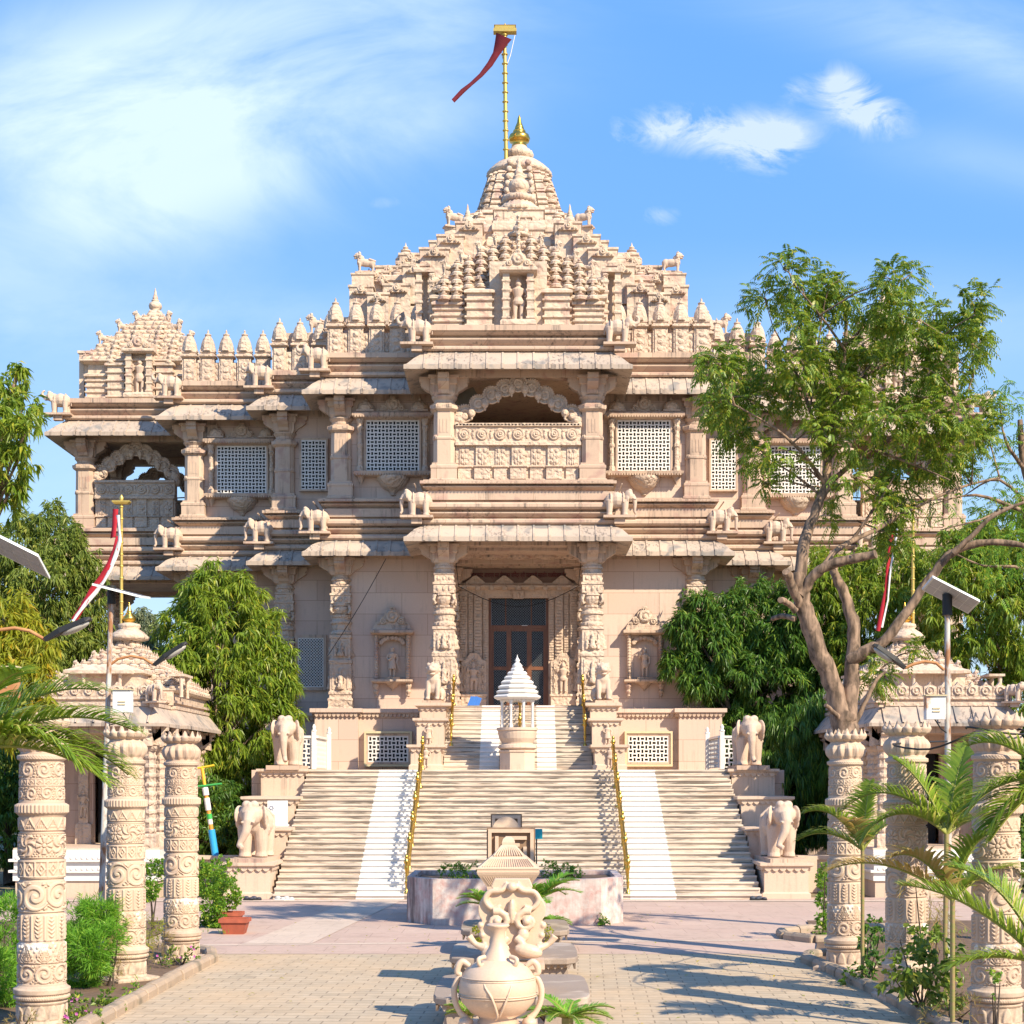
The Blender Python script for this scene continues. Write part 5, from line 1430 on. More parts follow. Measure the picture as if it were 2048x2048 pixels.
for s, z in ((-1, 9.0), (1, 8.95)):
    e = tag(empty('wall_camera', (s * 2.42, 59.12, z)), 'small white camera on the porch wall ' + ('on the shaded side of the door' if s < 0 else 'on the sunlit side of the door'), 'camera', 'cameras beside the door')
    q = MB(); q.box(-.09, -.03, -.09, .09, .05, .09); q.build('mounting_box', M['white'], e); q = MB(); q.ell((0, -.06, -.12), (.06, .08, .06)); q.build('lens_housing', M['cable'], e)
q = MB(); q.box(-2.55, 59.05, 7.35, -2.25, 59.15, 7.55); tag(q.build('switch_box', M['white']), 'small white switch box on the porch wall beside the door', 'switch box')

# elephants and lions guarding the stairs
for s in (-1, 1):
    sd = 'on the potted hedge side' if s < 0 else 'on the neem-tree side'
    statue('elephant', (s * 7.3, 44.2, 1.09), R(4) * s, 1.42, 'big stone elephant with lowered head on the lowest stair pedestal ' + sd, 'elephant statue', 'elephants beside the stairs', 'side', 'slab')
    statue('elephant', (s * 7.3, 50.3, 3.69), 0, 1.42, 'big stone elephant with hanging trunk at the stair top ' + sd, 'elephant statue', 'elephants beside the stairs', 'down', 'slab')
    statue('lion', (s * 2.86, 53.85, 5.92), R(6) * s, 1.25, 'seated snarling stone lion on the top pedestal ' + sd, 'lion statue', 'lions at the doorway', True, 'small')

def smooth_path(pts, rad, k=4):
    P_ = [Vector(p) for p in pts]; n = len(P_); rad = rad if hasattr(rad, '__len__') else [rad] * n; o = []; rr = []
    for i in range(n - 1):
        a, b, c, d = P_[max(i - 1, 0)], P_[i], P_[i + 1], P_[min(i + 2, n - 1)]
        for j in range(k):
            t = j / k; o.append(.5 * ((2 * b) + (c - a) * t + (2 * a - 5 * b + 4 * c - d) * t * t + (3 * b - a - 3 * c + d) * t ** 3)); rr.append(rad[i] * (1 - t) + rad[i + 1] * t)
    return o + [P_[-1]], rr + [rad[-1]]
def stube(mb, pts, rad, n=10): p_, r_ = smooth_path(pts, rad); return mb.tube(p_, r_, n)

# ================================================================ CARVED FREE-STANDING COLUMNS
def relief_column():
    NT, NZ = 224, 560
    th = np.linspace(0, 2 * np.pi, NT, endpoint=False); H = 4.08
    z = np.linspace(0, H, NZ); T, Z = np.meshgrid(th, z)
    # silhouette
    kp = [(0, .33), (.10, .33), (.13, .315), (.34, .315), (.36, .33), (.375, .30), (.40, .34), (.43, .345), (.45, .32), (.47, .355), (.53, .36), (.55, .325), (.58, .305), (2.76, .292), (2.785, .325), (2.90, .325), (2.92, .285), (3.46, .275), (3.475, .30), (3.53, .30), (3.545, .265), (3.57, .265), (3.62, .285), (3.74, .30), (3.80, .285), (3.84, .255), (3.86, .25), (3.90, .30), (3.96, .315), (4.03, .30), (4.08, .325)]
    Rr = np.interp(Z, [k[0] for k in kp], [k[1] for k in kp])
    h = np.zeros_like(Z)
    def band(z0, z1, n):
        m = (Z >= z0) & (Z <= z1); v = (Z - z0) / (z1 - z0); u = (T / (2 * np.pi) * n) % 1.0
        asp = (2 * np.pi * .3 / n) / (z1 - z0); k = np.floor(T / (2 * np.pi) * n).astype(int)
        return m, u, v, asp, k
    def sm(x, a, b): t = np.clip((x - a) / (b - a), 0, 1); return t * t * (3 - 2 * t)
    def edge(v): return sm(v, .0, .05) * sm(1 - v, .0, .05)
    def scroll(z0, z1, n):
        m, u, v, asp, k = band(z0, z1, n); sg = np.where(k % 2 == 0, 1, -1)
        a = (u - .5) * asp * 1.0; b = (v - .5) * sg; r = np.hypot(a, b); ph = np.arctan2(b, a)
        sp = np.sin(ph * 1.0 - r * 21); w = sm(sp, -.15, .35) * (r < .47)
        leaf = sm(np.sin(a * 26 + 6 * np.sin(b * 11)) * np.cos(b * 17), .1, .5) * (r >= .45)
        dot = sm(-r, -.09, -.05)
        return m, np.maximum(np.maximum(w, leaf), dot)
    def flower(z0, z1, n):
        m, u, v, asp, k = band(z0, z1, n)
        a = (u - .5) * asp; b = v - .5; r = np.hypot(a, b); ph = np.arctan2(b, a)
        pet = sm(np.abs(np.cos(4 * ph)), .25, .6) * sm(.40 - r, 0, .06) * sm(r, .10, .14) * (k % 2 == 0)
        c = sm(.10 - r, 0, .03) * (k % 2 == 0)
        lf = sm(np.cos(ph * 5 + r * 16), 0, .5) * sm(.48 - r, 0, .05) * (k % 2 == 1)
        cor = sm(np.sin(a * 40) * np.sin(b * 34), .2, .6) * (r > .42)
        return m, np.maximum.reduce([pet, c, lf, cor])
    def grid(z0, z1, n):
        m, u, v, asp, k = band(z0, z1, n)
        a = np.abs(u - .5) * 2; b = np.abs(v - .5) * 2
        fr = sm(np.maximum(a, b), .78, .86); d = a + b
        x_ = sm(np.abs(d - .55), .2, .05)
        return m, np.maximum(fr, np.maximum(sm(-np.abs(d - .62), -.2, -.1), sm(-d, -.25, -.15)))
    def zig(z0, z1, n):
        m, u, v, asp, k = band(z0, z1, n)
        tri = 1 - np.abs(u - .5) * 2; d = np.abs(v - (.12 + .7 * tri))
        lf = sm(np.cos((u - .5) * 40) * np.cos(v * 12), .1, .6) * (v < tri * .7)
        return m, np.maximum(sm(-d, -.13, -.07), lf * .8)
    def panels(z0, z1, n):
        m, u, v, asp, k = band(z0, z1, n)
        fr = sm(np.abs(u - .5) * 2, .80, .88); a = np.abs(u - .5) * 2; w = .58 * np.sin(np.pi * np.clip(v, 0, 1)) ** .6
        lf = sm(w - a, 0, .12) * sm(np.cos(v * 42 - a * 9), -.5, .3)
        return m, np.maximum(fr, lf)
    def fan(z0, z1, n):
        m, u, v, asp, k = band(z0, z1, n)
        a = (u - .5) * 2; ph = np.arctan2(np.abs(a), v + .02); w = 1 - v * .95
        tri = sm(w - np.abs(a), 0, .08) * sm(np.cos(ph * 22), -.6, .2); ln = sm(-np.abs(w - np.abs(a)), -.1, -.04)
        gap = sm(np.cos(a * 9) * np.cos(v * 15), .2, .6) * (np.abs(a) > w)
        return m, np.maximum.reduce([tri, ln, gap])
    def petal(z0, z1, n, up=True):
        m, u, v, asp, k = band(z0, z1, n); a = np.abs(u - .5) * 2; vv = v if up else 1 - v
        w = np.sqrt(np.clip(1 - vv ** 2.2, 0, 1)) * .98
        return m, sm(w - a, 0, .35) * (1 - .0 * vv)
    for fn, z0, z1, n, dp in ((scroll, .60, .86, 8, .020), (fan, .86, 1.12, 8, .020), (panels, 1.15, 1.49, 11, .018), (scroll, 1.53, 1.92, 6, .022), (grid, 1.96, 2.18, 12, .018), (flower, 2.22, 2.53, 8, .022), (zig, 2.57, 2.75, 12, .018),
                          (scroll, 2.95, 3.13, 9, .018), (grid, 3.14, 3.22, 16, .014), (scroll, 3.23, 3.45, 8, .018), (petal, .14, .33, 12, .022)):
        m, q = fn(z0, z1, n)
        if fn is not petal:
            v = (Z - z0) / (z1 - z0); q = q * edge(v)
        h = np.where(m, q * dp - dp * .6, h)
    for zc in (1.135, 1.51, 1.94, 2.20, 2.55):          # deep grooves between the drums
        h = np.where(np.abs(Z - zc) < .014, -.022, h)
    h = np.where((Z > 2.79) & (Z < 2.895), .02 * np.abs(np.sin(T * 20)) - .004, h)
    h = np.where((Z > .395) & (Z < .455), .012 * np.abs(np.sin(T * 34 + Z * 60)), h)
    h = np.where((Z > 3.475) & (Z < 3.53), .010 * np.abs(np.sin(T * 26 + Z * 90)), h)
    m = (Z > 3.57) & (Z < 3.82); q = np.abs(np.cos(T * 7)); h = np.where(m, .042 * q * np.sin(np.pi * (Z - 3.57) / .25) - .01 + .012 * (np.cos(T * 14) > .6), h)
    m = Z >= 3.86; q = np.abs(np.cos(T * 7 + np.pi / 4)) ** .7; tt = np.clip((Z - 3.86) / .22, 0, 1); h = np.where(m, .055 * q * np.sin(np.pi * np.clip(tt * .85 + .1, 0, 1)) - .012, h)
    Zo = Z.copy(); top = (Z > 3.98); Zo = np.where(top, Z - .17 * (1 - np.abs(np.cos(T * 7 + np.pi / 4))) ** .8 * np.clip((Z - 3.98) / .10, 0, 1), Z)
    RR = Rr + h
    V = np.stack([RR * np.cos(T), RR * np.sin(T), Zo], -1).reshape(-1, 3)
    i, j = np.meshgrid(np.arange(NZ - 1), np.arange(NT), indexing='ij'); a = i * NT + j; b = i * NT + (j + 1) % NT
    Fq = np.stack([a, b, b + NT, a + NT], -1).reshape(-1, 4)
    mb = MB(); mb.add(V, Fq, True); mb.lathe(0, 0, [(.27, 3.9), (.26, 3.98), (.05, 4.0)], 24)
    return mb
m_, g, b, out = new_mat('weathered_carved_sandstone')
p = g.n('ShaderNodeTexCoord').outputs['Object']; w_ = pos(g)
col = g.mix(g.ramp(g.noise(w_, 1.2, 3, .5), .35, .65), (.58, .44, .32), (.52, .375, .275))
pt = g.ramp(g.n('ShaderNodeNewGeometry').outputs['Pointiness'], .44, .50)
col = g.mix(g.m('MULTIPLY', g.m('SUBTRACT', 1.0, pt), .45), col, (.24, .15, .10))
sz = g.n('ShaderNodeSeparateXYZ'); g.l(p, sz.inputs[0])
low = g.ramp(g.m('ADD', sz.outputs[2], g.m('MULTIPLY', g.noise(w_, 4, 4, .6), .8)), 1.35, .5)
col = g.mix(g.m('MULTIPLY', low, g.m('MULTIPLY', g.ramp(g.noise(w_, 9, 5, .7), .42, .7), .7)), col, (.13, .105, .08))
wt = g.m('MULTIPLY', g.ramp(g.m('ABSOLUTE', g.m('SUBTRACT', sz.outputs[2], 1.08)), .10, .02), g.ramp(g.noise(w_, 6, 5, .7), .5, .56))
col = g.mix(g.m('MULTIPLY', wt, .9), col, (.72, .68, .62))
dk = g.m('MULTIPLY', g.ramp(g.noise(g.scale(w_, 3, 3, .7), 2.0, 5, .6), .6, .72), .35); col = g.mix(dk, col, (.18, .14, .11))
g.l(col, b.inputs['Base Color']); b.inputs['Roughness'].default_value = .8
bm = g.n('ShaderNodeBump'); bm.inputs['Strength'].default_value = .5; bm.inputs['Distance'].default_value = .006; g.l(g.noise(p, 60, 6, .7), bm.inputs['Height']); g.l(bm.outputs[0], b.inputs['Normal'])
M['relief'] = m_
rc = None
for i, (x, y, lb) in enumerate(((-6.08, 20.5, 'carved sandstone column partly behind the hanging palm frond'), (-6.19, 25.3, 'carved sandstone column rising just before the leaning rusty lamp post'), (-5.91, 28.1, 'carved sandstone column beside the round leafy hedge and terracotta pots'),
                            (5.60, 26.8, 'carved sandstone column in front of the forked neem trunk'), (5.76, 23.2, 'carved sandstone column crossed by the arching palm frond and leafy shrub'), (6.2, 20.3, 'big carved sandstone column with cable wound round its lotus top'))):
    e = tag(empty('carved_column', (x, y, .0), R(47 * i)), lb, 'column', 'carved columns along the path', 'thing')
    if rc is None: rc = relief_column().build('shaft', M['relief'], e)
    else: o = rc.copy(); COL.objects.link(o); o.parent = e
    q = MB(); q.stack(0, 0, [(.40, .40, -.05), (.40, .40, .06), (.36, .36, .09)]); q.build('base', M['relief'], e)

# ================================================================ CENTRAL ROW: benches and auspicious symbol sculptures
M['sym'] = stone('smooth_pale_sandstone', (.62, .46, .33), (.58, .41, .29), None, coord='obj', bump=.12, bscale=20, streak=.0, grime=.06, rough=.45, spec=.4)
M['bench'] = stone('weathered_bench_slab', (.36, .28, .22), (.27, .21, .17), (.45, .36, .29), streak=0, grime=.6, bump=.4)
def bench(i, yf, yb, side, lb):
    e = tag(empty('stone_bench', (side * .66, (yf + yb) / 2, 0)), lb, 'bench', 'stone benches round the symbol sculptures')
    hl = (yb - yf) / 2; q = MB()
    out = [(-.36, -hl), (.16, -hl), (.30, -hl + .14), (.345, -hl + .4), (.36, 0), (.345, hl - .4), (.30, hl - .14), (.16, hl), (-.36, hl)]
    out = [(side * x, y) for x, y in out]
    if side < 0: out = out[::-1]
    def sc(k): return [(x * k, y * (1 - (1 - k) * .3)) for x, y in out]
    q.rings([[(x, y, .37) for x, y in sc(.97)], [(x, y, .385) for x, y in out], [(x, y, .45) for x, y in out], [(x, y, .47) for x, y in sc(.97)]])
    q.build('seat', M['bench'], e)
    for yy in (-hl * .72, hl * .35):
        q = MB(); q.stack(side * -.02, yy, [(.26, .22, 0), (.24, .20, .06), (.19, .18, .30), (.25, .26, .37)]); q.build('leg', M['bench'], e)
    q = MB(); n = int(2 * hl / .11)
    for k in range(n):
        y = -hl + .1 + (2 * hl - .2) * (k + .5) / n; x = side * .30
        q.add([(x, y - .05, .37), (x, y + .05, .37), (x, y, .29), (x - side * .03, y - .05, .37), (x - side * .03, y + .05, .37), (x - side * .03, y, .29)], [(0, 1, 2), (3, 5, 4), (0, 2, 5, 3), (1, 4, 5, 2)])
    for k in range(5):
        x = -.28 + .52 * (k + .5) / 5; y = -hl + .06; q.add([(side * (x - .05), y, .37), (side * (x + .05), y, .37), (side * x, y, .29), (side * (x - .05), y + .03, .37), (side * (x + .05), y + .03, .37), (side * x, y + .03, .29)], [(0, 2, 1), (3, 4, 5), (0, 3, 5, 2), (1, 2, 5, 4)])
    q.build('scalloped_edge', M['bench'], e)
for i, (a, b_, w) in enumerate(((19.9, 22.4, 'nearest the spouted vase'), (24.4, 26.8, 'in the middle of the row'), (28.9, 31.3, 'closest to the pink planter'))):
    for s in (-1, 1): bench(i, a, b_, s, 'weathered grey stone bench %s, %s' % (w, 'on the terracotta pot side' if s < 0 else 'on the palm garden side'))
# spouted vase
q = MB(); q.lathe(0, 0, [(.17, 0), (.20, .03), (.17, .07), (.26, .12), (.345, .22), (.375, .34), (.36, .45), (.29, .55), (.20, .60), (.15, .62)], 64)
q.lathe(0, 0, [(.16, .60), (.13, .66), (.085, .74), (.068, .82), (.068, .88), (.10, .93), (.115, .945), (.10, .96), (.07, .955)], 48)
for zz in (.28, .30, .44, .46): q.lathe(0, 0, [(.345 + (.02 if zz < .4 else .0), zz - .008), (.379 - (0 if zz < .4 else .012), zz), (.345, zz + .008)], 64)
V0 = tag(empty('spouted_vase', (-.10, 15.1, .88)), 'large pale sandstone vase with flared neck and scrolled handles at the front of the row', 'vase sculpture'); q.build('body', M['sym'], V0)
for s in (-1, 1):
    q = MB(); stube(q, [(s * .27, -.02, .56), (s * .33, -.02, .60), (s * .37, -.02, .57), (s * .385, -.02, .50), (s * .35, -.02, .47), (s * .385, -.02, .43), (s * .415, -.02, .34), (s * .405, -.02, .22), (s * .36, -.02, .12), (s * .30, -.02, .06)], [.024, .032, .033, .03, .024, .027, .03, .028, .027, .036], 14)
    q.ell((s * .30, -.05, .03), (.07, .09, .05)); q.build('handle', M['sym'], V0)
    q = MB(); stube(q, [(s * .10, -.10, .60), (s * .16, -.17, .58), (s * .18, -.18, .64), (s * .12, -.13, .66)], .022, 10); q.build('shoulder_scroll', M['sym'], V0)
q = MB(); stube(q, [(-.10, -.25, .54), (-.12, -.335, .42), (-.05, -.372, .30), (.0, -.33, .14), (-.02, -.26, .08)], .012, 8); stube(q, [(.14, -.22, .54), (.13, -.34, .40), (.07, -.36, .24), (.02, -.30, .12)], .012, 8); q.build('ribbon_band', M['sym'], V0)
def ped(x, y, h, w, lb):
    q = MB(); q.stack(x, y, [(w, w, 0), (w, w, .12), (w * .85, w * .85, .18), (w * .8, w * .8, h - .14), (w, w, h - .06), (w, w, h)]); tag(q.build('sculpture_plinth', M['sym']), lb, 'plinth', 'plinths of the symbol sculptures')
ped(-.10, 15.1, .88, .38, 'square stone plinth under the spouted vase')
# twin-fish sculpture
FS = tag(empty('fish_sculpture', (-.0, 20.6, .86)), 'pale carved sandstone relief of two curling fish under a swirling canopy', 'fish sculpture')
q = MB()
half = [(.20, 1.02), (.24, .92), (.22, .88), (.33, .80), (.39, .68), (.38, .56), (.35, .50), (.37, .40), (.36, .30), (.34, .22), (.35, .12), (.26, .04), (0, .02)]
pol = [(-x, z) for x, z in half] + [(x, z) for x, z in half[::-1][1:]]
pp_, _ = smooth_path([(x, 0, z) for x, z in pol], .1, 3); q.extr([(p_.x, p_.z) for p_ in pp_], -.02, .16)
for s in (-1, 1):
    stube(q, [(s * .05, -.04, .96), (s * .12, -.06, .88), (s * .25, -.05, .86), (s * .31, -.05, .76), (s * .24, -.06, .66), (s * .14, -.07, .68)], [.03, .035, .035, .035, .03, .03], 10)
    sp_ = [(s * (.17 + .14 * (1 - t * .75) * math.cos(t * 8 + 1.2)), -.08, .50 + .13 * (1 - t * .75) * math.sin(t * 8 + 1.2)) for t in np.linspace(0, 1, 14)]
    q.tube(sp_, [.045 - .02 * t for t in np.linspace(0, 1, 14)], 10); q.ell((s * .17, -.10, .50), (.05, .05, .05))
    stube(q, [(s * .05, -.10, .30), (s * .12, -.13, .22), (s * .10, -.12, .12)], .05, 10); q.ell((s * .13, -.08, .33), (.07, .06, .09))
    q.ell((s * .19, -.14, .14), (.17, .08, .09), (0, R(s * 14), 0)); stube(q, [(s * .30, -.12, .17), (s * .42, -.1, .22), (s * .50, -.1, .32)], [.06, .035, .05], 8)
    for k in range(3): q.ell((s * (.36 - .02 * k), .02, .44 - .12 * k), (.045, .06, .05))
q.ell((0, -.07, .62), (.045, .06, .16)); q.ell((0, -.08, .92), (.06, .06, .06))
remesh(q, .009, 1).build('carved_relief', M['sym'], FS); FS.scale = (1.12, 1.0, 1.05)
ped(0, 20.6, .86, .42, 'square stone plinth under the fish sculpture')
# throne-shaped sculpture
TS = tag(empty('throne_sculpture', (-.08, 24.6, 1.0)), 'pale sandstone hourglass throne shape with sloping leafy roof above the fish relief', 'throne sculpture')
q = MB(); q.stack(0, 0, [(.42, .36, 0), (.34, .3, .10), (.30, .26, .35), (.33, .29, .58), (.46, .40, .76), (.475, .41, .78), (.475, .41, .87), (.44, .38, .89), (.28, .26, 1.03), (.25, .23, 1.045), (.12, .12, 1.20), (.10, .10, 1.21), (.10, .10, 1.25), (.085, .085, 1.30), (.04, .04, 1.34)]); q.build('body', M['sym'], TS)
q = MB()
for k in range(12):
    a = -.24 + .48 * (k + .5) / 12; q.tube([(a * .45, -.135, 1.19), (a * .8, -.20, 1.11), (a * 1.0, -.245, 1.05)], .012, 6)
for k in range(22):
    a = -.40 + .8 * (k + .5) / 22; q.tube([(a, -.385, .74), (a * .8 + (.02 if a < 0 else -.02), -.30, .60)], .008, 5); q.tube([(a * 1.02, -.40, .895), (a * .75, -.29, 1.01)], .006, 5)
for z in (.80, .85): q.box(-.48, -.42, z, .48, -.41, z + .015)
q.build('leaf_carving', M['sym'], TS)
ped(-.08, 24.6, 1.0, .45, 'square stone plinth under the throne sculpture')
# square labyrinth slabs
def key_mask(n=21):
    m = np.zeros((n, n), bool)
    def fr(a, b, c, d, gap):
        m[b, a:c + 1] = True; m[d, a:c + 1] = True; m[b:d + 1, a] = True; m[b:d + 1, c] = True
    for k in range(0, n // 2, 2):
        fr(k, k, n - 1 - k, n - 1 - k, 0)
    h = n // 2
    for k in range(2, n // 2, 2):     # openings that turn the rings into four hooked arms
        m[n - 1 - k, k + 1:k + 3] = False; m[k, n - 3 - k:n - 1 - k] = False; m[k + 1:k + 3, k] = False; m[n - 3 - k:n - 1 - k, n - 1 - k] = False
    m[h, :] |= False; return m
M['groove'] = plain('shade_toned_recess_stone', (.26, .17, .11), .9)  # darker slab colour stands in for the shade between the key bars
def key_slab(name, x, y, z, w, lb, cat, n):
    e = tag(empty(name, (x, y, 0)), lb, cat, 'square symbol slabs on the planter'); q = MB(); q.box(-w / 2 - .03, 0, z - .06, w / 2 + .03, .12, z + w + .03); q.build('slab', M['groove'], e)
    q = MB(); perforated(key_mask(n), w, w, .083, q, -w / 2, z, -.085); q.build('key_pattern', M['sym'], e)
    q = MB(); q.stack(0, .06, [(.16, .12, 0), (.12, .09, .2), (.12, .09, z - .2), (.25, .10, z - .06)]); q.build('post', M['sym'], e)
    return e
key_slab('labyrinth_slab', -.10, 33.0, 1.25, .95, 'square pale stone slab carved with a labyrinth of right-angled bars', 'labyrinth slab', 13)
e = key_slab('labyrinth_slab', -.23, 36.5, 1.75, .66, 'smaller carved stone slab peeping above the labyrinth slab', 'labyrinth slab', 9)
q = MB(); a = [(.30 * math.cos(t), .30 * math.sin(t)) for t in np.linspace(0, math.pi, 15)]; q.extr([(x, 2.10 + z) for x, z in a], -.9, -.8)
q.lathe(0, 0, [(.01, 0), (.012, .001)], 4); o = q.build('arched_top', M['sym'], e)
q = MB(); q.box(-.14, -.02, 0, .14, .02, .24); e = tag(empty('cyan_sign', (WX(1073, 37.4), 37.4, WZ(1678, 37.4))), 'small bright cyan board beside the labyrinth slab', 'sign'); q.build('board', plain('cyan_paint', (.02, .42, .50), .5), e); q = MB(); q.tube([(0, .03, .1), (0, .03, -1.7)], .02, 6); q.build('post', M['cable'], e)
# big planter
m_, g, b, out = new_mat('peeling_plaster'); p = pos(g)
sy = g.n('ShaderNodeSeparateXYZ'); g.l(p, sy.inputs[0])
col = g.mix(g.ramp(g.noise(p, 2.2, 6, .65), .40, .60), (.60, .50, .45), (.54, .33, .29))
col = g.mix(g.ramp(g.noise(p, 6, 6, .7), .45, .7), col, (.66, .60, .55))
side = g.ramp(sy.outputs[0], -1.75, -2.0)
stn = g.m('MULTIPLY', g.ramp(g.noise(g.scale(p, 3.5, 3.5, .4), 1.5, 6, .7), .38, .62), g.m('ADD', .30, g.m('MULTIPLY', side, .6)))
col = g.mix(stn, col, (.13, .10, .09)); g.l(col, b.inputs['Base Color']); b.inputs['Roughness'].default_value = .85
bm = g.n('ShaderNodeBump'); bm.inputs['Strength'].default_value = .5; bm.inputs['Distance'].default_value = .02; g.l(g.noise(p, 8, 7, .7), bm.inputs['Height']); g.l(bm.outputs[0], b.inputs['Normal'])
M['plaster'] = m_
HX = [(-1.85, 35.1), (1.88, 35.1), (2.42, 35.9), (2.42, 38.6), (-2.48, 38.6), (-2.48, 35.95)]
PLT = tag(empty('planter', (0, 36.8, 0)), 'angular raised planter with peeling pink and white plaster before the stairs', 'planter')
q = MB(); inner = [(x * .93, 36.85 + (y - 36.85) * .9) for x, y in HX]
q.rings([[(x, y, 0) for x, y in HX], [(x, y, 1.03) for x, y in HX], [(x, y, 1.03) for x, y in inner], [(x, y, .90) for x, y in inner]], cap=False)
o = q.build('plaster_wall', M['plaster'], PLT); o.location = (0, -36.8, 0)
q = MB(); q.add([(x, y, .93) for x, y in inner], [tuple(range(6))]); o = q.build('soil_fill', M['soil'], PLT); o.location = (0, -36.8, 0)

# ================================================================ FLAGS AND POLES
def ribbon(pts, widths, drop=(0, 0, -1), side=(1, 0, 0)):
    mb = MB(); a = [Vector(p) for p in pts]; S = Vector(side).normalized(); v = []
    for i, p in enumerate(a):
        w = widths[i] if hasattr(widths, '__len__') else widths
        t = (a[min(i + 1, len(a) - 1)] - a[max(i - 1, 0)]).normalized(); n = t.cross(Vector((0, 1, 0))).normalized()
        off = Vector((0, .05 * math.sin(i * 1.7), 0)); v += [tuple(p - n * w / 2 + off), tuple(p + n * w / 2 - off)]
    v2 = [(x, y + .012, z) for x, y, z in v]; n_ = len(v); f = []
    for i in range(len(a) - 1): k = i * 2; f += [(k, k + 1, k + 3, k + 2), (k + n_, k + 2 + n_, k + 3 + n_, k + 1 + n_), (k, k + 2, k + 2 + n_, k + n_), (k + 1, k + 1 + n_, k + 3 + n_, k + 3)]
    mb.add(v + v2, f, True); return mb
def PX(l, d): return [W(x, y, d) for x, y in l]
def local(l, o): return [p - Vector(o) for p in l]
D0 = 75.2; base = W(1012, 312, D0)
FP = tag(empty('flagpole', base), 'tall gilded ringed flagpole with crossbar beside the golden tower finial', 'flagpole')
q = MB(); top_ = W(1009, 58, D0) - base; q.tube([(0, 0, -.6), (0, 0, 0), tuple(top_)], [.10, .10, .09], 10)
for k in range(13):
    t = .05 + k * .075; q.put(MB().lathe(0, 0, [(.09, -.05), (.15, -.02), (.15, .02), (.09, .05)], 10), tuple(top_ * t))
q.build('pole', M['yellow'], FP)
q = MB(); c = W(1010, 60, D0) - base; q.put(MB().stack(0, 0, [(.50, .16, -.16), (.55, .2, -.14), (.55, .2, .0), (.48, .14, .05), (.48, .14, .16), (.52, .17, .18)]), tuple(c)); q.lathe(c.x, c.y, [(.05, c.z + .15), (.05, c.z + .25), (.01, c.z + .33)], 8); q.build('crossbar', M['yellow'], FP)
q = ribbon(local(PX([(1008, 72), (1000, 90), (992, 108), (980, 128), (962, 150), (942, 168), (925, 182), (906, 202)], D0 - .2), base), [.80, .55, .32, .26, .22, .20, .20, .18]); q.build('flag', M['darkredcloth'], FP)
q = MB(); q.tube(local(PX([(1030, 70), (1021, 110), (1012, 135)], D0), base), .02, 5); q.tube(local(PX([(994, 72), (1001, 100), (1006, 118)], D0), base), .02, 5); q.build('rope', M['whitecloth'], FP)
def shrine_flag(px, s, d, label, pts1, pts2, y0, y1, zr=0):
    b0 = W(px, y1, d); e = tag(empty('flagpole', b0), label, 'flagpole')
    q = MB(); H_ = (y1 - y0) * d / F; q.tube([(0, 0, -.3), (0, 0, H_)], [.055, .045], 8)
    for k in range(10): q.lathe(0, 0, [(.05, H_ * (k + .5) / 10 - .03), (.075, H_ * (k + .5) / 10), (.05, H_ * (k + .5) / 10 + .03)], 8)
    q.lathe(0, 0, [(.05, H_), (.07, H_ + .1), (.01, H_ + .2)], 8); q.build('pole', M['yellow'], e)
    q = MB(); q.stack(0, 0, [(.20, .1, H_ - .10), (.27, .12, H_ - .04), (.27, .12, H_)]); q.build('crossbar', M['yellow'], e)
    ribbon(local(PX(pts1, d - .15), b0), [.17 if s < 0 else .11] * len(pts1)).build('flag', M['redcloth'], e)
    ribbon(local(PX(pts2, d - .18), b0), [.11 if s < 0 else .06] * len(pts2)).build('white_stripe', M['whitecloth'], e)
shrine_flag(243, -1, 48.5, 'golden flagpole with long red and white ribbon above the shrine by the rusty lamp', [(231, 1018), (229, 1050), (226, 1075), (238, 1072), (230, 1100), (217, 1130), (204, 1155), (186, 1178), (172, 1200), (160, 1222), (148, 1240)], [(236, 1030), (238, 1060), (240, 1080), (232, 1110), (220, 1140), (208, 1162), (192, 1184), (174, 1204), (160, 1222), (145, 1242)], 1002, 1240)
shrine_flag(1826, 1, 48.5, 'flagpole with red ribbon flag half hidden in the neem branches', [(1790, 1040), (1782, 1080), (1776, 1130), (1772, 1180), (1764, 1220), (1756, 1262)], [(1796, 1050), (1788, 1100), (1780, 1150), (1776, 1200), (1764, 1255)], 1010, 1238)

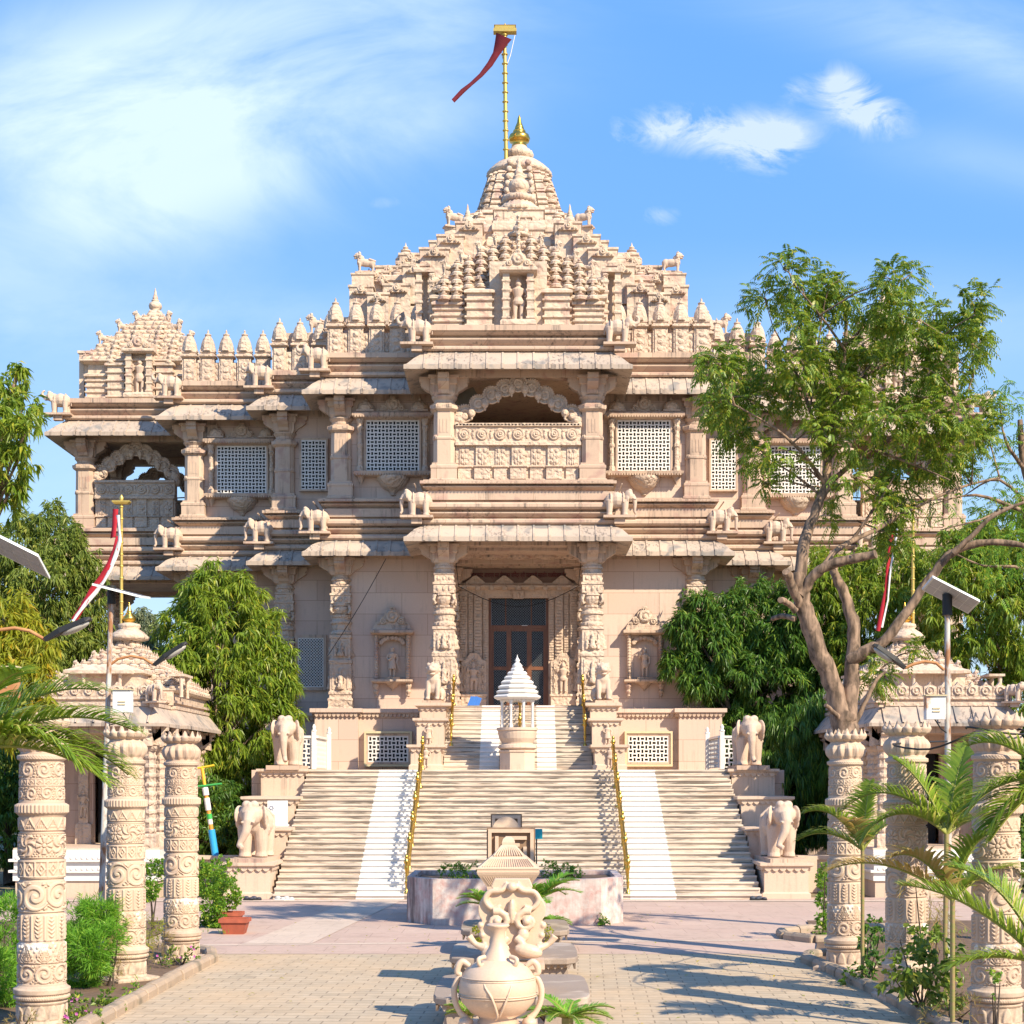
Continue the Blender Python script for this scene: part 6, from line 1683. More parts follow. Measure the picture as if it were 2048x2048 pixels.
# ================================================================ SOLAR LAMP POSTS
M['pole'] = two_tone('rusting_white_pole', (.50, .48, .44), (.30, .13, .05), 5, .45, .62, .55, stretch=(2, 2, .6))
M['rust'] = two_tone('rust', (.34, .13, .05), (.50, .25, .10), 4, .3, .7, .8)
M['rustwhite'] = two_tone('rust_stained_white_paint', (.72, .70, .66), (.48, .20, .07), 2.6, .50, .62, .6)
M['solar'] = plain('solar_cell_glass', (.10, .11, .16), .2, spec=.6); M['backsheet'] = plain('pale_panel_backsheet', (.50, .49, .50), .5)
M['lampglass'] = plain('cloudy_lamp_lens', (.45, .42, .38), .25)
def lamp(base, topz, lean, arm, head, box, panel, boxmat, label, r=.055):
    """arm/head/box/panel given in world coordinates"""
    B = Vector(base); e = tag(empty('solar_street_lamp', B), label, 'street lamp', 'solar street lamps')
    L = lambda p: Vector(p) - B
    tp = Vector((base[0] + lean, base[1], topz))
    q = MB(); q.tube([(0, 0, 0), tuple(L(tp) * .5), tuple(L(tp))], [r * 1.15, r, r * .8], 12)
    q.build('pole', M['pole'], e)
    q = MB(); q.tube([tuple(L(tp) - Vector((0, 0, .25))), tuple(L(tp) + Vector((0, 0, .10)))], r * 1.5, 12); q.build('pole_cap', M['cable'], e)
    q = MB(); q.tube([L(p) for p in arm], .025, 8); q.build('arm', M['rust'], e)
    a, b_ = L(head[0]), L(head[1]); t = (b_ - a).normalized(); ln = (b_ - a).length
    Mx = Matrix.Translation(a) @ t.to_track_quat('Y', 'Z').to_matrix().to_4x4()
    q = MB(); h = MB(); h.rings([[(-.04, 0, -.03), (.04, 0, -.03), (.04, 0, .03), (-.04, 0, .03)], [(-.10, ln * .35, -.02), (.10, ln * .35, -.02), (.08, ln * .35, .06), (-.08, ln * .35, .06)], [(-.11, ln * .9, -.02), (.11, ln * .9, -.02), (.07, ln * .9, .05), (-.07, ln * .9, .05)], [(-.06, ln, -.01), (.06, ln, -.01), (.05, ln, .03), (-.05, ln, .03)]]); q.put(h, M=Mx); hd = q.build('lamp_head', M['cable'], e)
    q = MB(); h = MB(); h.ell((0, ln * .64, -.03), (.095, ln * .31, .055)); q.put(h, M=Mx); q.build('lens', M['lampglass'], hd)
    c = L(box[0]); w, hh = box[1], box[2]; q = MB(); q.box(c.x - w / 2, c.y - .14, c.z - hh / 2, c.x + w / 2, c.y + .06, c.z + hh / 2); bx = q.build('battery_box', M[boxmat], e)
    q = MB(); q.box(c.x - w / 2 - .02, c.y - .17, c.z + hh / 2 - .0, c.x + w / 2 + .02, c.y + .08, c.z + hh / 2 + .02); q.box(c.x - w * .2, c.y - .155, c.z - .02, c.x + w * .2, c.y - .142, c.z + .0); q.box(c.x - w * .2, c.y - .155, c.z - .07, c.x + w * .2, c.y - .142, c.z - .05); q.build('box_lid', M['frame'], bx)
    p1, p2, dy, dz = panel; p1, p2 = L(p1), L(p2); q = MB(); n = Vector((0, dy, dz)); k = Vector((0, .02, .04))
    vs = [p1 - n, p2 - n, p2 + n, p1 + n]; q.add([tuple(v) for v in vs] + [tuple(v + k) for v in vs], [(0, 3, 2, 1), (4, 5, 6, 7), (0, 1, 5, 4), (1, 2, 6, 5), (2, 3, 7, 6), (3, 0, 4, 7)]); pn = q.build('solar_panel', M['white'], e)
    nrm = (p2 - p1).cross(n).normalized()
    for sgn in (1, -1):
        q = MB()
        for i in range(5):
            for j in range(2):
                u0, u1 = .03 + i * .19, .03 + i * .19 + .175; v0, v1 = -.94 + j * .96, -.06 + j * .96
                off = (k * 1.02 + nrm * .002 * 0) if sgn > 0 else -k * .08
                pts = [p1.lerp(p2, u) + n * v + off for u, v in ((u0, v0), (u1, v0), (u1, v1), (u0, v1))]
                q.add([tuple(p_) for p_ in pts], [(0, 1, 2, 3) if sgn > 0 else (3, 2, 1, 0)])
        q.build('solar_cells' if sgn > 0 else 'backsheet', M['solar' if sgn > 0 else 'backsheet'], pn)
    q = MB(); q.tube([c + Vector((0, -.05, -hh / 2)), c + Vector((.1, -.05, -hh / 2 - .15)), Vector((L(tp).x * .4, 0, c.z - hh * 1.1))], .012, 5); q.build('wire', M['cable'], e)
d = 30.0
lamp((WX(200, d), d, 0), WZ(1182, d), .22, PX([(220, 1330), (236, 1318), (262, 1312), (288, 1317), (308, 1330)], d), PX([(308, 1330), (374, 1286)], d), (W(247, 1403, d - .1), .34, .42), (W(194, 1172, d), W(292, 1197, d), .35, .03), 'white', 'leaning rusty solar lamp post with white box beside the carved columns')
d = 26.0
lamp((WX(1897, d), d, 0), WZ(1200, d), -.02, PX([(1888, 1340), (1872, 1326), (1850, 1323), (1828, 1328), (1810, 1336)], d), PX([(1810, 1336), (1746, 1290)], d), (W(1868, 1416, d - .1), .31, .38), (W(1855, 1168, d), W(1948, 1216, d), .34, -.06), 'rustwhite', 'upright solar lamp post with rust-stained box under the neem branches')
d = 22.5
lamp((WX(-30, d), d, 0), WZ(1140, d), .05, PX([(-28, 1275), (-5, 1260), (30, 1256), (60, 1262), (90, 1279)], d), PX([(90, 1279), (182, 1238)], d), (W(10, 1366, d - .1), .40, .42), (W(-60, 1062, d), W(88, 1136, d), .28, -.12), 'rust', 'solar lamp with brown rusted box at the edge by the big palm')
# painted festival pole standing on the garden wall
d = 45.75; b0 = W(431, 1712, d); e = tag(empty('painted_pole', b0), 'leaning wooden pole painted blue, green, white and orange beside the drooping tree', 'pole')
t_ = W(404, 1536, d) - b0; seg = [(0, .30, 'pole_blue', (.03, .35, .70), .10), (.30, .36, 'pole_orange', (.75, .30, .05), .06), (.36, .42, 'pole_white', (.8, .78, .72), .07), (.42, .48, 'pole_green', (.05, .40, .08), .08), (.48, .52, 'pole_orange', (.75, .30, .05), .06), (.52, .66, 'pole_white', (.8, .78, .72), .085), (.66, .69, 'pole_orange', (.75, .30, .05), .06), (.69, .78, 'pole_white', (.8, .78, .72), .09), (.78, .80, 'pole_green', (.05, .35, .08), .06), (.80, 1.0, 'pole_orange', (.85, .45, .04), .05)]
for a, c_, n_, cc, r_ in seg: q = MB(); q.tube([t_ * a, t_ * c_], r_, 8); q.build('segment', plain(n_, cc, .5), e)
q = MB(); q.tube([t_ * .79 + Vector((-.5, -.05, -.03)), t_ * .79 + Vector((.5, -.05, .08))], .03, 8); q.build('cross_stick', plain('pole_green', (.05, .35, .08)), e)
q = MB(); q.tube([t_ * 1.0 + Vector((-.2, 0, -.02)), t_ * 1.0 + Vector((.35, 0, .08))], .03, 8); q.build('top_stick', plain('pole_yellow', (.8, .5, .03)), e)
# terracotta pots
M['terra'] = two_tone('terracotta', (.42, .10, .05), (.30, .075, .04), 6, .3, .7, .75)
for (px, d, w, lb) in ((470, 33.2, .30, 'square terracotta planter, the nearer of the two by the kerb end'), (460, 34.8, .28, 'square terracotta planter with scratched side behind its twin')):
    e = tag(empty('terracotta_pot', (WX(px, d), d, 0)), lb, 'pot', 'terracotta pots'); q = MB(); q.stack(0, 0, [(w * .68, w * .6, 0), (w * .9, w * .8, .26)]); q.build('bowl', M['terra'], e)
    q = MB(); q.rings([[(x * w, y * w * .9, z) for x, y in ((-1, -1), (1, -1), (1, 1), (-1, 1))] for z in (.25, .33)] + [[(x * w * .88, y * w * .78, z) for x, y in ((-1, -1), (1, -1), (1, 1), (-1, 1))] for z in (.33, .28)], cap=True); q.build('rim', M['terra'], e)

# ================================================================ SIDE SHRINES
def side_shrine(s, label):
    K_ = 1.158; cx = (s * 10.25 - CX) * K_ + CX; e = tag(empty('side_shrine', (cx, 44, CZ - CZ * K_), 0, K_), label, 'shrine', 'side shrines')
    def B(mb, name, mat, par=None):
        return mb.build(name, M[mat], par or e)
    # local: x centred, y 0 at the porch front
    q = MB(); q.box(-1.7, -.2, 0, 1.7, 2.0, .82); q.box(-1.75, 2.0, 0, 1.75, 6.0, .82); B(q, 'plinth', 'band')
    q = MB()
    for k, (o, z0, z1) in enumerate(((.0, .82, 1.02), (.08, 1.02, 1.08), (-.02, 1.08, 1.28), (.08, 1.28, 1.34), (.0, 1.34, 1.56))): q.box(-1.75 - o, -.25 - o, z0, 1.75 + o, 2.0, z1)
    for k in range(26): q.ell((-1.7 + 3.4 * (k + .5) / 26, -.32, 1.10), (.06, .03, .05), n=6); q.ell((-1.7 + 3.4 * (k + .5) / 26, -.32, 1.36), (.06, .03, .05), n=6)
    B(q, 'marble_skirting', 'marble')
    q = MB(); q.box(-1.75, -.2, 1.56, 1.75, 2.0, 1.60); q.box(-1.65, 2.0, .82, 1.65, 6.0, 1.6); B(q, 'floor_slab', 'band')
    q = MB(); q.box(-1.55, 2.4, 1.6, -.55, 2.6, 4.5); q.box(.55, 2.4, 1.6, 1.55, 2.6, 4.5); q.box(-.55, 2.4, 3.9, .55, 2.6, 4.5)
    q.box(-1.55, 2.6, 1.6, -1.35, 5.6, 4.5); q.box(1.35, 2.6, 1.6, 1.55, 5.6, 4.5); q.box(-1.35, 5.4, 1.6, 1.35, 5.6, 4.5); B(q, 'wall', 'wall')
    q = MB(); q.box(-.55, 2.9, 1.6, .55, 2.95, 3.9); B(q, 'doorway', 'dark')
    for x in (-.75, .75):
        q = MB(); q.stack(x, 2.3, [(.20, .12, 1.6), (.20, .12, 2.1), (.12, .1, 2.14), (.12, .1, 3.8), (.2, .14, 3.86)]); q.put(FIG[2], (x, 2.19, 2.25), 0, .7); B(q, 'door_jamb', 'carved')
    for x, y in ((-1.45, .1), (1.45, .1), (-1.5, 2.2), (1.5, 2.2), (1.5, 5.7), (-1.5, 5.7), (1.45, 1.2), (-1.45, 1.2)):
        q = MB(); c = MB(); c.stack(0, 0, [(.17, .17, 0), (.17, .17, .3), (.14, .14, .34)])
        for k in range(9): zz = .34 + k * .22; c.lathe(0, 0, [(.12, zz), (.15, zz + .05), (.15, zz + .10), (.12, zz + .14), (.13, zz + .22)], 8, smooth=False)
        c.stack(0, 0, [(.14, .14, 2.32), (.18, .18, 2.38), (.18, .18, 2.44)])
        t = MB(); bracket(t, 2.44, 2.92, .42, .11); c.put(t); q.put(c, (x, y, 1.6)); B(q, 'pillar', 'carved')
    q = MB(); q.box(-1.6, -.05, 4.35, 1.6, 2.4, 4.52); q.box(-1.68, 2.45, 4.35, 1.68, 5.95, 4.52); B(q, 'beam', 'stone')
    pl = [(-1.66, 6), (-1.66, 1.9), (-1.5, 1.9), (-1.5, 0), (1.5, 0), (1.5, 1.9), (1.66, 1.9), (1.66, 6)]
    q = MB(); q.sweep(pl, [(-.3, 4.70), (.34, 4.50), (.38, 4.50), (.38, 4.58), (.28, 4.68), (.02, 5.0), (-.3, 5.0)])
    for k in range(8):
        x = -1.5 + 3.0 * k / 7; q.add([(x - .02, -.41, 4.60), (x + .02, -.41, 4.60), (x + .02, -.03, 5.02), (x - .02, -.03, 5.02), (x - .02, -.38, 4.56), (x + .02, -.38, 4.56), (x + .02, 0, 4.98), (x - .02, 0, 4.98)], [(0, 1, 2, 3), (0, 3, 7, 4), (1, 5, 6, 2)])
    B(q, 'eave', 'eave')
    q = MB(); q.sweep(pl, [(.0, 4.98), (.06, 5.0), (.06, 5.08), (-.02, 5.1), (-.02, 5.14), (.04, 5.16), (.04, 5.22), (-.03, 5.24), (-.03, 5.40), (-.3, 5.40)])
    for k in range(9):
        x = -1.5 + 3.0 * (k + .5) / 9; q.extr([(x - .16, 5.24), (x + .16, 5.24), (x + .15, 5.46), (x + .06, 5.50), (x, 5.58), (x - .06, 5.50), (x - .15, 5.46)], -.01, .12)
        t = MB(); t.lathe(0, 0, [(.11, 0), (.11, .03), (.08, .035), (.07, .01), (.04, .01), (.03, .04)], 14); q.put(t, M=Matrix.Translation((x, -.01, 5.37)) @ Matrix.Rotation(R(90), 4, 'X'))
    B(q, 'frieze', 'carved')
    q = MB(); q.box(-1.62, 1.8, 5.1, 1.62, 5.95, 5.45); q.box(-1.4, .3, 5.1, 1.4, 2, 5.42)
    samvarana(1.72, 2.05, 5.40, .04, 9, .15, q, 0, 3.9, .115)
    q.stack(0, 1.9, [(.9, .5, 5.45), (.9, .5, 5.85), (1.0, .6, 5.88), (1.0, .6, 5.95), (.5, .4, 6.1)])
    for x in (-.45, .45): q.lathe(x, 1.15, [(.06, 5.45), (.045, 5.5), (.045, 5.8), (.07, 5.85)], 8)
    q.box(-.75, 1.0, 5.85, .75, 1.5, 5.92)
    for t in (-1, 1):
        q.box(t * 1.55, 1.6, 5.82, t * 1.95, 2.6, 5.88); q.lathe(t * 1.85, 1.7, [(.05, 5.3), (.04, 5.5), (.06, 5.82)], 8); q.lathe(t * 1.85, 2.4, [(.05, 5.3), (.04, 5.5), (.06, 5.82)], 8)
    B(q, 'roof', 'roofst')
    q = MB(); q.lathe(0, 3.9, [(.25, 6.7), (.28, 6.88), (.50, 6.93), (.52, 7.0), (.40, 7.12), (.25, 7.22), (.30, 7.27), (.28, 7.34), (.12, 7.38)], 40, flute=.04, nf=20); B(q, 'amalaka_disc', 'roofst')
    q = MB(); q.put(kalash(.15), (0, 3.9, 7.34), 0, (1.1, 1.1, 1.0)); B(q, 'golden_finial', 'gold')
    for j, (dx, z) in enumerate(((.66, 6.30), (1.02, 6.02), (1.36, 5.74))):
        for t in (-1, 1):
            statue('lion', (cx + t * dx * K_, 44 + (3.14 - .42 * j) * K_, CZ + (z - CZ) * K_), R(65) * t, .33, 'tiny %s lion on the %s roof slope of the shrine by the %s' % (('topmost', 'halfway', 'low')[j], 'inner' if t != s else 'outer', 'rusty lamp' if s < 0 else 'neem tree'), 'lion statue', 'lions on the side shrines', False, None)
    statue('elephant', (cx - s * 1.62 * K_, 44 - .25 * K_, CZ + 1.9 * K_), R(-50) * s, .48, 'small stone elephant on the inner eave corner of the shrine by the ' + ('rusty lamp' if s < 0 else 'neem tree'), 'elephant statue', 'elephants on the side shrines', 'down', 'eave')
    statue('elephant', (cx + s * 1.62 * K_, 44 - .25 * K_, CZ + 1.9 * K_), R(50) * s, .48, 'small stone elephant on the outer eave corner of the shrine by the ' + ('rusty lamp' if s < 0 else 'neem tree'), 'elephant statue', 'elephants on the side shrines', 'down', 'eave')
side_shrine(-1, 'small carved sandstone shrine behind the leaning rusty lamp post')
side_shrine(1, 'small carved sandstone shrine behind the upright lamp and palms')

# ================================================================ VEGETATION
M['bark'] = two_tone('rough_bark', (.33, .22, .15), (.09, .06, .04), 11, .38, .62, .9, detail=9, stretch=(1, 1, .28), bump=1.0, coord='world')
M['darkbark'] = two_tone('dark_bark', (.10, .07, .05), (.04, .03, .02), 7, .35, .65, .9, stretch=(1, 1, .35), bump=.8, coord='world')
M['neem'] = leafmat('neem_leaf', (.085, .175, .018), (.23, .31, .03), (.42, .38, .05), .38, .40)
M['mango'] = leafmat('drooping_leaf', (.105, .19, .018), (.26, .34, .035), (.42, .40, .05), .38, .4)
M['weep'] = leafmat('dark_weeping_leaf', (.042, .115, .018), (.11, .21, .028), (.22, .30, .035), .30, .38)
M['yellowleaf'] = leafmat('yellow_green_leaf', (.22, .27, .02), (.36, .36, .03), (.50, .36, .03), .45, .5)
M['backleaf'] = leafmat('background_leaf', (.11, .17, .03), (.23, .28, .045), (.36, .36, .07), .35, .5)
M['greyleaf'] = leafmat('greyish_leaf', (.16, .20, .11), (.24, .27, .15), (.3, .3, .18), .3, .6)
M['hedge'] = leafmat('hedge_leaf', (.09, .22, .02), (.19, .34, .03), (.42, .46, .05), .35, .4, 2)
M['needle'] = leafmat('soft_needle', (.10, .26, .02), (.18, .38, .03), (.32, .46, .05), .35, .5, 2)
M['palm'] = leafmat('palm_leaflet', (.13, .24, .025), (.28, .37, .045), (.50, .46, .11), .35, .35, 2)
M['drypalm'] = leafmat('yellowing_palm_leaflet', (.38, .30, .07), (.48, .34, .12), (.25, .28, .05), .35, .5, 2)
M['broad'] = leafmat('broad_leaf', (.06, .13, .02), (.22, .30, .04), (.48, .50, .08), .35, .35, 3)
M['dryweed'] = leafmat('dry_weed', (.32, .22, .09), (.25, .24, .06), (.42, .28, .12), .3, .6, 3)
M['flower'] = leafmat('pink_petal', (.62, .12, .48), (.72, .2, .55), (.8, .4, .7), .3, .5)
M['rachis'] = plain('frond_stalk', (.26, .27, .05), .5); M['palmstem'] = two_tone('palm_stem', (.30, .20, .09), (.22, .22, .06), 5, .4, .6, .6, stretch=(1, 1, 5))
def quads(P_, D_, S_, L, Wd, droop, mid=.42):
    """lens-shaped leaves: base points, unit directions, unit side vectors"""
    n = len(P_); L = np.broadcast_to(np.asarray(L, float), (n,))[:, None]; Wd = np.broadcast_to(np.asarray(Wd, float), (n,))[:, None]
    dn = np.array([0, 0, -1.0]); m_ = P_ + D_ * L * mid + dn * L * droop * mid * .35; t_ = P_ + D_ * L + dn * L * droop
    up = np.cross(S_, D_); f_ = up * Wd * .35
    V = np.stack([P_, m_ + S_ * Wd + f_, t_, m_ - S_ * Wd + f_], 1).reshape(-1, 3)
    return V, np.arange(4 * n).reshape(n, 4)
def unit(a): return a / np.maximum(np.linalg.norm(a, axis=1, keepdims=True), 1e-9)
def sides(D_, roll=1.0, rng=RNG):
    S_ = unit(np.cross(D_, np.array([0, 0, 1.0])) + 1e-4); U_ = np.cross(S_, D_); a = rng.uniform(-roll, roll, (len(D_), 1))
    return unit(S_ * np.cos(a) + U_ * np.sin(a))
def shell_points(blobs, dens, rng, inner=.55):
    """points in the outer part of each ellipsoid that are not deep inside another"""
    out = []; nr = []
    for i, (c, r) in enumerate(blobs):
        c = np.array(c); r = np.array(r) if hasattr(r, '__len__') else np.array([r, r, r]); n = max(4, int(dens * (r[0] * r[2] * 2 + r[1] * r[0])))
        u = unit(rng.normal(size=(n, 3))); lump = 1 + .22 * np.sin(u[:, :1] * 7 + i) * np.cos(u[:, 2:3] * 6 + i * 2) + .12 * np.sin(u[:, 1:2] * 13 + i)
        p = c + u * r * rng.uniform(inner, 1.0, (n, 1)) ** .6 * lump
        fq = 3.2 / max(.35, float(r[0])); nz_ = np.sin(p[:, 0] * fq + i) + np.sin(p[:, 2] * fq * 1.2 + 2 * i) + .7 * np.sin(p[:, 0] * fq * 2.3 - p[:, 2] * fq * 1.9)
        keep = nz_ + rng.normal(size=n) * .5 > -.75
        for j, (c2, r2) in enumerate(blobs):
            if j != i:
                r2 = np.array(r2) if hasattr(r2, '__len__') else np.array([r2] * 3); keep &= np.linalg.norm((p - np.array(c2)) / r2, axis=1) > .62
        out.append(p[keep]); nr.append(u[keep])
    return np.concatenate(out), np.concatenate(nr)
def whorls(blobs, dens, k, L, Wd, droop, rng, down=.55, twig=.0):
    """clusters of k narrow leaves fanning out and hanging from twig ends"""
    C, N = shell_points(blobs, dens, rng); n = len(C)
    C = np.repeat(C, k, 0); N = np.repeat(N, k, 0)
    D_ = unit(N * .55 + unit(rng.normal(size=C.shape)) * .75 + np.array([0, 0, -down])); P_ = C + unit(rng.normal(size=C.shape)) * L * .12 + N * L * rng.uniform(-.3, .3, (len(C), 1))
    return quads(P_, D_, sides(D_, .9, rng), L * rng.uniform(.6, 1.15, len(C)), Wd * rng.uniform(.7, 1.2, len(C)), droop)
def pinnate(C, A, rng, L=.30, pairs=6, leaflet=.085, w=.014):
    """pinnate neem leaves: base points C, directions A; leaflets droop from an arching stalk"""
    n = len(C); S_ = sides(A, .6, rng); Vs = []; Fs = []; off = 0
    Ls = L * rng.uniform(.7, 1.2, (n, 1))
    for j in range(pairs + 1):
        t = (j + .6) / (pairs + 1); base = C + A * Ls * t + np.array([0, 0, -1.0]) * Ls * .38 * t * t
        ax = unit(A + np.array([0, 0, -1.1]) * t)
        for sgn in ((-1, 1) if j < pairs else (0,)):
            D_ = unit(S_ * sgn * .95 + ax * .65 + np.array([0, 0, -.22])) if sgn else ax
            q, f = quads(base, D_, unit(np.cross(D_, np.cross(S_, ax)) + 1e-5), leaflet * (1.05 - .5 * abs(t - .45)) * rng.uniform(.85, 1.15, n), w, .25)
            Vs.append(q); Fs.append(f + off); off += len(q)
    return np.concatenate(Vs), np.concatenate(Fs)
LK = 1.0
def limb(mb, pts, r0, r1, n=8, wob=.03):
    r0 *= LK; r1 *= LK; wob *= LK
    P_ = [Vector(p) for p in pts]; k = len(P_)
    pp, rr = smooth_path(P_, [r0 + (r1 - r0) * (i / (k - 1)) for i in range(k)], 4)
    pp = [p + Vector((random.uniform(-1, 1), random.uniform(-1, 1), 0)) * wob * min(1, r / .1) for p, r in zip(pp, rr)]
    mb.tube(pp, [r * random.uniform(.92, 1.08) for r in rr], n); return pp
def tree_thing(name, loc, label, cat, group, crown, crown_mat, trunk, bark='bark', extra=None):
    e = tag(empty(name, loc), label, cat, group); inv = Matrix.Translation(-Vector(loc))
    mb = MB()
    for V, f in crown: mb.add(V, f, False)
    o = mb.build('crown', M[crown_mat], e); o.matrix_parent_inverse = inv
    if trunk is not None: o = trunk.build('trunk', M[bark], e); o.matrix_parent_inverse = inv
    return e
def pxb(l, d, dr=1.0, ry=None, seed=0):
    """blobs from photo pixels: (px, py, radius px[, depth offset])"""
    r_ = random.Random(seed); out = []
    for b_ in l:
        dd = d + (b_[3] if len(b_) > 3 else r_.uniform(-.8, .8) * dr); c = W(b_[0], b_[1], dd); rr = b_[2] * dd / F
        out.append((tuple(c), (rr, rr * (ry or 1.0), rr)))
    return out
# the big forked neem ---------------------------------------------------------------
rg = np.random.RandomState(5); D = 28.6
def N_(l, d0=D, dy=0.0): return [W(x, y, d0 + dy * i / max(1, len(l) - 1)) for i, (x, y) in enumerate(l)]
tr = MB(); LK = .87
limb(tr, N_([(1690, 1935), (1689, 1700), (1690, 1560), (1690, 1470), (1686, 1430)]), .30, .27, 14)
limb(tr, N_([(1692, 1480), (1668, 1380), (1640, 1310), (1612, 1235), (1600, 1180), (1598, 1150)], D, -.3), .22, .155, 12)
limb(tr, N_([(1598, 1160), (1612, 1080), (1632, 1020), (1650, 975), (1660, 900), (1668, 830), (1680, 760), (1690, 690), (1692, 620)], D - .3, .8), .125, .03, 10)
limb(tr, N_([(1602, 1190), (1630, 1150), (1665, 1128), (1705, 1118), (1752, 1108)], D - .3, -.5), .115, .09, 10)
limb(tr, N_([(1640, 1145), (1680, 1095), (1750, 1060), (1830, 1015), (1920, 975), (2000, 955)], D - .4, 1.2), .07, .02, 8)
limb(tr, N_([(1598, 1210), (1583, 1165), (1572, 1143)], D - .3, -.4), .10, .085, 10)
limb(tr, N_([(1592, 1222), (1572, 1204), (1560, 1200)], D - .3, -.3), .07, .06, 8); limb(tr, N_([(1590, 1238), (1565, 1232), (1545, 1238)], D - .2, .5), .06, .05, 8)
limb(tr, N_([(1694, 1470), (1702, 1380), (1706, 1300), (1704, 1240), (1690, 1190), (1672, 1150), (1664, 1130)], D, .3), .19, .075, 12)
limb(tr, N_([(1703, 1320), (1740, 1298), (1770, 1280), (1830, 1200), (1880, 1130), (1915, 1100), (1970, 1085), (2030, 1088), (2080, 1100)], D, -.8), .13, .05, 10)
limb(tr, N_([(1905, 1105), (1940, 1075), (1990, 1030), (2060, 1000)], D - .6, -.4), .07, .03, 8)
limb(tr, N_([(1688, 1450), (1668, 1425), (1650, 1410)], D - .1, -.3), .06, .04, 8)
limb(tr, N_([(1700, 1470), (1728, 1410), (1752, 1360), (1770, 1345)], D, .3), .06, .03, 8)
for l, a, b_ in (([(1652, 970), (1600, 900), (1540, 850), (1470, 810)], .05, .012), ([(1655, 930), (1620, 820), (1590, 740), (1545, 650)], .05, .012), ([(1668, 830), (1720, 760), (1790, 720), (1860, 700)], .05, .012), ([(1650, 975), (1740, 900), (1830, 850), (1930, 800)], .06, .014),
               ([(1690, 690), (1740, 640), (1780, 590)], .03, .01), ([(1690, 700), (1640, 630), (1590, 570)], .03, .01), ([(1860, 700), (1900, 660), (1950, 630)], .025, .01), ([(1640, 990), (1590, 950), (1540, 920)], .035, .01), ([(1750, 900), (1830, 930), (1900, 960)], .035, .01),
               ([(1700, 1085), (1760, 1000), (1790, 950)], .04, .012), ([(1655, 940), (1690, 800), (1740, 730)], .04, .012), ([(1545, 650), (1530, 600)], .012, .008), ([(1470, 810), (1430, 750)], .014, .008), ([(1620, 820), (1650, 600), (1680, 560)], .025, .008), ([(1930, 800), (1960, 700), (1950, 640)], .016, .008)):
    limb(tr, N_(l, D, random.uniform(-1, 1)), a, b_, 7)
clumps = [(1568, 539, 46), (1528, 598, 42), (1599, 578, 52), (1650, 570, 46), (1674, 598, 40), (1591, 649, 38), (1784, 559, 44), (1819, 551, 26), (1753, 612, 54), (1795, 630, 56), (1760, 672, 58), (1831, 685, 58), (1867, 632, 40), (1945, 606, 44), (1955, 645, 42), (1945, 688, 42),
          (1934, 744, 22), (1890, 669, 46), (1882, 716, 52), (1898, 752, 34), (1646, 685, 56), (1599, 716, 60), (1654, 736, 58), (1552, 732, 48), (1485, 695, 36), (1438, 728, 46), (1473, 763, 54), (1438, 814, 46), (1508, 807, 54), (1465, 857, 42), (1414, 763, 26),
          (1607, 787, 58), (1693, 787, 60), (1733, 740, 56), (1678, 834, 52), (1811, 787, 54), (1859, 779, 42), (1772, 834, 56), (1851, 846, 50), (1910, 822, 50), (1961, 834, 50), (1890, 893, 50), (1949, 878, 42), (1552, 900, 36), (1508, 915, 34), (1693, 893, 40), (1599, 936, 30),
          (1528, 966, 24), (1792, 893, 42), (1792, 968, 46), (1843, 928, 46), (1740, 955, 32), (1910, 928, 40), (1654, 987, 30), (1792, 1019, 44), (1752, 991, 32), (1784, 1078, 40), (1660, 1040, 18), (1755, 1348, 38), (1740, 1310, 22), (1838, 1300, 24), (1640, 860, 36), (1725, 690, 40), (1620, 610, 36), (1860, 740, 36), (1700, 950, 26)]
bl = pxb(clumps, D, 1.6, 1.25, 3); bl = [(c, tuple(x * .88 for x in r)) for c, r in bl]; C, N0 = shell_points(bl, 290, rg, .25)
A = unit(N0 * .7 + unit(rg.normal(size=C.shape)) * .8 + np.array([0, 0, .1])); crown = [pinnate(C, A, rg, .27, 6, .088, .0165)]
for c, r in bl:       # twigs that carry the clumps
    q = Vector(c); t0 = min((Vector(p) for p in np.concatenate(tr.V)[::7]), key=lambda v: (v - q).length + (2 if v.z > q.z else 0)) if (q.z > 5) else q
    if (t0 - q).length < 3: tr.tube([t0, t0.lerp(q, .5) + Vector((0, 0, .08)), q], [.02, .014, .007], 5)
    for k in range(3): tr.tube([q, q + Vector((random.uniform(-1, 1), random.uniform(-1, 1), random.uniform(-.6, 1))) * r[0] * .8], [.008, .004], 4)
tree_thing('neem_tree', (W(1690, 1869, D).x, D, 0), 'big neem tree with cut forked trunk and dense feathery crown over the right-hand facade'.replace('right-hand facade', 'sunlit facade'), 'tree', None, crown, 'neem', tr)
LK = 1.0
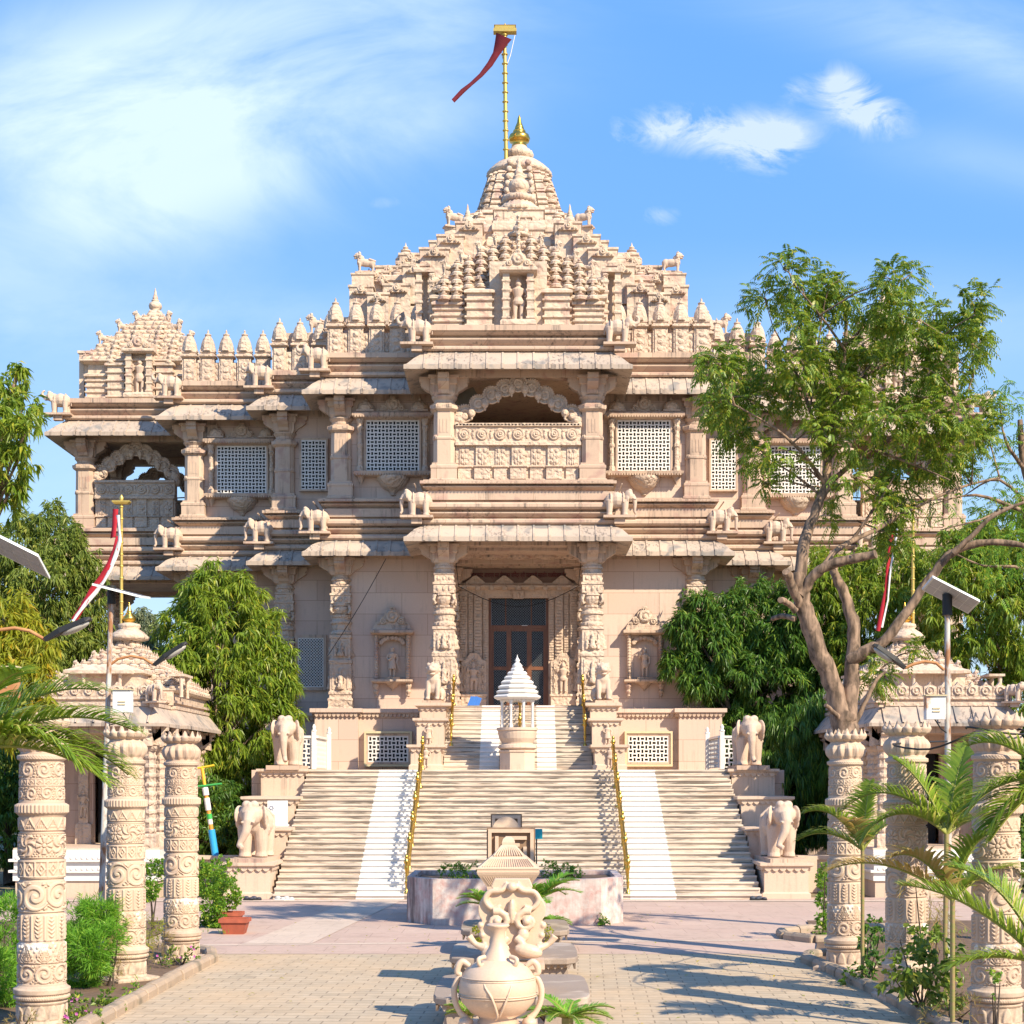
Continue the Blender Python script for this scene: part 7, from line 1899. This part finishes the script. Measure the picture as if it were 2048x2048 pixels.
# second, thinner feathery tree at the picture edge
rg = np.random.RandomState(8); tr = MB(); D2 = 30.5
limb(tr, [W(2140, 1850, D2), W(2130, 1500, D2), W(2110, 1200, D2), W(2080, 1040, D2), W(2050, 940, D2), W(2040, 840, D2)], .22, .05, 10)
for l in ([(2110, 1180), (2040, 1020), (1960, 1040), (1880, 1060)], [(2080, 1040), (2000, 960), (1930, 990)], [(2050, 940), (2010, 880), (2000, 800)], [(2110, 1220), (2050, 1140), (1960, 1130), (1880, 1090)], [(2040, 1020), (1950, 990), (1860, 1010)]): limb(tr, [W(x, y, D2 + random.uniform(-.5, .5)) for x, y in l], .045, .008, 6)
bl = pxb([(2010, 790, 44), (2035, 850, 54), (1995, 870, 34), (2040, 930, 50), (1990, 960, 40), (2030, 1010, 44), (1960, 1030, 34), (2040, 1090, 50), (1910, 1050, 32), (1990, 1110, 44), (1930, 1110, 34), (1880, 1000, 28), (2080, 900, 50), (2090, 1150, 60), (1980, 740, 18), (2000, 1180, 40)], D2, 1.5, 1.2, 9)
C, N0 = shell_points(bl, 75, rg, .2); A = unit(N0 * .7 + unit(rg.normal(size=C.shape)) * .8)
tree_thing('neem_tree', W(2140, 1850, D2), 'thin airy feathery-leaved tree reaching in beside the upright solar lamp', 'tree', None, [pinnate(C, A, rg)], 'hedge', tr)

# drooping-leaf trees ------------------------------------------------------------------
def droop_tree(name, blobs, base, dens, k, L, Wd, mat, label, group=None, seed=1, bark='bark', down=.6, r0=.2, cat='tree', hang=None):
    rg = np.random.RandomState(seed); random.seed(seed); sat = []
    for c, r in blobs:
        for _ in range(5):
            u = unit(rg.normal(size=(1, 3)))[0]; u[2] = abs(u[2]) if rg.rand() < .7 else u[2]; k_ = rg.uniform(.18, .32); sat.append((tuple(np.array(c) + u * np.array(r) * rg.uniform(.95, 1.2)), tuple(np.array(r) * k_ * np.array([1, 1, 1.3]))))
    full_ = blobs + sat
    cr = [whorls(full_, dens, k, L, Wd, .35, rg, down)]
    tr = MB(); b0 = Vector(base); cs = sorted([Vector(c) for c, r in blobs], key=lambda v: v.z); top = cs[-1]
    mid = [b0] + [Vector((lerp(b0.x, top.x, t), lerp(b0.y, top.y, t), lerp(b0.z, top.z, t))) for t in (.25, .5, .75, 1)]
    limb(tr, mid, r0, r0 * .15, 10)
    for c in cs:
        t = max(.12, min(.85, (c.z - b0.z) / max(.1, top.z - b0.z) - .18)); a = mid[0].lerp(mid[-1], t)
        limb(tr, [a, a.lerp(c, .5) + Vector((0, 0, .15)), c], r0 * .35, .012, 6)
    return tree_thing(name, base, label, cat, group, cr, mat, tr, bark)
G_ = 'drooping-leaf trees round the temple'
b1 = pxb([(425, 1150, 30, 0), (405, 1200, 48, 0), (470, 1210, 52, .3), (380, 1260, 60, 0), (450, 1270, 74, -.4), (510, 1270, 58, .4), (360, 1330, 56, .2), (430, 1370, 90, -.5), (515, 1360, 66, .2), (555, 1340, 36, .2), (375, 1440, 74, 0), (465, 1460, 88, -.4), (545, 1440, 48, 0), (400, 1540, 74, 0), (480, 1560, 66, 0), (430, 1630, 70, .2), (360, 1600, 50, 0), (560, 1375, 30, 0), (500, 1490, 56, 0), (500, 1590, 40, 0), (455, 1650, 50, -1), (405, 1660, 50, -2)], 52.5)
droop_tree('drooping_leaf_tree', b1, (W(440, 1700, 52.5).x, 52.5, 0), 95, 12, .34, .030, 'mango', 'round sunlit tree with drooping narrow leaves beside the shaded stairs', G_, 21)
b2 = [(c, (r[0], min(r[1], .75), r[2])) for c, r in pxb([(1372, 1255, 38, 0), (1400, 1205, 28, 0), (1352, 1330, 30, 0), (1425, 1290, 56, 0), (1408, 1360, 46, 0)], 57.35)]
b2 += pxb([(1480, 1230, 60), (1475, 1350, 76), (1560, 1260, 90), (1545, 1370, 96), (1500, 1440, 56), (1540, 1480, 84), (1620, 1370, 90), (1640, 1270, 80), (1600, 1480, 88)], 58.4, .3)
droop_tree('drooping_leaf_tree', b2, (W(1545, 1700, 58.2).x, 58.2, 0), 100, 12, .34, .032, 'weep', 'dense dark tree spreading over the plinth behind the upper neem-side elephant', G_, 22, 'darkbark')
b3 = pxb([(1640, 1440, 60), (1600, 1530, 70), (1655, 1540, 60), (1560, 1570, 60), (1620, 1620, 60), (1545, 1640, 36), (1660, 1640, 50), (1700, 1500, 60), (1585, 1450, 50)], 51.5)
droop_tree('weeping_tree', b3, (W(1590, 1700, 51.5).x, 51.5, 0), 120, 12, .36, .022, 'weep', 'dark weeping tree with hanging streamers beside the lower neem-side elephant', None, 23, 'darkbark', 1.5)
b12 = pxb([(420, 1600, 50), (470, 1640, 40), (440, 1690, 44), (500, 1660, 30), (395, 1680, 40), (480, 1700, 30)], 49.3)
droop_tree('broad_tree', b12, (W(440, 1730, 49.3).x, 49.3, 0), 110, 9, .2, .03, 'weep', 'dark undergrowth tree behind the round hedge and painted pole', None, 32, 'darkbark')
b13 = pxb([(1505, 1580, 40), (1530, 1640, 44), (1510, 1690, 36), (1560, 1690, 44), (1495, 1640, 26)], 51.0)
droop_tree('broad_tree', b13, (W(1520, 1730, 51).x, 51, 0), 110, 9, .2, .03, 'weep', 'dark low tree directly behind the lower neem-side elephant', None, 33, 'darkbark')
b4 = pxb([(1700, 1170, 70), (1770, 1150, 70), (1740, 1230, 90), (1830, 1200, 80), (1800, 1290, 70), (1700, 1290, 70), (1870, 1160, 60), (1640, 1170, 50)], 57.5)
droop_tree('drooping_leaf_tree', b4, (W(1760, 1690, 57.5).x, 57.5, 0), 70, 11, .32, .03, 'mango', 'bright tree seen between the forks of the neem trunk', G_, 24)
b5 = pxb([(1960, 1160, 80), (2030, 1130, 80), (1940, 1240, 80), (2010, 1230, 100), (2060, 1290, 90), (1970, 1320, 80), (2030, 1390, 80), (1900, 1190, 50), (2040, 1480, 80), (1930, 1090, 46), (2020, 1060, 60), (2060, 1560, 80), (2090, 1150, 90)], 53.5)
droop_tree('drooping_leaf_tree', b5, (W(2010, 1700, 53.5).x, 53.5, 0), 70, 11, .32, .03, 'mango', 'bright broad tree behind the upright solar lamp and shrine', G_, 25)
b6 = pxb([(95, 1075, 60), (45, 1100, 70), (140, 1120, 56), (90, 1170, 90), (170, 1195, 40), (30, 1220, 90), (130, 1260, 80), (60, 1330, 100), (170, 1330, 50), (190, 1250, 30), (20, 1440, 100), (-40, 1150, 90), (-40, 1300, 110), (110, 1400, 70)], 57.5)
droop_tree('broad_tree', b6, (W(60, 1690, 57.5).x, 57.5, 0), 80, 10, .30, .032, 'backleaf', 'tall muted green tree rising past the corner pavilion behind the golden flagpole', None, 26)
b7 = pxb([(10, 1230, 46), (40, 1290, 50), (0, 1330, 60), (50, 1370, 50), (15, 1420, 60), (70, 1430, 40), (-50, 1300, 70), (90, 1300, 26)], 34)
droop_tree('drooping_leaf_tree', b7, (W(-90, 1900, 34).x, 34, 0), 110, 11, .26, .028, 'yellowleaf', 'yellow-green leafy tree behind the rusted brown lamp box', G_, 27)
b8 = pxb([(20, 775, 26), (48, 815, 30), (10, 850, 44), (55, 860, 26), (20, 930, 44), (45, 905, 24), (5, 1000, 34), (-60, 850, 90), (-60, 950, 80), (28, 965, 24), (35, 740, 10)], 27)
droop_tree('drooping_leaf_tree', b8, (W(-220, 1900, 27).x, 27, 0), 60, 10, .20, .026, 'mango', 'branch tips of a tree poking into the sky above the rusted lamp', G_, 28)
b9 = pxb([(285, 1245, 26), (270, 1280, 36), (310, 1290, 34), (290, 1330, 40), (330, 1320, 30)], 88)
droop_tree('broad_tree', b9, (W(290, 1670, 88).x, 88, 0), 90, 8, .35, .05, 'greyleaf', 'distant grey-green tree seen under the open corner pavilion', None, 29)
b10 = pxb([(10, 1540, 70), (60, 1620, 70), (0, 1680, 80), (110, 1560, 50), (-70, 1600, 110)], 49)
droop_tree('broad_tree', b10, (W(20, 1760, 49).x, 49, 0), 90, 9, .24, .035, 'weep', 'shady dark tree beside the side shrine below the palm frond', None, 30, 'darkbark')
b11 = pxb([(2050, 1620, 60), (2100, 1540, 90), (2070, 1700, 70), (2030, 1530, 40)], 46)
droop_tree('broad_tree', b11, (W(2080, 1790, 46).x, 46, 0), 90, 9, .24, .035, 'weep', 'shady dark tree at the far side of the neem-side shrine', None, 31, 'darkbark')
# trees along the horizon on both sides, far off
far = []
for i in range(46):
    x = random.uniform(-150, 150); 
    if abs(x) < 24: x = math.copysign(24 + random.random() * 30, x)
    far.append(((x, random.uniform(100, 150), random.uniform(2, 5)), (random.uniform(4, 8), 5, random.uniform(3, 6))))
rg = np.random.RandomState(77); V_, f_ = whorls(far, 9, 9, 1.0, .16, .3, rg); q = MB(); q.add(V_, f_); tag(q.build('distant_woods', M['backleaf']), 'belt of distant trees beyond the temple grounds', 'trees', None, 'stuff')

# palms ---------------------------------------------------------------------------------
def frond(start, d0, length, sag, n=34, leaf=.42, w=.017, lift=.5, seed=0, twist=0.0, dropl=.75):
    n = int(n * 1.45); leaf *= 1.12
    rg = np.random.RandomState(seed); d0 = Vector(d0).normalized(); pts = []
    p = Vector(start); d = d0.copy(); N = 16
    for i in range(N + 1):
        pts.append(p.copy()); p = p + d * length / N; d = (d + Vector((0, 0, -1)) * sag / N * (.5 + i / N)).normalized()
    st = MB(); st.tube(pts, [.022 * (1 - .85 * i / N) + .003 for i in range(N + 1)], 6)
    Vs = []; Fs = []; off = 0
    for i in range(n):
        t = .12 + .88 * i / (n - 1); k = t * N; a = pts[min(int(k), N - 1)].lerp(pts[min(int(k) + 1, N)], k - int(k)); tg = (pts[min(int(k) + 1, N)] - pts[max(int(k) - 1, 0)]).normalized()
        sd = tg.cross(Vector((0, 0, 1))); sd = sd.normalized() if sd.length > .05 else Vector((1, 0, 0)); up = sd.cross(tg)
        ll = leaf * (math.sin(math.pi * min(1, t * .85 + .12)) ** .6) * rg.uniform(.85, 1.1)
        for s in (-1, 1):
            dd = (sd * s * .8 + tg * (.55 + .5 * t) + up * lift + Vector(rg.normal(size=3)) * .07).normalized(); q = a.copy(); ws = Vector(dd.cross(up)).normalized(); rows = []
            for j in range(5):
                wj = w * (.6, 1, .9, .6, .05)[j]; rows.append((q + ws * wj, q - ws * wj)); q = q + dd * ll / 4; dd = (dd + Vector((0, 0, -1)) * dropl * .32).normalized()
            v = [tuple(x) for r_ in rows for x in r_]; Vs.append(np.array(v)); Fs.append(np.array([(2 * j, 2 * j + 1, 2 * j + 3, 2 * j + 2) for j in range(4)]) + off); off += 10
    return (np.concatenate(Vs), np.concatenate(Fs)), st
def palm(name, base, fronds, label, trunk=None, group='garden palms', stem_r=.032):
    B = Vector(base); e = tag(empty(name, B), label, 'palm', group); inv = Matrix.Translation(-B)
    for i, (st, d0, L, sag, mt, kw) in enumerate(fronds):
        (V, f), s_ = frond(st, d0, L, sag, seed=i + 3, **kw); q = MB(); q.add(V, f); o = q.build('frond', M[mt], e); o.matrix_parent_inverse = inv
        o2 = s_.build('stalk', M['rachis'], o); 
    if trunk: q = MB(); q.tube(trunk, stem_r, 10); o = q.build('trunk', M['palmstem'], e); o.matrix_parent_inverse = inv
    return e
c = W(-75, 1500, 15.5)
palm('garden_palm', (c.x, 15.5, 0), [(c, (1, .1, .55), 1.75, 1.1, 'palm', dict(leaf=.55, n=40)), (c, (1, -.15, .15), 1.55, 1.0, 'palm', dict(leaf=.6, n=40)), (c, (.9, .3, 1.0), 1.5, 1.2, 'palm', dict(leaf=.55)), (c, (1, .1, .32), 1.7, 1.3, 'palm', dict(leaf=.6, n=44)), (c, (1, -.3, .45), 1.4, 1.5, 'palm', dict(leaf=.6, n=40)), (c, (.5, -.4, .9), 1.3, 1.2, 'palm', {}), (c, (-.8, .2, .8), 1.5, 1.2, 'palm', {}), (c, (-.2, -.9, .6), 1.4, 1.2, 'palm', {}), (c, (.3, .9, .7), 1.4, 1.2, 'palm', {})],
     'big palm whose frond hangs over the carved column by the rusted lamp', [(c.x, 15.5, 0), (c.x + .03, 15.5, 1.6), tuple(c)])
c = W(1893, 1668, 22.4); g0 = Vector((c.x, 22.4, 0))
palm('garden_palm', g0, [(c, (-.75, .1, 1.0), 1.75, 2.3, 'palm', dict(leaf=.52, n=46)), (c, (-.95, -.2, .8), 1.5, 2.3, 'palm', dict(leaf=.46, n=40)), (c, (.22, .25, 1.0), 1.45, 1.0, 'palm', dict(leaf=.38)), (c, (.45, -.2, .9), 1.3, 2.0, 'palm', dict(leaf=.42)), (c, (-.35, .2, 1.0), 1.35, 1.2, 'palm', dict(leaf=.42)), (c, (.5, .1, 1.0), 1.2, 1.3, 'palm', dict(leaf=.40)), (c, (.9, .3, .6), 1.2, 1.3, 'palm', {}), (c, (.1, .9, .6), 1.1, 1.2, 'palm', {})],
     'garden palm arching over the two carved columns under the upright lamp', [tuple(g0), (c.x - .02, 22.4, 1.0), tuple(c)])
c = W(1725, 1700, 24.9); g0 = Vector((c.x, 24.9, 0))
palm('garden_palm', g0, [(c, (-.55, -.1, 1.0), 1.25, 1.9, 'palm', dict(leaf=.36, n=30)), (c, (.1, .1, 1.0), 1.1, .9, 'palm', dict(leaf=.34, n=30)), (c, (-.9, .2, .7), 1.1, 1.5, 'palm', dict(leaf=.34, n=28)), (c, (.6, .2, .8), 1.1, 1.5, 'palm', dict(leaf=.34, n=28)), (c, (-.3, -.5, .9), .9, 1.5, 'drypalm', dict(leaf=.3, n=26))],
     'small slender palm growing between two carved columns near the neem trunk', [tuple(g0), tuple(c)], stem_r=.03)
c = W(1905, 1800, 20.0); g0 = Vector((c.x, 20.0, 0))
palm('garden_palm', g0, [(c, (-1.0, -.1, .75), 1.75, 1.2, 'drypalm', dict(leaf=.42, n=36)), (c, (-.5, -.2, .9), 1.2, 1.8, 'drypalm', dict(leaf=.4)), (c, (.2, -.2, 1.), 1.0, 1.5, 'palm', dict(leaf=.4)), (c, (.6, .1, .6), 1.1, 1.5, 'palm', {})],
     'low palm with a yellowed frond sweeping over the shrub bed', [tuple(g0), tuple(c)])
c = W(2090, 1930, 16.5); g0 = Vector((c.x, 16.5, 0))
palm('garden_palm', g0, [(c, (-1.0, .1, 1.0), 1.75, .9, 'palm', dict(leaf=.36, n=44, dropl=.3)), (c, (-.5, .3, 1.3), 1.5, 1.6, 'palm', dict(leaf=.38)), (c, (-1.0, -.1, .3), 1.1, .9, 'palm', dict(leaf=.34)), (c, (.7, .1, .8), 1.2, 1.4, 'palm', {})],
     'palm at the picture edge with a straight green frond before the biggest column', [tuple(g0), tuple(c)])
c = W(2095, 1560, 19.0); g0 = Vector((c.x, 19.0, 0))
palm('garden_palm', g0, [(c, (-.7, .1, .9), 1.1, 1.6, 'palm', dict(leaf=.5, n=34)), (c, (-.9, -.1, .1), 1.1, 1.4, 'palm', dict(leaf=.5)), (c, (-.3, -.1, -.1), 1.0, 1.0, 'palm', dict(leaf=.5)), (c, (.3, .1, 1.1), 1.2, 1.0, 'palm', {}), (c, (-.6, .1, -.5), 1.0, .6, 'palm', dict(leaf=.45))],
     'tall palm fan beside the lotus top of the cable-wound column', [tuple(g0), tuple(c)])
# cycads -------------------------------------------------------------------------------
def cycad(px, py, d, size, label, n=14, tilt=.7):
    c = W(px, py, d); rr = random.Random(int(px)); fr = []
    for i in range(n):
        a = 2 * math.pi * i / n + rr.uniform(-.2, .2); fr.append((c, (math.cos(a), math.sin(a), rr.uniform(.35, 1.2) * tilt), size * rr.uniform(.8, 1.1), 1.0, 'needle' if i % 4 else 'hedge', dict(leaf=size * .22, n=26, w=.010 * size + .003, lift=.25, dropl=.1)))
    palm('cycad', (c.x, d, max(.05, c.z - .3)), fr, label, [(c.x, d, max(.0, c.z - .35)), tuple(c)], 'cycads in the centre row', .07)
cycad(1075, 1800, 30.0, 1.0, 'large dark cycad spreading beside the throne sculpture', 16, .9)
cycad(975, 1812, 30.0, .7, 'small cycad half hidden behind the fish sculpture', 12, .8)
cycad(1135, 2035, 18.0, .55, 'low cycad on the palm-side bench nearest the vase', 14, .7)
cycad(935, 2030, 18.2, .36, 'little cycad tuft by the vase handle on the pot side', 12, .8)
cycad(1095, 1845, 31.5, .6, 'small cycad at the foot of the planter beside the benches', 10, .5)

# shrubs, hedges, weeds -----------------------------------------------------------------
def bush(name, blobs, dens, k, L, Wd, mat, label, cat='shrub', group=None, seed=0, down=-.2, droop=.1, stems=True, flowers=None):
    rg = np.random.RandomState(seed); C, N0 = shell_points(blobs, dens, rg, .35); C = np.repeat(C, k, 0); N0 = np.repeat(N0, k, 0)
    D_ = unit(N0 * .8 + unit(rg.normal(size=C.shape)) * .8 + np.array([0, 0, -down])); C = C + unit(rg.normal(size=C.shape)) * L * .3; C[:, 2] = np.maximum(C[:, 2], .06)
    V, f = quads(C, D_, sides(D_, 1.5, rg), L * rg.uniform(.6, 1.2, len(C)), Wd * rg.uniform(.7, 1.2, len(C)), droop); cs = [Vector(c) for c, r in blobs]
    b0 = Vector((sum(c.x for c in cs) / len(cs), sum(c.y for c in cs) / len(cs), .03)); e = tag(empty(name, b0), label, cat, group); inv = Matrix.Translation(-b0)
    q = MB(); q.add(V, f); o = q.build('foliage', M[mat], e); o.matrix_parent_inverse = inv
    if stems:
        q = MB()
        for c in cs: q.tube([b0 + Vector((random.uniform(-.08, .08), 0, 0)), b0.lerp(c, .5), c], [.02, .014, .006], 5)
        o = q.build('stem', M['darkbark'], e); o.matrix_parent_inverse = inv
    if flowers:
        q = MB(); n = flowers; ii = rg.choice(len(C), n); cc = C[ii] + np.array([0, -.03, .03]); a = rg.uniform(0, 6.28, n)
        for j in range(5):
            t = a + j * 1.2566; D2_ = np.stack([np.cos(t), np.full(n, -.5), np.sin(t)], 1); V, f = quads(cc, unit(D2_), unit(np.stack([-np.sin(t), np.zeros(n), np.cos(t)], 1)), .03, .012, .1); q.add(V, f)
        o = q.build('blossom', M['flower'], e); o.matrix_parent_inverse = inv
    return e
GH = 'clipped hedges and bushes'
bush('hedge_bush', pxb([(425, 1760, 40), (455, 1790, 28), (420, 1800, 34), (405, 1740, 22), (440, 1850, 22), (455, 1745, 22), (410, 1850, 22)], 34.5), 800, 7, .075, .02, 'hedge', 'bright rounded leafy bush beside the terracotta pots', 'bush', GH, 1)
bush('hedge_bush', pxb([(300, 1750, 28), (318, 1735, 18), (300, 1780, 20)], 33.5), 800, 7, .075, .02, 'hedge', 'small leafy bush seen between the second and third columns', 'bush', GH, 2)
bush('hedge_bush', pxb([(1648, 1760, 20), (1652, 1800, 20), (1646, 1840, 16), (1650, 1735, 12), (1640, 1865, 10)], 31.5), 1000, 7, .06, .018, 'hedge', 'narrow upright bush by the first neem-side column', 'bush', GH, 3)
bush('needle_bush', pxb([(165, 1850, 44), (200, 1830, 40), (150, 1900, 44), (185, 1905, 46), (160, 1955, 40), (215, 1880, 34)], 24.5), 900, 9, .15, .008, 'needle', 'soft round needle-leaved bush between the two nearest columns', 'bush', 'soft needle bushes', 4)
bush('needle_bush', pxb([(10, 1840, 50), (0, 1900, 50), (20, 1970, 48), (-20, 1950, 60)], 22.5), 900, 9, .15, .008, 'needle', 'soft needle-leaved bush at the outer edge by the nearest column', 'bush', 'soft needle bushes', 5)
bush('needle_bush', pxb([(290, 1830, 24), (300, 1860, 26), (285, 1880, 22)], 27.0), 260, 6, .13, .006, 'yellowleaf', 'sparse yellow-green bush behind the third column', 'bush', 'soft needle bushes', 6)
GP = 'low flowering plants along the kerb'
bush('flowering_plant', pxb([(345, 1912, 18), (365, 1915, 16), (385, 1905, 14), (330, 1925, 14)], 27.2), 420, 4, .07, .018, 'broad', 'low plant with pink flowers before the third column', 'plant', GP, 7, flowers=7)
bush('flowering_plant', pxb([(150, 2010, 26), (120, 2040, 26), (180, 2035, 24), (150, 2060, 30)], 20.8), 380, 4, .08, .022, 'broad', 'tangled plant with pink flowers at the foot of the nearest column', 'plant', GP, 8, flowers=16)
bush('flowering_plant', pxb([(270, 1985, 20), (290, 2000, 18), (250, 2000, 16)], 23.5), 420, 4, .07, .016, 'hedge', 'low green plant with tiny white flowers by the kerb', 'plant', GP, 9)
bush('flowering_plant', pxb([(215, 2000, 20), (200, 2025, 22), (230, 2040, 16)], 22.0), 380, 4, .09, .024, 'broad', 'leafy seedling plant between the nearest column and the kerb', 'plant', GP, 10)
GW = 'dry reddish weeds'
for i, (a, lb) in enumerate((([(225, 1905, 30), (215, 1940, 26), (235, 1880, 18)], 'dry reddish weed in front of the second column'), ([(325, 1880, 22), (330, 1860, 16), (315, 1905, 18)], 'dry reddish weed before the third column'), ([(40, 2000, 26), (30, 2030, 30), (60, 2035, 18)], 'dry pale weed at the base of the nearest column'))):
    bush('dry_weed', pxb(a, (24.2, 26.9, 19.8)[i]), 240, 6, .10, .005, 'dryweed', lb, 'weed', GW, 11 + i, down=-.5)
bush('broad_leaf_shrub', pxb([(1800, 1880, 30), (1850, 1870, 34), (1880, 1900, 36), (1820, 1930, 44), (1870, 1950, 44), (1830, 1990, 40), (1890, 2000, 36), (1790, 1960, 26)], 21.4), 130, 5, .13, .042, 'broad', 'large broad-leaved shrub between the two nearest neem-side columns', 'shrub', 'garden shrubs', 15, droop=.3)
bush('broad_leaf_shrub', pxb([(1745, 1850, 20), (1735, 1890, 22), (1755, 1920, 24), (1725, 1940, 24), (1760, 1870, 16), (1700, 1960, 20)], 25.0), 170, 5, .10, .034, 'weep', 'dark leafy shrub between the first and second neem-side columns', 'shrub', 'garden shrubs', 16, droop=.3)
bush('broad_leaf_shrub', pxb([(1620, 1912, 8), (1612, 1922, 9), (1635, 1925, 8)], 27.6), 500, 5, .06, .012, 'weep', 'tiny dark plant at the kerb corner', 'shrub', 'garden shrubs', 17)
bush('broad_leaf_shrub', pxb([(1990, 1950, 14), (2000, 1965, 14), (1985, 1990, 10)], 18.6), 260, 5, .08, .028, 'hedge', 'young leafy sapling in front of the cable-wound column', 'shrub', 'garden shrubs', 18)
bush('dry_weed', pxb([(1900, 2010, 30), (1860, 2030, 30), (1940, 2020, 26)], 20.2), 200, 6, .12, .006, 'dryweed', 'tangle of dry twigs under the broad-leaved shrub', 'weed', GW, 19)
bush('dry_weed', pxb([(1850, 1800, 40), (1880, 1850, 40), (1830, 1760, 26)], 22.8), 200, 6, .22, .005, 'dryweed', 'dry feathery stalks behind the broad-leaved shrub', 'weed', GW, 20, down=.5)
for i, (a, d, lb) in enumerate((([(890, 1745, 16), (915, 1742, 18), (945, 1745, 20), (930, 1750, 20), (965, 1745, 16)], 36.6, 'low clipped bush on the pot side of the planter'), ([(1100, 1740, 20), (1130, 1745, 20), (1150, 1748, 16), (1165, 1750, 12)], 36.9, 'low bush on the neem-side end of the planter'), ([(1205, 1835, 8), (1208, 1848, 9), (1202, 1858, 7)], 34.9, 'little plant sprouting at the foot of the planter wall'),
                      ([(957, 1860, 12), (952, 1885, 14), (955, 1905, 12)], 27.5, 'yellow-green plant between the pot-side benches'), ([(1092, 1862, 12), (1096, 1890, 13), (1094, 1910, 11)], 27.5, 'yellow-green plant between the palm-side benches'), ([(918, 1975, 8), (925, 1985, 8)], 19.7, 'tiny sprig on the nearest pot-side bench'))):
    bush('small_bush', pxb(a, d, .3), 600 if i < 2 else 900, 5, .07 if i < 2 else .05, .016, ('hedge', 'hedge', 'hedge', 'yellowleaf', 'yellowleaf', 'hedge')[i], lb, 'bush', 'small bushes in the centre row', 40 + i)
# ground cover in the beds, fallen leaves on the paving
rg = np.random.RandomState(91); n = 9000
x = rg.uniform(5.9, 15, n) * rg.choice([-1, 1], n); y = rg.uniform(14, 34, n); k = np.where(rg.rand(n) < .55, 1, 0); P_ = np.stack([x, y, np.full(n, .04)], 1)[(np.sin(x * 2.1) + np.cos(y * 1.7) + rg.normal(size=n) * .4) > .1]
D_ = unit(np.stack([rg.normal(size=len(P_)) * .4, rg.normal(size=len(P_)) * .4, np.ones(len(P_))], 1)); V_, f_ = quads(P_, D_, sides(D_, 1, rg), rg.uniform(.08, .22, len(P_)), .008, .3); q = MB(); q.add(V_, f_); tag(q.build('grass', M['hedge']), 'thin grass and weeds on the garden soil', 'grass', None, 'stuff')
n = 160; x = rg.uniform(-5, 5, n); y = rg.uniform(18, 42, n); P_ = np.stack([x, y, np.full(n, .03)], 1); D_ = unit(np.stack([rg.normal(size=n), rg.normal(size=n), np.full(n, .12)], 1)); V_, f_ = quads(P_, D_, unit(np.cross(D_, [0, 0, 1.0])), rg.uniform(.05, .10, n), .02, .02); q = MB(); q.add(V_, f_); tag(q.build('fallen_leaves', M['yellowleaf']), 'scattered yellow leaves on the pink forecourt', 'leaves', None, 'stuff')
# cable wound round the lotus column
q = MB(); cx_, cy_ = 6.2, 20.3
q.tube([(cx_ + .37 * math.cos(a), cy_ + .37 * math.sin(a), 3.84 + .05 * math.sin(a * 1.5)) for a in np.linspace(-3.6, 1.2, 20)] , .014, 5)
stube(q, [(cx_ - .33, cy_ - .2, 3.82), (cx_ - .7, cy_ + .6, 3.62), (cx_ - .85, cy_ + 2, 3.72), (WX(1894, 25.9), 25.9, 3.85)], .014, 5); stube(q, [(cx_ - .1, cy_ - .36, 3.84), (cx_ + .25, cy_ - .40, 3.55), (cx_ + .9, cy_ - .2, 3.45)], .012, 5)
tag(q.build('cable', M['cable']), 'black cable wound round the column top and strung to the lamp post', 'cable')
